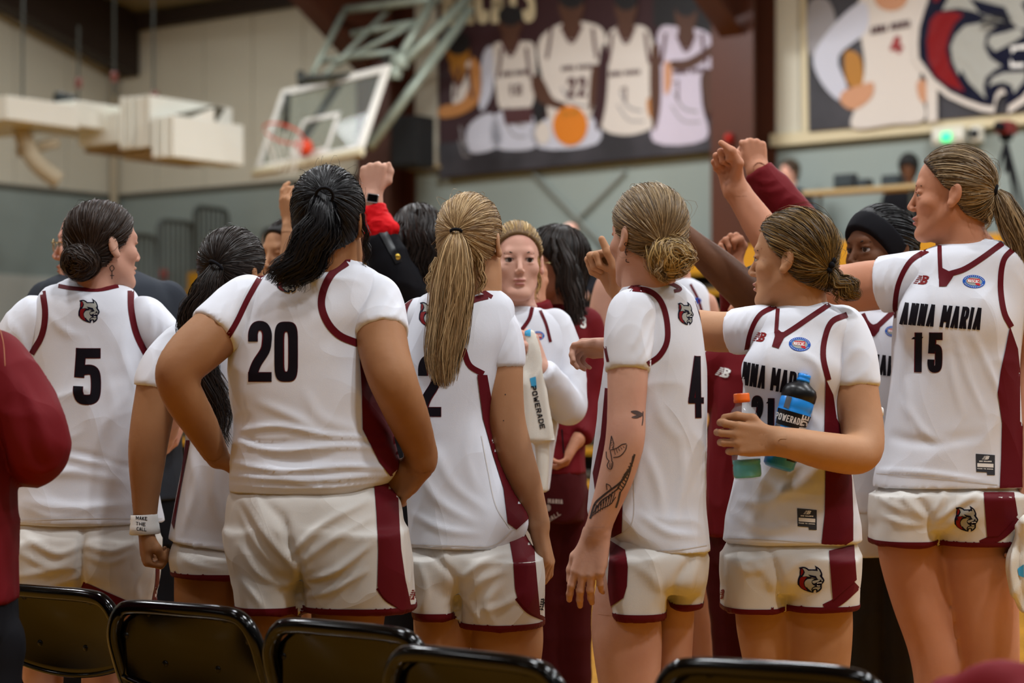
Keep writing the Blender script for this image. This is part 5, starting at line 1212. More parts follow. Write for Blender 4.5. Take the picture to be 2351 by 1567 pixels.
j.build(.003, (7, 7, 6), [([(1480, 1030), (1510, 1110), (1520, 1180)], 5, 12), ([(1560, 1000), (1570, 1100), (1545, 1200)], 4, 12), ([(1470, 1180), (1530, 1220), (1600, 1230)], 5, 10), ([(1500, 900), (1520, 960), (1560, 1010)], 3, 14), ([(1395, 1230), (1440, 1262)], 4, 7)])
u = Garment(p, 'undershirt', WHITE2, .007); u.stack([(640, 1458, 1548, .01, .058), (670, 1430, 1570, .01, .075), (730, 1415, 1590, .01, .085)], e=2.2)
u.sleeve(AL, (1441, 850), 6, -1); u.build(.0015, (14, 14, 6), [([(1495, 740), (1480, 790), (1462, 830)], 4, 6), ([(1500, 770), (1488, 810), (1475, 840)], 4, 6), ([(1480, 720), (1465, 770), (1450, 800)], 3, 7)])
j.bvh = bvh_of(j.obj, u.obj)
number(j, '4', (1580, 818), (33, 0), (2, 140), 12)
j.print('letters', glyph('A', (1357, 836), (21, 0), (-3, 42), 8), INK, .0015)
j.print('armhole_trim', [[ribbon([(1452, 662), (1490, 668), (1516, 690), (1530, 730), (1532, 780), (1515, 815), (1487, 836)], 13)], [ribbon([(1598, 690), (1612, 740), (1621, 800)], 5)], [ribbon([(1386, 770), (1390, 800), (1396, 830)], 6)]], MAROON)
j.print('collar_trim', [[ribbon([(1440, 668), (1460, 654), (1490, 648)], 8)], [ribbon([(1535, 650), (1550, 655), (1562, 664), (1548, 668)], 8)]], MAROON)
j.print('side_panel', [[np.array([(1390, 890), (1440, 900), (1456, 1040), (1430, 1160), (1428, 1222), (1400, 1236), (1375, 1190), (1362, 1085), (1380, 1000)])]], MAROON)
j.print('seam_stitch', [[ribbon([(1455, 1100), (1452, 1195), (1412, 1235)], 2)], [ribbon([(1415, 1235), (1456, 1264), (1550, 1262), (1628, 1250)], 2.2)]], mat('stitch_grey', '#d5cfcb'))
emblem(j, 1556, 692, 1592, 746, .1)
s = Garment(p, 'shorts', SHORT, .0065)
s.stack([(1225, 1410, 1612, 0, .115), (1255, 1400, 1620, 0, .128), (1285, 1392, 1624, 0, .143), (1340, 1394, 1620, 0, .14), (1365, 1405, 1610, 0, .11)], .02)
s.stack([(1285, 1388, 1545, -.03, .12), (1360, 1392, 1532, -.03, .12), (1426, 1398, 1526, -.03, .115)], .02, 2.6, leg=True); s.stack([(1285, 1505, 1624, .05, .11), (1400, 1536, 1611, .05, .1)], .02, 2.6, leg=True)
s.build(.0025, (10, 10, 5), [([(1590, 1280), (1555, 1330), (1532, 1400)], -8, 10), ([(1450, 1290), (1500, 1330), (1520, 1390)], 4, 12), ([(1600, 1300), (1580, 1350), (1570, 1390)], 4, 9)])
s.hem(MAROON)
s.print('side_panel', [[np.array([(1402, 1240), (1436, 1262), (1442, 1300), (1440, 1345), (1432, 1372), (1402, 1392), (1396, 1340)])]], MAROON)

p.hair(HM['sandy'], grow=.008, nape=-.052, tie=(1522, 560), n=2300, width=.0014, M=10, wisps=30, buns=[dict(c=(1532, 588, -.075), r=(.05, .045, .047), n=300, width=.0018, loose=.008, axis=[.5, -1, 0])],
       extra=lambda f, h: f.ell(p.w(1530, 588, -.07), (.042, .034, .040), None, .012), tails=[dict(guide=[(1525, 590, -.12, 12), (1515, 625, -.12, 14), (1530, 655, -.11, 8)], n=40, width=.002), dict(guide=[(1550, 580, -.11, 12), (1565, 620, -.11, 16), (1560, 640, -.11, 10)], n=50, width=.002), dict(guide=[(1570, 560, -.1, 8), (1588, 590, -.1, 14), (1580, 620, -.1, 10)], n=30, width=.0014)])
gold = Person.bun(p, (1536, 592, -.082), (.051, .046, .046), n=420, width=.0018, loose=.010, axis=[.5, -1, 0])
v, q = strands_mesh(*gold[0]); mesh_np('bun_highlight', v, [q], HM['fairb'][0], p.root)
p.print('neck_tattoo', [[ribbon(q, 1.7)] for q in ([(1437, 556), (1434, 560), (1437, 564), (1441, 560), (1437, 556)], [(1438, 570), (1436, 578), (1439, 586)], [(1434, 578), (1442, 578)], [(1438, 594), (1438, 600), (1445, 602)])], TATT2, step=3)
# forearm tattoos: dove, spread wings, dragonfly
def arc(*q, w=2.0): return [ribbon(list(q), w)]
dove = [arc((1404, 1000), (1401, 1020), (1399, 1032)), arc((1404, 1000), (1409, 1018), (1407, 1032)), arc((1401, 1033), (1416, 1028), (1428, 1020), (1438, 1018)), arc((1439, 1020), (1436, 1032), (1424, 1046), (1408, 1050)), arc((1392, 1036), (1393, 1050), (1399, 1058)), arc((1401, 1034), (1404, 1048), (1405, 1056)),
        arc((1399, 1057), (1394, 1068), (1399, 1076), (1405, 1074), (1407, 1062), (1404, 1056)), arc((1400, 1062), (1400, 1074), w=1.3), arc((1404, 1062), (1403, 1074), w=1.3)]
dove += [arc((1410+i*5, 1032-i*2), (1413+i*5.2, 1043-i*4), w=1.3) for i in range(5)]+[arc((1401+i*1.5, 1012+i*5), (1405+i, 1010+i*5), w=1.2) for i in range(4)]
wing = [arc((1457, 1042), (1448, 1070), (1432, 1098), (1418, 1112), (1402, 1124), (1384, 1138), (1366, 1156), (1355, 1190), w=4.5), arc((1453, 1046), (1447, 1080), (1436, 1110), (1424, 1130), w=2.5),
        arc((1420, 1120), (1400, 1136), (1380, 1150), (1362, 1178), w=3), arc((1414, 1140), (1400, 1158), (1380, 1168), (1356, 1186), w=2), arc((1424, 1128), (1419, 1150), (1414, 1165), w=4), arc((1392, 1110), (1400, 1114), (1404, 1122), w=2.2), arc((1392, 1110), (1394, 1124), w=2)]
wing += [arc((1446-i*3.2, 1062+i*7.2), (1452-i*3.0, 1070+i*7.0), w=2.4) for i in range(9)]+[arc((1412-i*6.2, 1130+i*5.0), (1404-i*5.2, 1156+i*3.4), w=1.8) for i in range(8)]+[arc((1440-i*3, 1080+i*6), (1432-i*3, 1090+i*6), w=2.2) for i in range(7)]+[arc((1406-i*6, 1128+i*5), (1402-i*6, 1140+i*5), w=2.2) for i in range(7)]
fly = [[rnd([(1448, 944), (1462, 942), (1476, 950), (1462, 952)])], [rnd([(1450, 957), (1464, 952), (1476, 953), (1462, 960)])], arc((1476, 944), (1476, 962), (1474, 976), w=2.2)]
for nm, sh in (('dove_tattoo', dove), ('wing_tattoo', wing), ('dragonfly_tattoo', fly)): p.print(nm, sh, TATT2 if nm != 'dragonfly_tattoo' else TATT, step=4)
# ---- number 21, profile, holding two bottles
p = Person(4.85, 'player in white jersey number 21 hugging a blue and a clear bottle', 'olive', 1820)
p.head(1816, 598, -115, k=.97, face=True, res=.0034, lid=.005)
p.limb([(1835, 640, .0, 48), (1840, 690, .0, 50), (1838, 740, .02, 66)])
T = [(698, 1792, 1900, .01, .06), (715, 1752, 1935, .01, .085), (745, 1728, 1958, .01, .105), (830, 1713, 1935, 0, .12), (900, 1708, 1920, 0, .125), (1000, 1702, 1935, 0, .125), (1100, 1690, 1952, 0, .13), (1200, 1668, 1970, 0, .14), (1252, 1660, 1976, 0, .145)]
p.torso(T[:-1], .03)
AL = [(1755, 750, .0, 44), (1720, 758, .02, 42), (1660, 762, .06, 43), (1600, 755, .12, 42), (1530, 735, .2, 36), (1480, 700, .26, 31), (1424, 668, .3, 25)]; p.limb(AL)
AR = [(1932, 752, 0, 46), (1958, 820, -.03, 47), (1966, 910, -.05, 49), (1980, 990, -.08, 46), (1972, 1040, -.12, 44), (1900, 1036, -.19, 41), (1830, 1020, -.225, 34), (1782, 1012, -.24, 27)]; p.limb(AR)
p.hand(p.w(1424, 668, .3), [-.42, 0, .85], [-.75, -.4, -.3], (78, 92, 45), 'up', True, 1.18)
p.hand(p.w(1780, 1012, -.24), [-1, -.05, .06], [0, 1, 0], [(28, 42, 30), (32, 44, 32), (34, 46, 32), (38, 46, 30)], [(.022, .026, .006), (.046, .052, .010), (.050, .085, .022), (.046, .112, .034)], False, 1.04, .12)
p.leg([(1750, 1310, 0, 56), (1752, 1420, 0, 60), (1760, 1540, 0, 48)]); p.leg([(1870, 1310, 0, 70), (1878, 1420, 0, 76), (1880, 1540, 0, 66)])
p.build(); p.eyes(brow=HM['dbrown'][1], lip='#b8766a')
j = Garment(p, 'jersey', WHITE, .006); j.stack(T, e=2.3); j.blob(1770, 850, -.085, (.07, .05, .065), .05); j.blob(1855, 855, -.085, (.07, .05, .065), .05)
j.build(.003, (7, 7, 6), [([(1740, 1090), (1800, 1130), (1870, 1110)], 6, 14), ([(1700, 1150), (1770, 1150), (1850, 1090)], 5, 12), ([(1770, 760), (1760, 800), (1755, 850)], 4, 8), ([(1815, 800), (1870, 830), (1890, 880)], 4, 10), ([(1690, 1180), (1760, 1215), (1850, 1200)], 4, 12), ([(1880, 880), (1860, 940), (1880, 980)], 4, 9), ([(1670, 1230), (1760, 1240), (1880, 1245)], 3, 7)])
u = Garment(p, 'undershirt', WHITE2, .007); u.stack([(692, 1800, 1895, .01, .057), (715, 1762, 1930, .01, .08), (760, 1740, 1948, .01, .095)], e=2.2); u.sleeve(AL, (1682, 764), 5, 2); u.sleeve(AR, (1964, 892), 5, -1)
u.build(.0015, (14, 14, 6), [([(1720, 715), (1700, 750), (1705, 790)], 4, 5), ([(1740, 710), (1718, 750), (1715, 790)], 4, 5), ([(1700, 720), (1685, 750), (1690, 785)], 3, 5), ([(1975, 790), (1940, 830), (1920, 880)], 3, 9), ([(1990, 850), (1950, 880), (1925, 895)], 3, 7)])
j.bvh = bvh_of(j.obj, u.obj)
j.print('armhole_trim', [[ribbon([(1782, 702), (1745, 722), (1724, 760), (1714, 805)], 11)], [ribbon([(1945, 722), (1910, 738), (1894, 775), (1890, 820), (1902, 872)], 13)]], MAROON)
j.print('collar_trim', [[ribbon([(1786, 708), (1784, 735), (1782, 765)], 9)], [ribbon([(1905, 698), (1860, 728), (1825, 752), (1800, 768)], 12)]], MAROON)
j.print('collar_panel', [[np.array([(1778, 755), (1788, 757), (1794, 762), (1803, 762), (1808, 768), (1800, 776), (1788, 800), (1772, 795), (1779, 772)])]], MAROON, .0016)
j.print('side_panel', [[np.array([(1895, 868), (1912, 905), (1920, 960), (1945, 1010), (1955, 1100), (1958, 1180), (1958, 1240), (1920, 1262), (1885, 1254), (1893, 1180), (1895, 1080), (1892, 1000)])]], MAROON)
j.print('hem_stitch', [[ribbon([(1662, 1236), (1760, 1238), (1880, 1246)], 2)], [ribbon([(1884, 1240), (1922, 1248), (1957, 1226)], 1.6)]], mat('stitch_grey', '#d5cfcb'))
j.print('team_lettering', text('ANNA MARIA', (1690, 826), (168, 34), (-6, 52), 7, .16), INK, .0015, 6, 'black slanted team name')
number(j, '21', (1727, 907), (52, 9), (-1, 77), 13, .3)
badge(j, 1836, 790, 25, 16); maker(j, (1730, 760), (31, 4), (-4, 22), REDP); sizetag(j, 1830, 1166, 1875, 1209, 2)
s = Garment(p, 'shorts', SHORT, .0065)
s.stack([(1225, 1685, 1955, 0, .115), (1252, 1673, 1963, 0, .132), (1282, 1661, 1971, 0, .149), (1335, 1660, 1968, 0, .145), (1365, 1680, 1955, 0, .12)], .02)
s.stack([(1285, 1660, 1800, 0, .135), (1410, 1657, 1796, 0, .13)], .02, 2.6, leg=True); s.stack([(1285, 1790, 1972, -.01, .14), (1405, 1795, 1968, 0, .135)], .02, 2.6, leg=True)
s.build(.0025, (10, 10, 5), [([(1765, 1255), (1785, 1320), (1796, 1400)], -12, 8), ([(1680, 1290), (1720, 1310), (1760, 1300)], 5, 10), ([(1720, 1280), (1760, 1320), (1780, 1360)], 4, 9), ([(1870, 1280), (1820, 1300), (1800, 1330)], 4, 10)])
s.hem(MAROON)
s.print('side_panel', [[np.array([(1903, 1264), (1960, 1250), (1966, 1330), (1912, 1378), (1908, 1330)])]], MAROON)
s.print('hem_band', [[ribbon([(1893, 1396), (1930, 1376), (1968, 1342)], 21)]], MAROON)
emblem(s, 1831, 1297, 1893, 1360); maker(s, (1652, 1352), (12, 0), (-1, 22), REDP)
p.hair(HM['mixed'], grow=.009, nape=-.062, tie=(1903, 618), n=2300, width=.0014, M=11, wisps=70, jitter=.004, cut=.006, tails=[dict(guide=[(1904, 618, -.05, 12), (1922, 640, -.06, 20), (1940, 655, -.065, 24), (1958, 670, -.065, 24), (1970, 690, -.06, 8)], n=400, wave=.008, freq=2, width=.0016), dict(guide=[(1915, 640, -.06, 10), (1918, 670, -.06, 8), (1925, 700, -.06, 4)], n=24, width=.0012)])
for i, (x, y) in enumerate(((1905, 612),)):
    m = MB(); C = p.w(x, y, -.055)
    for k in range(9):
        t = k/9*6.283; q = C+np.array([.004*math.cos(t)*2, -.014*math.sin(t)*1.2, .018*math.cos(t)]); m.lathe([(1e-4, -.009)]+[(.009*math.sin(a), -.009*math.cos(a)) for a in (.6, 1.2, 1.9, 2.5)]+[(1e-4, .009)], q, n=8)
    m.build('scrunchie', BLACKC, p.root, True)
p.print('freckles', [[ellipse(x, y, r, r, n=8)] for x, y, r in ((1748, 570, 1.2), (1757, 590, 1.0), (1752, 597, 1.1), (1770, 612, .9), (1742, 648, .9))], mat('freckle', '#b4715a', rough=.6), step=4)
m = MB(); C = p.w(2024, 945, -.055); m.lathe([(1e-4, .004), (.010, .0035), (.012, 0), (.012, -.002)], C, [[0, 1, 0], [0, 0, 1], [1, 0, 0]], 20); m.build('glucose_sensor', WP, p.root, True)['label'] = 'small white round sensor patch on the upper arm'

# ---- number 15, tall, fist raised
p = Person(5.15, 'player in white jersey number 15 raising one fist above the huddle', 'warm', 2190)
p.head(2182, 450, -105, k=.98, face=True, res=.0034, lid=.007)
p.limb([(2200, 495, .0, 48), (2212, 550, .0, 50), (2218, 610, .02, 66)])
T = [(556, 2168, 2300, .01, .065), (575, 2120, 2335, .01, .09), (610, 2080, 2365, .01, .11), (720, 2056, 2352, 0, .125), (850, 2048, 2338, 0, .13), (1000, 2030, 2345, 0, .13), (1090, 2010, 2352, 0, .14), (1122, 2006, 2356, 0, .145)]
p.torso(T[:-1], .03)
AL = [(2120, 632, 0, 50), (2060, 648, .02, 52), (1990, 656, .06, 54), (1920, 662, .1, 50), (1840, 640, .16, 44), (1785, 575, .2, 40), (1740, 510, .22, 35), (1700, 450, .24, 27), (1688, 432, .24, 26)]; p.limb(AL)
AR = [(2335, 630, .0, 50), (2362, 720, 0, 48), (2368, 850, .02, 42), (2362, 980, -.02, 38), (2358, 1100, -.06, 28), (2356, 1180, -.08, 24)]; p.limb(AR)
p.hand(p.w(1686, 434, .24), [-.2, 0, 1], [-.75, -.65, .0], [(74, 100, 62), (80, 100, 62), (84, 100, 60), (90, 98, 58)], [(.022, .026, .008), (.046, .058, .016), (.044, .090, .030), (.022, .116, .040)], True, 1.08)
p.hand(p.w(2356, 1182, -.08), [0, -.1, -1], [-1, .1, 0], (40, 50, 30), 'side', False, res=.0042)
p.leg([(2080, 1180, 0, 58), (2088, 1262, 0, 68), (2112, 1370, 0, 63), (2140, 1480, 0, 53), (2152, 1560, 0, 50)]); p.leg([(2240, 1180, 0, 72), (2247, 1262, 0, 88), (2255, 1370, 0, 79), (2268, 1480, 0, 68), (2272, 1560, 0, 60)])
p.build(); p.eyes(brow=HM['sandy'][1], lip='#b86f68')
j = Garment(p, 'jersey', WHITE, .006); j.stack(T, e=2.3); j.blob(2130, 730, -.085, (.075, .05, .07), .05); j.blob(2230, 735, -.085, (.075, .05, .07), .05)
j.build(.0025, (7, 7, 5), [([(2195, 770), (2220, 860), (2260, 950)], 5, 9), ([(2235, 770), (2270, 850), (2300, 920)], 5, 9), ([(2175, 800), (2190, 880), (2210, 950)], 4, 9), ([(2080, 760), (2075, 850), (2090, 950)], 4, 10), ([(2080, 930), (2130, 1000), (2180, 1010)], 4, 10), ([(2150, 600), (2140, 640), (2135, 690)], 4, 7), ([(2010, 1080), (2120, 1085), (2270, 1105)], 4, 7), ([(2040, 1000), (2120, 1015), (2250, 1000)], -5, 14)])
u = Garment(p, 'undershirt', WHITE2, .007); u.stack([(552, 2175, 2290, .01, .06), (580, 2125, 2330, .01, .085), (640, 2085, 2355, .01, .10)], e=2.2); u.sleeve(AL, (2026, 653), 5, 4); u.sleeve(AR, (2362, 735), 5, 1)
u.build(.0015, (14, 14, 6), [([(2080, 590), (2055, 640), (2050, 690)], 4, 6), ([(2055, 590), (2030, 640), (2035, 690)], 4, 6), ([(2030, 600), (2012, 640), (2020, 680)], 3, 6)])
j.bvh = bvh_of(j.obj, u.obj)
j.print('armhole_trim', [[ribbon([(2130, 574), (2090, 600), (2064, 648), (2055, 700), (2060, 730)], 12)], [ribbon([(2328, 570), (2304, 598), (2297, 655), (2305, 715), (2322, 750)], 13)]], MAROON)
j.print('collar_trim', [[ribbon([(2157, 563), (2158, 600), (2160, 640)], 10)], [ribbon([(2302, 558), (2255, 592), (2215, 617), (2182, 628)], 13)]], MAROON)
j.print('collar_panel', [[np.array([(2155, 610), (2166, 616), (2178, 622), (2196, 620), (2185, 640), (2173, 657), (2156, 658)])]], MAROON, .0016)
j.print('side_panel', [[np.array([(2318, 748), (2336, 800), (2346, 900), (2350, 1000), (2352, 1118), (2295, 1120), (2298, 1050), (2300, 970), (2290, 900), (2297, 850), (2308, 800)])]], MAROON)
j.print('hem_stitch', [[ribbon([(2012, 1086), (2150, 1098), (2290, 1112)], 2)]], mat('stitch_grey', '#d5cfcb'))
j.print('team_lettering', text('ANNA MARIA', (2074, 694), (184, 13), (-9, 50), 8, .16), INK, .0015, 6, 'black slanted team name')
number(j, '15', (2096, 764), (67, 0), (-1, 89), 15, .3)
badge(j, 2236, 646, 26, 15); maker(j, (2098, 630), (36, 3), (-2, 21), REDP); sizetag(j, 2240, 1041, 2284, 1084, 1)
s = Garment(p, 'shorts', SHORT, .0065)
s.stack([(1090, 2034, 2330, 0, .115), (1122, 2020, 2342, 0, .13), (1145, 2006, 2349, 0, .148), (1190, 2000, 2348, 0, .145), (1215, 2015, 2335, 0, .12)], .02)
s.stack([(1140, 2000, 2150, 0, .135), (1256, 2002, 2142, 0, .13)], .02, 2.6, leg=True); s.stack([(1140, 2120, 2350, -.01, .145), (1256, 2145, 2336, 0, .14)], .02, 2.6, leg=True)
s.build(.003, (10, 10, 5), [([(2100, 1130), (2130, 1180), (2142, 1240)], -10, 9), ([(2250, 1130), (2190, 1165), (2145, 1200)], 9, 8), ([(2240, 1160), (2190, 1195), (2150, 1225)], 7, 8), ([(2060, 1120), (2090, 1160), (2130, 1190)], 7, 9), ([(2020, 1180), (2070, 1200), (2120, 1205)], 6, 8), ([(2015, 1140), (2050, 1160), (2100, 1180)], 5, 9), ([(2170, 1110), (2160, 1150), (2140, 1180)], 6, 8)])
s.hem(MAROON)
s.print('side_panel', [[np.array([(2258, 1130), (2328, 1130), (2336, 1182), (2292, 1230), (2266, 1232), (2262, 1180)])]], MAROON)
s.print('hem_band', [[ribbon([(2252, 1250), (2300, 1226), (2337, 1190)], 21)]], MAROON)
emblem(s, 2191, 1160, 2246, 1220)
p.hair(HM['sandy'], grow=.008, nape=-.06, tie=(2284, 438), n=2300, width=.0014, M=11, wisps=50, cut=.0, jitter=.003, tails=[dict(guide=[(2286, 438, -.035, 12), (2305, 462, -.045, 26), (2326, 520, -.05, 36), (2348, 580, -.05, 34), (2372, 650, -.05, 20)], n=700, wave=.005, width=.0018, freq=1.5), dict(guide=[(2275, 470, -.06, 5), (2272, 500, -.06, 5), (2262, 540, -.06, 3)], n=20, width=.0012)])
ringtie(p, 2286, 438, -.04, .013, .0045, BLACKC, [1, -.2, -.25])

# ---- blond player facing the camera, holding a towel
p = Person(5.70, 'player facing the camera in long white sleeves holding a towel', 'rosy', 1190)
p.head(1186, 603, 6, k=.92, face=True, res=.0034)
p.limb([(1188, 660, .02, 36), (1190, 710, .02, 38)])
T = [(712, 1145, 1248, .02, .06), (730, 1112, 1285, .02, .085), (770, 1098, 1302, .01, .1), (860, 1100, 1300, 0, .11), (980, 1095, 1280, 0, .115), (1132, 1078, 1262, 0, .125)]
p.torso(T, .03)
AR = [(1272, 748, .01, 36), (1296, 830, -.01, 36), (1308, 925, -.06, 35), (1285, 905, -.13, 32), (1255, 865, -.17, 27), (1240, 845, -.19, 23)]; p.limb(AR[:2]+[(1306, 935, -.06, 30), (1240, 843, -.19, 19)])
AL = [(1115, 748, .01, 36), (1095, 850, -.01, 34), (1090, 930, -.06, 32), (1120, 900, -.13, 28), (1150, 880, -.17, 22)]; p.limb(AL[:2]+[(1092, 930, -.06, 28), (1150, 880, -.17, 19)])
p.hand(p.w(1241, 842, -.19), [-.35, -.1, .9], [-.8, .5, .0], [(45, 75, 45), (52, 80, 45), (58, 80, 45), (62, 80, 45)], 'over', False, .95, .05)
p.hand(p.w(1150, 880, -.17), [.5, -.1, .8], [.5, .6, 0], (60, 80, 45), 'fist', True, .95, res=.0042)
p.leg([(1115, 1290, 0, 50), (1115, 1400, 0, 46), (1115, 1520, 0, 40)]); p.leg([(1190, 1290, 0, 50), (1190, 1400, 0, 46), (1190, 1520, 0, 40)])
p.build(); p.eyes(gaze=(.1, 1, -.05), brow=HM['brown'][1], lip='#b9766c')
j = Garment(p, 'jersey', WHITE, .007); j.stack(T); j.build(.003)
u = Garment(p, 'undershirt', WHITE2, .007); u.sleeve([(1272, 748, .01, 36), (1298, 840, -.01, 37), (1306, 935, -.06, 33), (1278, 895, -.13, 30), (1246, 850, -.19, 22)], (1246, 850), 4, 0); u.sleeve(AL, (1150, 880), 4, 0); u.stack([(706, 1150, 1240, .02, .058), (740, 1115, 1280, .02, .085)]); u.build(.002, (14, 14, 14))
j.bvh = bvh_of(j.obj, u.obj)
j.print('collar_trim', [[ribbon([(1222, 705), (1216, 730), (1203, 750), (1190, 765)], 9)], [ribbon([(1150, 705), (1160, 735), (1190, 765)], 9)]], MAROON)
j.print('armhole_trim', [[ribbon([(1240, 712), (1254, 745), (1264, 785)], 7)], [ribbon([(1132, 718), (1118, 750), (1112, 790)], 7)]], MAROON)
badge(j, 1236, 770, 14, 10); sizetag(j, 1236, 1060, 1256, 1095)
s = Garment(p, 'shorts', SHORT, .01); s.stack([(1110, 1090, 1250, 0, .11), (1200, 1075, 1238, 0, .125), (1330, 1072, 1236, 0, .125)]); s.build(.004)
p.hair(HM['fairb'], grow=.008, tie=tuple(p.hd.L(0, -.10, .03)), n=900, width=.002, cut=.008, M=10, tails=[dict(guide=[(1222, 560, -.02, 5), (1232, 600, -.03, 6), (1236, 650, -.02, 5), (1230, 690, -.02, 4)], n=30, width=.0018), dict(guide=[(1145, 560, -.02, 5), (1135, 620, -.02, 6), (1130, 690, -.0, 6)], n=30, width=.0018)])

# ---- woman with long dark hair and glasses, maroon tracksuit
p = Person(6.15, 'person in glasses and maroon tracksuit behind the player holding the towel', 'warm', 1285)
p.head(1270, 614, -72, k=.97, face=True, res=.0042)
p.limb([(1276, 660, .0, 34), (1280, 710, .02, 38)])
T = [(700, 1240, 1320, .02, .06), (722, 1212, 1345, .02, .09), (770, 1202, 1358, .01, .11), (880, 1208, 1350, 0, .12), (1000, 1215, 1342, 0, .125), (1090, 1218, 1345, 0, .13)]
p.torso(T, .03)
p.limb([(1225, 745, 0, 30), (1222, 800, -.08, 28), (1238, 740, -.16, 24), (1230, 690, -.18, 18)]); p.limb([(1345, 745, 0, 30), (1360, 850, 0, 28), (1345, 950, -.03, 24), (1325, 1010, -.1, 18)])
p.hand(p.w(1230, 690, -.18), [-.2, 0, 1], [0, 1, 0], (50, 60, 40), 'side', False, .95, res=.0042); p.hand(p.w(1325, 1010, -.1), [-.4, -.2, -.8], [-1, 0, 0], (40, 40, 30), 'side', True, .95, res=.0042)
p.leg([(1255, 1150, 0, 40), (1262, 1400, 0, 36)], thin=.7); p.leg([(1315, 1150, 0, 40), (1318, 1400, 0, 36)], thin=.7)
p.build(.014); p.eyes()
c = Garment(p, 'track_jacket', MAROON2, .008); c.stack(T); c.sleeve([(1225, 745, 0, 30), (1222, 800, -.08, 28), (1238, 740, -.16, 24), (1230, 690, -.18, 18)], (1231, 696), 7, 2); c.sleeve([(1345, 745, 0, 30), (1360, 850, 0, 28), (1345, 950, -.03, 24), (1325, 1010, -.1, 18)], (1326, 1005), 7, 2); c.build(.004, (12, 12, 8))
c.print('sleeve_number', text('3', (1331, 726), (14, 2), (0, 26), 5), WP, .003)
c.print('zip', [[ribbon([(1290, 985), (1294, 1040)], 3)]], BLACKC)
c = Garment(p, 'track_pants', MPANT, .009); c.stack([(1080, 1222, 1342, 0, .125), (1150, 1218, 1345, 0, .135), (1200, 1222, 1345, 0, .13)])
for x0, x1 in ((1255, 1262), (1313, 1318)): c.f.chain([(*p.w(x0, 1150, 0), .06), (*p.w(x1, 1380, 0), .058), (p.w(x1, 1400, 0)[0], p.Y, .12, .048)])
c.build(.005, (9, 9, 4))
c.print('pants_lettering', text('MARIA', (1258, 1144), (34, 2), (0, 10), 3), mat('faded_print', '#b3a39c'), .003); c.print('pants_lettering', text('BALL', (1256, 1190), (28, -18), (4, 9), 2.2), mat('faded_print', '#b3a39c'), .003)
c.print('pants_emblem', [[ellipse(1259, 1165, 6, 8)]], mat('faded_print', '#b3a39c'), .003)
p.hair(HM['dbrown'], grow=.014, n=500, tie=tuple(p.hd.L(0, -.03, .128)), cut=.02, ear=False, width=.0024, tails=[dict(guide=[(1282, 548, -.07, 12), (1300, 590, -.10, 18), (1308, 650, -.11, 24), (1318, 710, -.12, 24), (1326, 750, -.13, 16)], n=300, wave=.004, width=.003), dict(guide=[(1285, 548, -.05, 14), (1308, 590, -.05, 20), (1325, 660, -.06, 20), (1340, 728, -.06, 14)], n=260, wave=.004, width=.003), dict(guide=[(1268, 545, -.08, 6), (1276, 600, -.105, 7), (1290, 690, -.11, 12)], n=100, wave=.004, width=.0026)])
h = p.hd; g = MB()
for q in (-1, 1):
    g.tube([h.L(q*.033+.024*math.cos(t), .100, .002+.019*math.sin(t)) for t in np.linspace(0, 2*math.pi, 18)[:-1]], .0014, 5, closed=True); g.tube([h.L(q*.057, .098, .008), h.L(q*.078, .04, .01), h.L(q*.084, -.02, .006)], .0014, 5)
g.tube([h.L(-.009, .103, .004), h.L(.009, .103, .004)], .0014, 5); g.build('glasses', gm, p.root, True)
m = MB(); C = h.L(.086, -.006, -.045); m.lathe([(1e-4, -.012), (.006, -.008), (.007, -.002), (.003, .006), (1e-4, .008)], C, n=10); m.build('earring', gm, p.root, True)

# ---- woman in a black blazer, red cuff and watch, fist raised
p = Person(5.98, 'person in black blazer with ruffled red cuff and watch raising a fist', 'fair', 985)
p.head(962, 575, 176, k=1.0, face=False, res=.005)
p.limb([(965, 620, .0, 42), (968, 680, .02, 46)])
T = [(672, 925, 1015, .02, .06), (695, 880, 1055, .02, .09), (740, 862, 1078, .02, .11), (860, 868, 1070, .01, .12), (1000, 875, 1065, 0, .125), (1120, 865, 1075, 0, .13)]
p.torso(T, .03)
p.limb([(890, 720, .02, 36), (925, 690, -.08, 38), (903, 640, -.16, 38), (880, 575, -.17, 32), (862, 500, -.17, 23), (852, 452, -.17, 20)]); p.limb([(1052, 740, .02, 36), (1075, 850, .05, 34), (1060, 960, .1, 28), (1030, 1040, .1, 20)])
p.hand(p.w(852, 450, -.17), [.08, 0, 1], [0.05, 1, 0], [(78, 95, 50), (82, 95, 50), (85, 95, 50), (88, 95, 50)], [(.022, .026, .002), (.044, .048, .010), (.048, .076, .014), (.042, .096, .012)], False, 1.02)
p.hand(p.w(1030, 1040, .1), [-.2, 0, -1], [-1, 0, 0], (40, 40, 30), 'side', True, res=.005)
p.leg([(920, 1150, 0, 40), (925, 1400, 0, 36)], thin=.7); p.leg([(1010, 1150, 0, 40), (1012, 1400, 0, 36)], thin=.7)
p.build(.014)
c = Garment(p, 'blazer', BLACKC, .007); c.stack(T); c.limb([(975, 715, .02, 52), (935, 680, -.08, 54), (902, 628, -.16, 50), (884, 580, -.17, 43), (871, 540, -.17, 36)]); c.limb([(1052, 730, .02, 42), (1078, 850, .05, 42), (1062, 960, .1, 36), (1034, 1030, .1, 30)]); c.build(.004, (12, 12, 12))
c.print('cuff_strap', [[np.array([(867, 530), (886, 526), (922, 600), (908, 606)])]], mat('black_satin', '#0c0c10', rough=.35), .004)
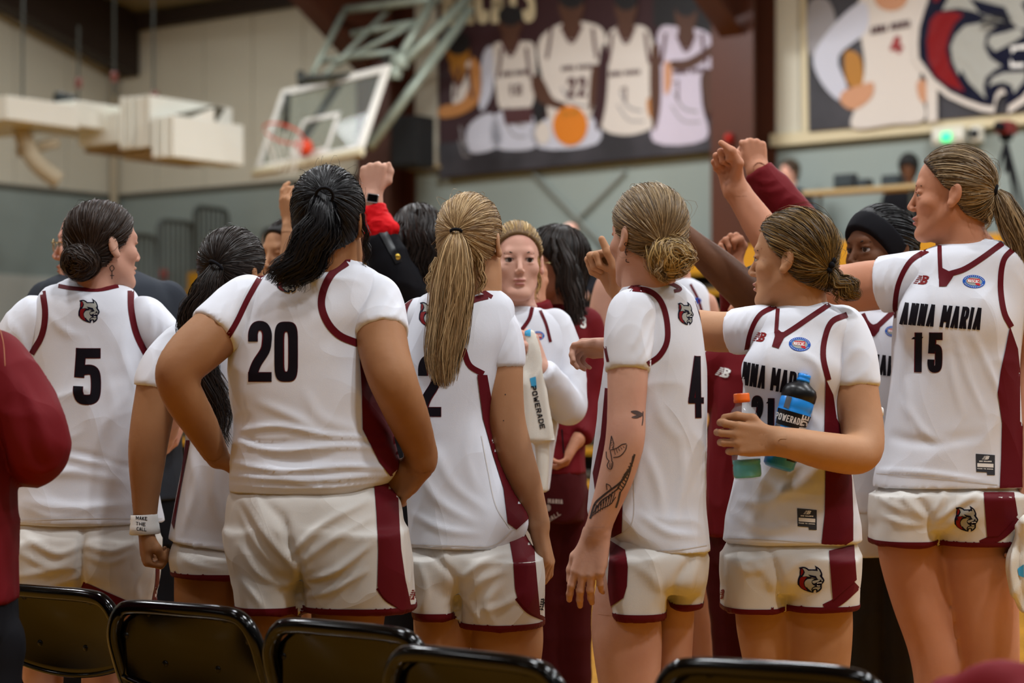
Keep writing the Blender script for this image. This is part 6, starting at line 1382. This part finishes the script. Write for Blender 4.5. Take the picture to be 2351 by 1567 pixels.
b = MB(); Cb = c.bvh.ray_cast(ORG, Vector(((912-CX)/F, 1, -(590-CY)/F)).normalized())[0]; b.lathe([(.0095, -.002), (.0095, .003), (.007, .005), (1e-4, .0045)], np.array(Cb)+[0, -.002, 0], [[1, 0, 0], [0, 0, 1], [0, -1, 0]], 20); b.build('button', mat('gold_button', '#d8b24a', rough=.25, metal=.9), p.root, True)
c = Garment(p, 'red_cuff', REDC, .005); c.limb([(874, 548, -.17, 34), (872, 522, -.17, 35), (866, 508, -.17, 28), (861, 488, -.17, 25), (858, 474, -.17, 26)]); c.blob(896, 522, -.185, (.022, .02, .012), .02); c.build(.003, (30, 30, 60), [([(838, y), (862, y+4), (886, y)], 2.5, 3) for y in range(480, 510, 8)])
w1 = mat('watch_band', '#e4e0da', rough=.5); A = p.w(854, 462, -.17); d = norm(p.w(852, 450, -.17)-p.w(862, 500, -.17)); x = norm(np.cross(d, [0, 1, 0])); y = np.cross(d, x)
b = MB(); b.lathe([(.0265, -.011), (.028, -.011), (.028, .011), (.0265, .011)], A, [x, y, d], 24); wb = b.build('watch', w1, p.root, True)
fr = p.w(855, 457, -.17)+np.array([.003, -.029, 0]); b = MB(); b.box(fr, (.017, .005, .0135), [norm([1, -.1, -.15]), [0, 1, 0], norm([.15, 0, 1])]); b.build('watch_case', mat('watch_silver', '#c9c9cc', rough=.25, metal=.9), wb, bevel=.003)
b = MB(); b.box(fr+np.array([0, -.0052, 0]), (.0145, .0012, .011), [norm([1, -.1, -.15]), [0, 1, 0], norm([.15, 0, 1])]); b.build('watch_screen', mat('watch_glass', '#08080a', rough=.1), wb, bevel=.001)
c = Garment(p, 'trousers', BLACKC, .012); c.stack([(1110, 872, 1070, 0, .125), (1220, 870, 1072, 0, .13)])
for x in (925, 1012): c.f.chain([(*p.w(x, 1200, 0), .075), (p.w(x, 1400, 0)[0], p.Y, .1, .055)])
c.build(.003)
p.hair(HM['dbrown'], grow=.016, n=400, tie=tuple(p.hd.L(.02, .02, .135)), cut=.03, ear=False, width=.003, tails=[dict(guide=[(930+i*11, 480+abs(i-3)*6, -.085-.004*(3-abs(i-3)), 8), (918+i*14, 540, -.12, 14), (912+i*16, 600, -.12, 15), (912+i*16, 655, -.11, 12)], n=90, wave=.008, width=.003, freq=2) for i in range(7)])

# ---- player behind number 20 with a raised hand
p = Person(6.25, 'player mostly hidden behind number 20 raising a loosely closed hand', 'olive', 690)
p.head(664, 592, -40, k=.98, face=True, res=.0042)
p.limb([(672, 640, 0, 36), (680, 690, .02, 40)]); T = [(690, 640, 740, .02, .06), (720, 605, 775, .02, .1), (800, 600, 780, .01, .11), (1000, 610, 775, 0, .12), (1150, 600, 780, 0, .13)]
p.torso(T, .03)
p.limb([(620, 740, 0, 32), (640, 690, -.1, 32), (668, 600, -.12, 26), (667, 520, -.12, 19)]); p.limb([(765, 750, 0, 32), (780, 880, .02, 30), (770, 1000, 0, 22)])
p.hand(p.w(667, 516, -.12), [-.15, 0, 1], [.8, .6, 0], [(15, 25, 20), (30, 60, 40), (45, 70, 45), (50, 70, 45)], [(.022, .024, .008), (.044, .040, .01), (.052, .066, .012), (.05, .09, .01)], True, .95)
p.hand(p.w(770, 1000, 0), [0, 0, -1], [-1, 0, 0], (30, 30, 20), 'side', True, res=.005)
p.leg([(650, 1250, 0, 44), (650, 1400, 0, 40)]); p.leg([(735, 1250, 0, 44), (735, 1400, 0, 40)]); p.build(.014)
j = Garment(p, 'jersey', WHITE, .01); j.stack(T); j.build(.003); s = Garment(p, 'shorts', SHORT, .012); s.stack([(1140, 605, 775, 0, .12), (1330, 608, 772, 0, .12)]); s.build(.003)
p.hair(HM['dbrown'], grow=.008, cut=.012, n=500, tie=tuple(p.hd.L(0, -.1, .05)), M=8, width=.003)

# ---- dark-skinned player with a black headband
p = Person(5.50, 'player in a black headband stretching one arm across the huddle', 'dark', 2015)
p.head(2018, 580, -58, k=1.0, face=True, res=.0042)
p.limb([(2015, 630, 0, 42), (2012, 690, .02, 46)])
T = [(698, 1968, 2062, .02, .06), (718, 1925, 2105, .02, .09), (760, 1912, 2120, .01, .11), (860, 1918, 2112, 0, .12), (1000, 1925, 2105, 0, .12), (1180, 1915, 2115, 0, .135)]
p.torso(T, .03)
AL = [(1935, 755, .0, 42), (1860, 760, -.02, 44), (1780, 720, -.03, 44), (1715, 672, -.03, 42), (1650, 612, -.03, 37), (1590, 560, -.03, 28), (1555, 530, -.03, 24)]; p.limb(AL); p.limb([(2105, 760, 0, 42), (2125, 880, 0, 38), (2120, 1000, 0, 30), (2115, 1080, 0, 22)])
p.hand(p.w(1553, 528, -.03), [-.8, 0, .5], [.2, .6, -.6], (70, 85, 45), 'fist', True, res=.0042); p.hand(p.w(2115, 1080, 0), [0, 0, -1], [-1, 0, 0], (30, 30, 20), 'side', False, res=.005)
p.leg([(1975, 1240, 0, 50), (1978, 1400, 0, 46), (1978, 1540, 0, 42)], thin=.85); p.leg([(2060, 1240, 0, 50), (2062, 1400, 0, 46), (2065, 1540, 0, 40)], thin=.85)
p.build(); p.eyes(gaze=(.3, 1, 0), brow=HM['black'][1], lip='#5a3330')
j = Garment(p, 'jersey', WHITE, .008); j.stack(T); j.build(.003)
u = Garment(p, 'undershirt', WHITE2, .008); u.sleeve(AL, (1850, 757), 5, 2); u.stack([(690, 1975, 2055, .02, .058), (720, 1930, 2100, .02, .085)]); u.build(.001); j.bvh = bvh_of(j.obj, u.obj)
j.print('collar_trim', [[ribbon([(1980, 720), (1990, 740), (2005, 755)], 12)], [ribbon([(2062, 705), (2035, 730), (2008, 755)], 12)]], MAROON)
j.print('collar_panel', [[np.array([(1984, 735), (2005, 745), (2025, 738), (2018, 760), (2008, 772), (1990, 770)])]], MAROON, .0017)
j.print('team_lettering', text('ANNA MARIA', (1916, 800), (168, 22), (-4, 46), 7, .16), INK, .0016, 6); badge(j, 2048, 760, 16, 12)
s = Garment(p, 'shorts', SHORT, .009); s.stack([(1160, 1922, 2108, 0, .13), (1215, 1918, 2112, 0, .14), (1280, 1924, 2108, 0, .13)]); s.build(.004); s.print('hem_band', [[ribbon([(1925, 1280), (2015, 1284), (2106, 1280)], 16)]], MAROON)
c = Garment(p, 'tights', TIGHT, .009)
for x in (1976, 2062): c.f.chain([(*p.w(x, 1250, 0), .068), (*p.w(x+3, 1400, 0), .063), (p.w(x+3, 1540, 0)[0], p.Y, .44, .056), (p.w(x+3, 1540, 0)[0], p.Y, .12, .04)])
c.build(0)
p.hair(HM['black'], grow=.013, cut=-.012, n=1000, tie=tuple(p.hd.L(0, -.118, .0)), width=.0022, ear=False, M=10)
hd = p.hd; f = Field(); f.ell(hd.L(0, -.012, .035), (np.array([.073, .098, .088])+.016), hd.R, 0)
f.plane_cut(hd.L(0, .032, -.0), hd.R.T@np.array([0, .75, -.66])); f.plane_cut(hd.L(0, -.022, .02), hd.R.T@np.array([0, -.75, .66])); V, Q = f.mesh(.005); mesh_np('headband', V, [Q], BLACKC, p.root)['label'] = 'wide black fabric headband'

# ---- player hidden behind number 4's head
p = Person(6.35, 'white-jerseyed player almost hidden behind the head of number 4', 'fair', 1560)
p.head(1528, 556, 150, k=.9, face=False, res=.005)
p.limb([(1545, 610, 0, 34), (1550, 660, .02, 38)]); T = [(640, 1520, 1590, .02, .06), (662, 1485, 1618, .02, .09), (720, 1475, 1632, .01, .1), (900, 1480, 1622, 0, .11), (1150, 1475, 1625, 0, .12)]
p.torso(T, .03); p.limb([(1618, 700, 0, 30), (1628, 800, .03, 28), (1615, 920, .1, 20)]); p.limb([(1485, 705, 0, 30), (1432, 775, .02, 35), (1392, 735, .04, 36), (1394, 670, .04, 30), (1404, 632, .04, 22)])
p.hand(p.w(1615, 920, .1), [0, 0, -1], [-1, 0, 0], (30, 30, 20), 'side', True, res=.005); p.hand(p.w(1404, 630, .04), [.2, 0, 1], [0, 1, 0], (80, 90, 50), 'fist', False, res=.005)
p.leg([(1515, 1240, 0, 44), (1515, 1400, 0, 40)]); p.leg([(1600, 1240, 0, 44), (1612, 1400, 0, 38), (1622, 1500, 0, 34)]); p.build(.014)
j = Garment(p, 'jersey', WHITE, .009); j.stack(T); j.build(.003)
j.print('armhole_trim', [[ribbon([(1585, 652), (1604, 690), (1618, 740)], 6)]], MAROON); j.print('badge_rim', [[ellipse(1601, 690, 9, 7)]], BLUEP)
s = Garment(p, 'shorts', SHORT, .012); s.stack([(1140, 1480, 1622, 0, .12), (1330, 1478, 1628, 0, .12)]); s.build(.003)
p.hair(HM['brown'], grow=.008, n=400, tie=tuple(p.hd.L(0, -.1, 0)), M=8, width=.003)

# ---- maroon tracksuit person between 4 and 21, arm raised behind 21
p = Person(5.75, 'person in a dark cap and maroon tracksuit between numbers 4 and 21', 'warm', 1720)
p.head(1742, 700, -66, pitch=4, k=.9, face=True, res=.0042)
p.limb([(1740, 745, 0, 36), (1738, 790, .02, 40)])
T = [(772, 1700, 1785, .02, .06), (792, 1655, 1825, .02, .09), (840, 1640, 1838, .01, .11), (950, 1632, 1830, 0, .12), (1090, 1622, 1832, 0, .125), (1235, 1618, 1835, 0, .135)]
p.torso(T[:-1], .03)
AR = [(1820, 830, .0, 36), (1862, 740, -.02, 38), (1872, 620, -.02, 38), (1835, 520, -.02, 38), (1785, 452, -.02, 34), (1746, 398, -.02, 22), (1740, 388, -.02, 21)]; p.limb(AR)
AL = [(1655, 830, .0, 36), (1640, 900, .05, 34), (1690, 740, .1, 28), (1688, 660, .05, 24), (1686, 618, .03, 20)]; p.limb(AL)
p.hand(p.w(1738, 390, -.02), [-.12, 0, 1], [-.1, 1, 0], [(82, 95, 50), (84, 95, 50), (86, 95, 50), (88, 95, 50)], [(.022, .020, .004), (.044, .040, .014), (.046, .062, .030), (.030, .078, .042)], True, .95)
p.hand(p.w(1687, 618, .03), [-.35, -.1, .9], [.3, -.9, .1], (75, 95, 50), 'fist', True, .98)
p.leg([(1668, 1250, 0, 40), (1680, 1400, 0, 36)], shoe=BLACKC, thin=.7); p.leg([(1780, 1250, 0, 40), (1788, 1400, 0, 36)], shoe=BLACKC, thin=.7); p.build(.014); p.eyes()
c = Garment(p, 'track_jacket', MAROON2, .008); c.stack(T); c.sleeve(AR, (1743, 393), 7, 1); c.sleeve(AL, (1688, 640), 6, 1); c.build(.004, (12, 12, 8), [([(1730, 410), (1760, 420), (1780, 412)], 5, 5), ([(1745, 435), (1775, 440), (1800, 430)], 5, 6), ([(1790, 470), (1810, 455), (1825, 450)], 4, 6), ([(1650, 880), (1660, 960), (1650, 1040)], 4, 10)])
maker(c, (1643, 838), (36, 10), (-2, 22), WP, .003)
c = Garment(p, 'track_pants', MPANT, .009); c.stack([(1220, 1625, 1830, 0, .125), (1300, 1625, 1832, 0, .13)])
for x0, x1 in ((1668, 1682), (1785, 1790)): c.f.chain([(*p.w(x0, 1270, 0), .075), (*p.w(x1, 1450, 0), .062), (p.w(x1, 1450, 0)[0], p.Y, .1, .048)])
c.build(.005, (9, 9, 4))
p.hair((mat('cap_black', '#121214', rough=.8), mat('cap_black', '#121214', rough=.8)), grow=.012, cut=-.012, n=0, ear=False)
p.hairo.name = 'cap'

# ---- person in a maroon jacket at the picture's edge
p = Person(4.30, 'person in a maroon jacket and black trousers cut off by the picture edge', 'fair', -90)
p.head(-120, 590, 60, k=1.0, face=False, res=.006); p.limb([(-115, 650, 0, 56), (-110, 720, .02, 60)])
T = [(725, -165, -50, .02, .07), (750, -230, -10, .02, .1), (810, -262, 22, .02, .125), (950, -262, 34, 0, .135), (1150, -255, 34, 0, .14), (1300, -250, 36, 0, .15), (1395, -245, 37, 0, .155)]
p.torso(T[:-1], .03)
AR = [(-20, 830, .0, 66), (45, 920, -.04, 64), (88, 1025, -.06, 58), (60, 1055, .08, 50), (0, 1050, .22, 36), (-30, 1040, .28, 30)]; p.limb([(q[0], q[1], q[2], q[3]*.75) for q in AR]); p.limb([(-230, 840, 0, 60), (-290, 1000, 0, 54), (-270, 1150, .1, 36)])
p.hand(p.w(-30, 1040, .28), [-.7, .5, .2], [0, 0, -1], (50, 60, 40), 'side', True, res=.006); p.hand(p.w(-270, 1150, .1), [0, .1, -1], [1, 0, 0], (30, 30, 20), 'side', False, res=.006)
p.leg([(-170, 1450, 0, 60), (-170, 1560, 0, 55)], shoe=BLACKC, thin=.7); p.leg([(-40, 1450, 0, 60), (-40, 1560, 0, 55)], shoe=BLACKC, thin=.7); p.build(.014)
c = Garment(p, 'jacket', MAROON2, .007); c.stack(T); c.sleeve(AR, (-20, 1045), 9, 0); c.limb([(-230, 840, 0, 70), (-292, 1000, 0, 64), (-270, 1140, .1, 44)])
c.build(.004, (9, 9, 9), [([(40, 860), (85, 960), (110, 1040)], 7, 14), ([(50, 1060), (90, 1080), (130, 1070)], 6, 10), ([(60, 960), (70, 1030), (110, 1080)], -6, 12), ([(0, 800), (30, 900), (20, 1000)], 4, 14)])
c.print('shoulder_stitch', [[ribbon([(0, 755), (8, 790), (12, 840)], 2)]], mat('tan_thread', '#a8643c'))
c = Garment(p, 'trousers', BLACKC, .012); c.stack([(1380, -238, 32, 0, .14), (1480, -240, 34, 0, .15)])
for x in (-168, -38): c.f.chain([(*p.w(x, 1470, 0), .085), (*p.w(x, 1560, 0), .08), (p.w(x, 1560, 0)[0], p.Y, .1, .055)])
c.build(.003)
p.hair(HM['brown'], grow=.012, n=0)

# ---- spectators far behind
def spectator(px, py, Y, label, coat, hm, sk='fair', yaw=0, seat=True, bald=False, hood=False, base=None, standz=None):
    q = Person(Y, label, sk, px); k = F/Y; q.head(px, py, yaw, k=1.0, face=True, res=.008)
    zy = lambda dz: py+dz*k
    q.limb([(px, zy(.1), 0, .05*k), (px, zy(.17), 0, .055*k)]); W = .2*k
    T_ = [(zy(.16), px-.07*k, px+.07*k, 0, .06), (zy(.21), px-W, px+W, 0, .1), (zy(.3), px-W*1.1, px+W*1.1, 0, .12), (zy(.62), px-W*.9, px+W*.9, 0, .13), (zy(.72), px-W*.9, px+W*.9, 0, .14)]
    q.torso(T_, .02)
    for sgn in (-1, 1): q.limb([(px+sgn*W, zy(.27), 0, .05*k), (px+sgn*W*1.25, zy(.5), -.05, .045*k), (px+sgn*W*.7, zy(.62), -.22, .035*k)]); q.limb([(px+sgn*.1*k, zy(.74), -.02, .075*k), (px+sgn*.11*k, zy(.74), -.4, .065*k), (px+sgn*.11*k, zy(1.1), -.42, .045*k)])
    q.build(.022)
    g = Garment(q, 'coat', coat, .018); g.stack(T_)
    for sgn in (-1, 1): g.limb([(px+sgn*W*.95, zy(.27), 0, .065*k), (px+sgn*W*1.25, zy(.5), -.05, .06*k), (px+sgn*W*.8, zy(.6), -.2, .05*k)])
    g.build(.004)
    g = Garment(q, 'trousers', BLACKC, .02)
    for sgn in (-1, 1): g.limb([(px+sgn*.1*k, zy(.74), .02, .09*k), (px+sgn*.11*k, zy(.74), -.4, .08*k), (px+sgn*.11*k, zy(1.12), -.42, .06*k)], sub=5)
    g.build(0)
    if not bald: q.hair(hm, grow=.02 if not hood else .035, n=0, h=.014, ear=False, cut=.02 if not hood else .06)
    return q
spectator(1308, 540, 20.1, 'spectator in a dark jacket sitting high above the tracksuit and towel', BLACKC, None, 'rosy', -30, bald=True)
q = spectator(1812, 395, 21.0, 'spectator in a navy coat beside the brown column', cloth('navy_coat', '#1b2436'), HM['sandy'], 'rosy', -60)
spectator(2086, 385, 20.3, 'camera operator in a black hood behind the bleacher table', BLACKC, HM['black'], 'dark', -20, hood=True)
spectator(618, 548, 24.3, 'spectator in dark clothes glimpsed between number 20 and the guard rails', BLACKC, HM['black'], 'warm', 20)
# ------------------------------------------------------------------ folding chairs
BLK = mat('chair_black_enamel', '#040405', rough=.12, spec=.45); RUB = mat('chair_rubber', '#0d0d0d', rough=.8); RIV = mat('chair_rivet', '#1c1a18', rough=.25, metal=.6)
def chair(L, R, label, seatback=.0):
    """L, R: pixels where the straight top rail begins and ends"""
    P = []
    for px, py in (L, R):
        Y = (HC-.785)*F/(py-CY); P.append(np.array([(px-CX)/F*Y, Y, 0]))
    c = (P[0]+P[1])/2; x = norm(P[1]-P[0]); y = np.array([-x[1], x[0], 0]); y = y if y[1] > 0 else -y
    def Q(a, b, z): return c+x*a+y*b+np.array([0, 0, z])
    t = thing('folding_chair', label, 'chair', c+y*.2, 'black folding chairs along the bench')
    path = [(-.205, .37, .012), (-.205, .21, .30), (-.205, .075, .56), (-.205, .03, .66), (-.20, .012, .715), (-.175, .004, .757), (-.13, 0, .772), (0, -.002, .774), (.13, 0, .772), (.175, .004, .757), (.20, .012, .715), (.205, .03, .66), (.205, .075, .56), (.205, .21, .30), (.205, .37, .012)]
    MB().tube(catmull([Q(*q) for q in path], 6), .0165, 12).build('frame', BLK, t, True)
    for s_ in (-1, 1):
        MB().tube([Q(s_*.18, .33, .44), Q(s_*.18, .16, .22), Q(s_*.18, -.06, .012)], .011, 10).build('rear_leg', BLK, t, True)
        MB().tube([Q(s_*.205, .37, .016), Q(s_*.205, .374, 0)], .018, 10).build('foot', RUB, t); MB().tube([Q(s_*.18, -.058, .016), Q(s_*.18, -.062, 0)], .015, 10).build('foot', RUB, t)
    MB().tube([Q(-.18, .02, .10), Q(.18, .02, .10)], .009, 8).build('stretcher', BLK, t, True); MB().tube([Q(-.205, .28, .17), Q(.205, .28, .17)], .009, 8).build('stretcher', BLK, t, True)
    # pressed back panel
    nx, nz = 25, 13; V = []; 
    for i in range(nx):
        a = -1+2*i/(nx-1)
        for k in range(nz):
            w_ = k/(nz-1); top = .772-.10*max(0, abs(a)-.62)**1.5*2.2; bot = .612-.035*(1-a*a)**1.0
            z = top+(bot-top)*w_; bulge = -.020*(1-a*a)*math.sin(math.pi*(.15+.7*w_))
            V.append(Q(a*.198, .022+.10*(.77-z)+bulge*-1.0, z))
    Fq = [(i*nz+k, (i+1)*nz+k, (i+1)*nz+k+1, i*nz+k+1) for i in range(nx-1) for k in range(nz-1)]
    o = MB().add(V, Fq).build('back_panel', BLK, t, True); sd_ = o.modifiers.new('thick', 'SOLIDIFY'); sd_.thickness = .003
    MB().tube([V[i*nz+nz-1] for i in range(nx)], .006, 8).build('rolled_edge', BLK, t, True)
    for a, w_ in ((-.55, .12), (.55, .12), (-.35, .72), (.35, .72), (-.85, .3), (.85, .3)):
        i = int((a+1)/2*(nx-1)); k = int(w_*(nz-1)); q = np.array(V[i*nz+k]); MB().lathe([(.009, -.001), (.008, .004), (.004, .006), (1e-4, .006)], q, [x, [0, 0, 1], -y], 12).build('rivet', RIV, t, True)
    # seat pan
    n = 15; V = []
    for i in range(n):
        for k in range(n):
            a, b = -1+2*i/(n-1), -1+2*k/(n-1); aa = a*math.sqrt(1-b*b*.18); V.append(Q(aa*.19, .205+b*.175, .445-.012*(1-a*a)*(1-b*b)+.012*b))
    o = MB().add(V, [(i*n+k, (i+1)*n+k, (i+1)*n+k+1, i*n+k+1) for i in range(n-1) for k in range(n-1)]).build('seat', BLK, t, True); sd_ = o.modifiers.new('thick', 'SOLIDIFY'); sd_.thickness = .012
    return Q
chair((320, 1380), (508, 1394), 'black folding chair second from the maroon jacket at the edge')
chair((663, 1420), (915, 1442), 'black folding chair behind the player numbered 20')
Q4 = chair((948, 1482), (1218, 1512), 'black folding chair nearest behind the player numbered 12')
chair((1608, 1512), (1925, 1532), 'black folding chair standing alone behind the player numbered 21')
chair((0, 1340), (235, 1358), 'black folding chair partly covered by the maroon jacket at the edge')
Q6 = chair((2262, 1592), (2580, 1636), 'black folding chair under a maroon jacket at the corner')
class _N: pass
q = _N(); q.Y = 3.1; q.root = None
f = Field(); f.chain([(*Q6(-.20, -.01, .775), .012), (*Q6(-.13, -.015, .785), .026), (*Q6(-.05, -.01, .80), .03), (*Q6(.03, -.01, .79), .024), (*Q6(.15, 0, .80), .03)], .03); f.chain([(*Q6(-.15, -.05, .76), .03), (*Q6(-.14, -.06, .6), .035), (*Q6(-.13, -.05, .45), .03)], .04); f.chain([(*Q6(0, -.05, .77), .035), (*Q6(.0, -.06, .55), .05), (*Q6(0, -.05, .42), .04)], .05); f.chain([(*Q6(.14, -.04, .77), .035), (*Q6(.14, -.05, .55), .045), (*Q6(.14, -.05, .42), .04)], .05)
V, T_ = f.mesh(.008); V = V+f.grad(V)*(vnoise(V*22)*.006)[:, None]; tag(mesh_np('draped_jacket', V, [T_], MAROON2), 'maroon jacket draped over the corner folding chair', 'jacket')
# ------------------------------------------------------------------ bottles
Yb = 4.85-.195; top = U(1702, 903, Yb); bot = U(1717, 1099, Yb); ax = norm(top-bot); Hh = np.linalg.norm(top-bot); x = norm(np.cross([0, 1, 0], ax)); y = np.cross(ax, x); AX = [x, y, ax]
t = thing('drink_bottle', 'clear plastic bottle with orange cap and turquoise drink left in it', 'bottle', bot)
k = Hh/.2
prof = [(1e-4, .004), (.020, .002), (.030, .0), (.034, .006), (.034, .030), (.0325, .034), (.034, .038), (.034, .060), (.031, .075), (.030, .095), (.031, .108), (.035, .120), (.0355, .135), (.033, .150), (.026, .163), (.019, .170), (.0165, .174), (.0165, .184)]
PET = mat('clear_plastic', '#e8eceb', rough=.04, spec=.8, alpha=.07)
MB().lathe([(r*k, z*k) for r, z in prof]+[((r-.001)*k, z*k) for r, z in prof[::-1]], bot, AX, 36).build('bottle_wall', PET, t, True)
MB().lathe([(1e-4, .005*k), (.030*k, .004*k), (.0325*k, .010*k), (.0325*k, .030*k), (.031*k, .034*k), (.0325*k, .038*k), (.0325*k, .046*k), (1e-4, .046*k)], bot, AX, 36).build('turquoise_drink', mat('turquoise_drink', '#1cc0cc', rough=.05, alpha=.9), t, True)
MB().lathe([(1e-4, .2005*k), (.017*k, .2005*k), (.0188*k, .198*k), (.0188*k, .188*k), (.0193*k, .187*k), (.0193*k, .180*k), (.017*k, .179*k)], bot, AX, 36).build('cap', mat('cap_orange', '#f06a10', rough=.4), t, True)
MB().lathe([(.0346*k, .058*k), (.0346*k, .074*k)], bot, AX, 36).build('label_band', mat('bottle_label', '#5f6f70', rough=.4), t, True)
Yc = 4.85-.163; top = U(1848, 860, Yc+.02); bot = U(1786, 1074, Yc); ax = norm(top-bot); Hh = np.linalg.norm(top-bot); x = norm(np.cross([0, 1, 0], ax)); y = np.cross(ax, x); AX = [x, y, ax]; k = Hh/.225
t = thing('squeeze_bottle', 'blue and black sports squeeze bottle under the arm of number 21', 'bottle', bot)
BB = mat('bottle_blue', '#2592f0', rough=.3, spec=.5); BK = mat('bottle_black', '#0d0d0f', rough=.35); BG = mat('bottle_grey', '#55585e', rough=.4)
body = MB().lathe([(1e-4, 0), (.030*k, 0), (.036*k, .006*k), (.037*k, .04*k), (.033*k, .07*k), (.034*k, .10*k), (.0385*k, .125*k), (.0395*k, .135*k), (.038*k, .139*k), (.0395*k, .143*k), (.0395*k, .162*k), (.037*k, .166*k)], bot, AX, 40).build('bottle_body', BB, t, True)
MB().lathe([(.0385*k, .163*k), (.0405*k, .166*k), (.0405*k, .182*k), (.036*k, .193*k), (.020*k, .203*k), (.014*k, .208*k)], bot, AX, 36).build('lid', BK, t, True)
MB().lathe([(.012*k, .206*k), (.0155*k, .208*k), (.0155*k, .213*k), (.0135*k, .215*k), (.0150*k, .218*k), (.0145*k, .225*k), (.008*k, .226*k), (1e-4, .222*k)], bot, AX, 28).build('nozzle', BB, t, True)
bb = bvh_of(body); E1 = (U(1848, 860, Yc)-U(1786, 1074, Yc))
def PB(u, v):  # u across (px), v from the bottom (0..1)
    a = np.array([1786, 1074.0])+(np.array([1848, 860.0])-np.array([1786, 1074.0]))*v; d = norm(np.array([62, -214.0])); return a+np.array([-d[1], d[0]])*u
decal('black_label', [[np.array([PB(-44, .60), PB(44, .60), PB(44, .44), PB(-44, .44)])], [np.array([PB(14, .60), PB(40, .60), PB(40, .1), PB(14, .1)])]], bb, BK, body, .0012, 6, .08, Yc)
decal('grey_stripe', [[ribbon([PB(-20, .74), PB(-20, .62)], 13, smooth=False)], [ribbon([PB(-26, .44), PB(-30, .34), PB(-22, .26), PB(-24, .2)], 10)]], bb, BG, body, .0012, 6, .08, Yc)
O_ = PB(-38, .555); decal('brand_lettering', text('POWERADE', O_, PB(26, .555)-O_, PB(-38, .485)-O_, 2.4), bb, WP, body, .0024, 6, .08, Yc)
O_ = PB(20, .12); decal('brand_lettering', text('POWERADE', O_, PB(20, .60)-O_, PB(36, .12)-O_, 3.2), bb, WP, body, .0024, 6, .08, Yc)
# ------------------------------------------------------------------ towels
p = Person.__new__(Person); p.Y = 5.49; p.root = None
g = Garment(p, 'towel', cloth('towel_white', '#ebe6da', bump=.4, bscale=500), .006)
g.stack([(1012, 1198, 1278, 0, .016), (900, 1196, 1258, 0, .018), (850, 1200, 1246, 0, .02), (800, 1206, 1236, 0, .022), (758, 1204, 1222, .01, .02)], .01, 2.2); g.stack([(1130, 1236, 1258, .02, .012), (1000, 1228, 1262, .02, .016), (900, 1222, 1250, .02, .016)], .02); g.build(.006, (16, 16, 3), [([(1210, 860), (1215, 930), (1212, 1005)], 8, 6), ([(1240, 850), (1252, 930), (1262, 1005)], 6, 6)])
tag(g.obj, 'white towel hanging from the hand of the player facing the camera', 'towel'); 
O_ = np.array([1228, 888.]); g.print('towel_lettering', text('POWERADE', (1230, 884), (22, 98), (-12, 2.5), 2.6), INK, .002, 6); g.print('towel_patch', [[np.array([(1216, 868), (1230, 864), (1232, 890), (1220, 886)])], [np.array([(1203, 752), (1218, 752), (1218, 772), (1204, 770)])]], SKYP, .002)
p = Person.__new__(Person); p.Y = 5.0; p.root = None
g = Garment(p, 'towel', cloth('towel_white', '#ebe6da'), .006); g.stack([(1405, 2340, 2372, 0, .016), (1350, 2322, 2392, 0, .022), (1290, 2316, 2396, 0, .024), (1250, 2330, 2384, 0, .024), (1190, 2345, 2372, -.02, .022)], .01); g.build(.010, (18, 18, 5), [([(2330, 1240), (2326, 1310), (2340, 1390)], 10, 5), ([(2345, 1230), (2342, 1310), (2352, 1395)], -8, 5)]); tag(g.obj, 'white terry towel held at the thigh of number 15', 'towel')
g.print('towel_print', [[np.array([(2336, 1305), (2351, 1295), (2351, 1325), (2338, 1320)])]], SKYP, .002)
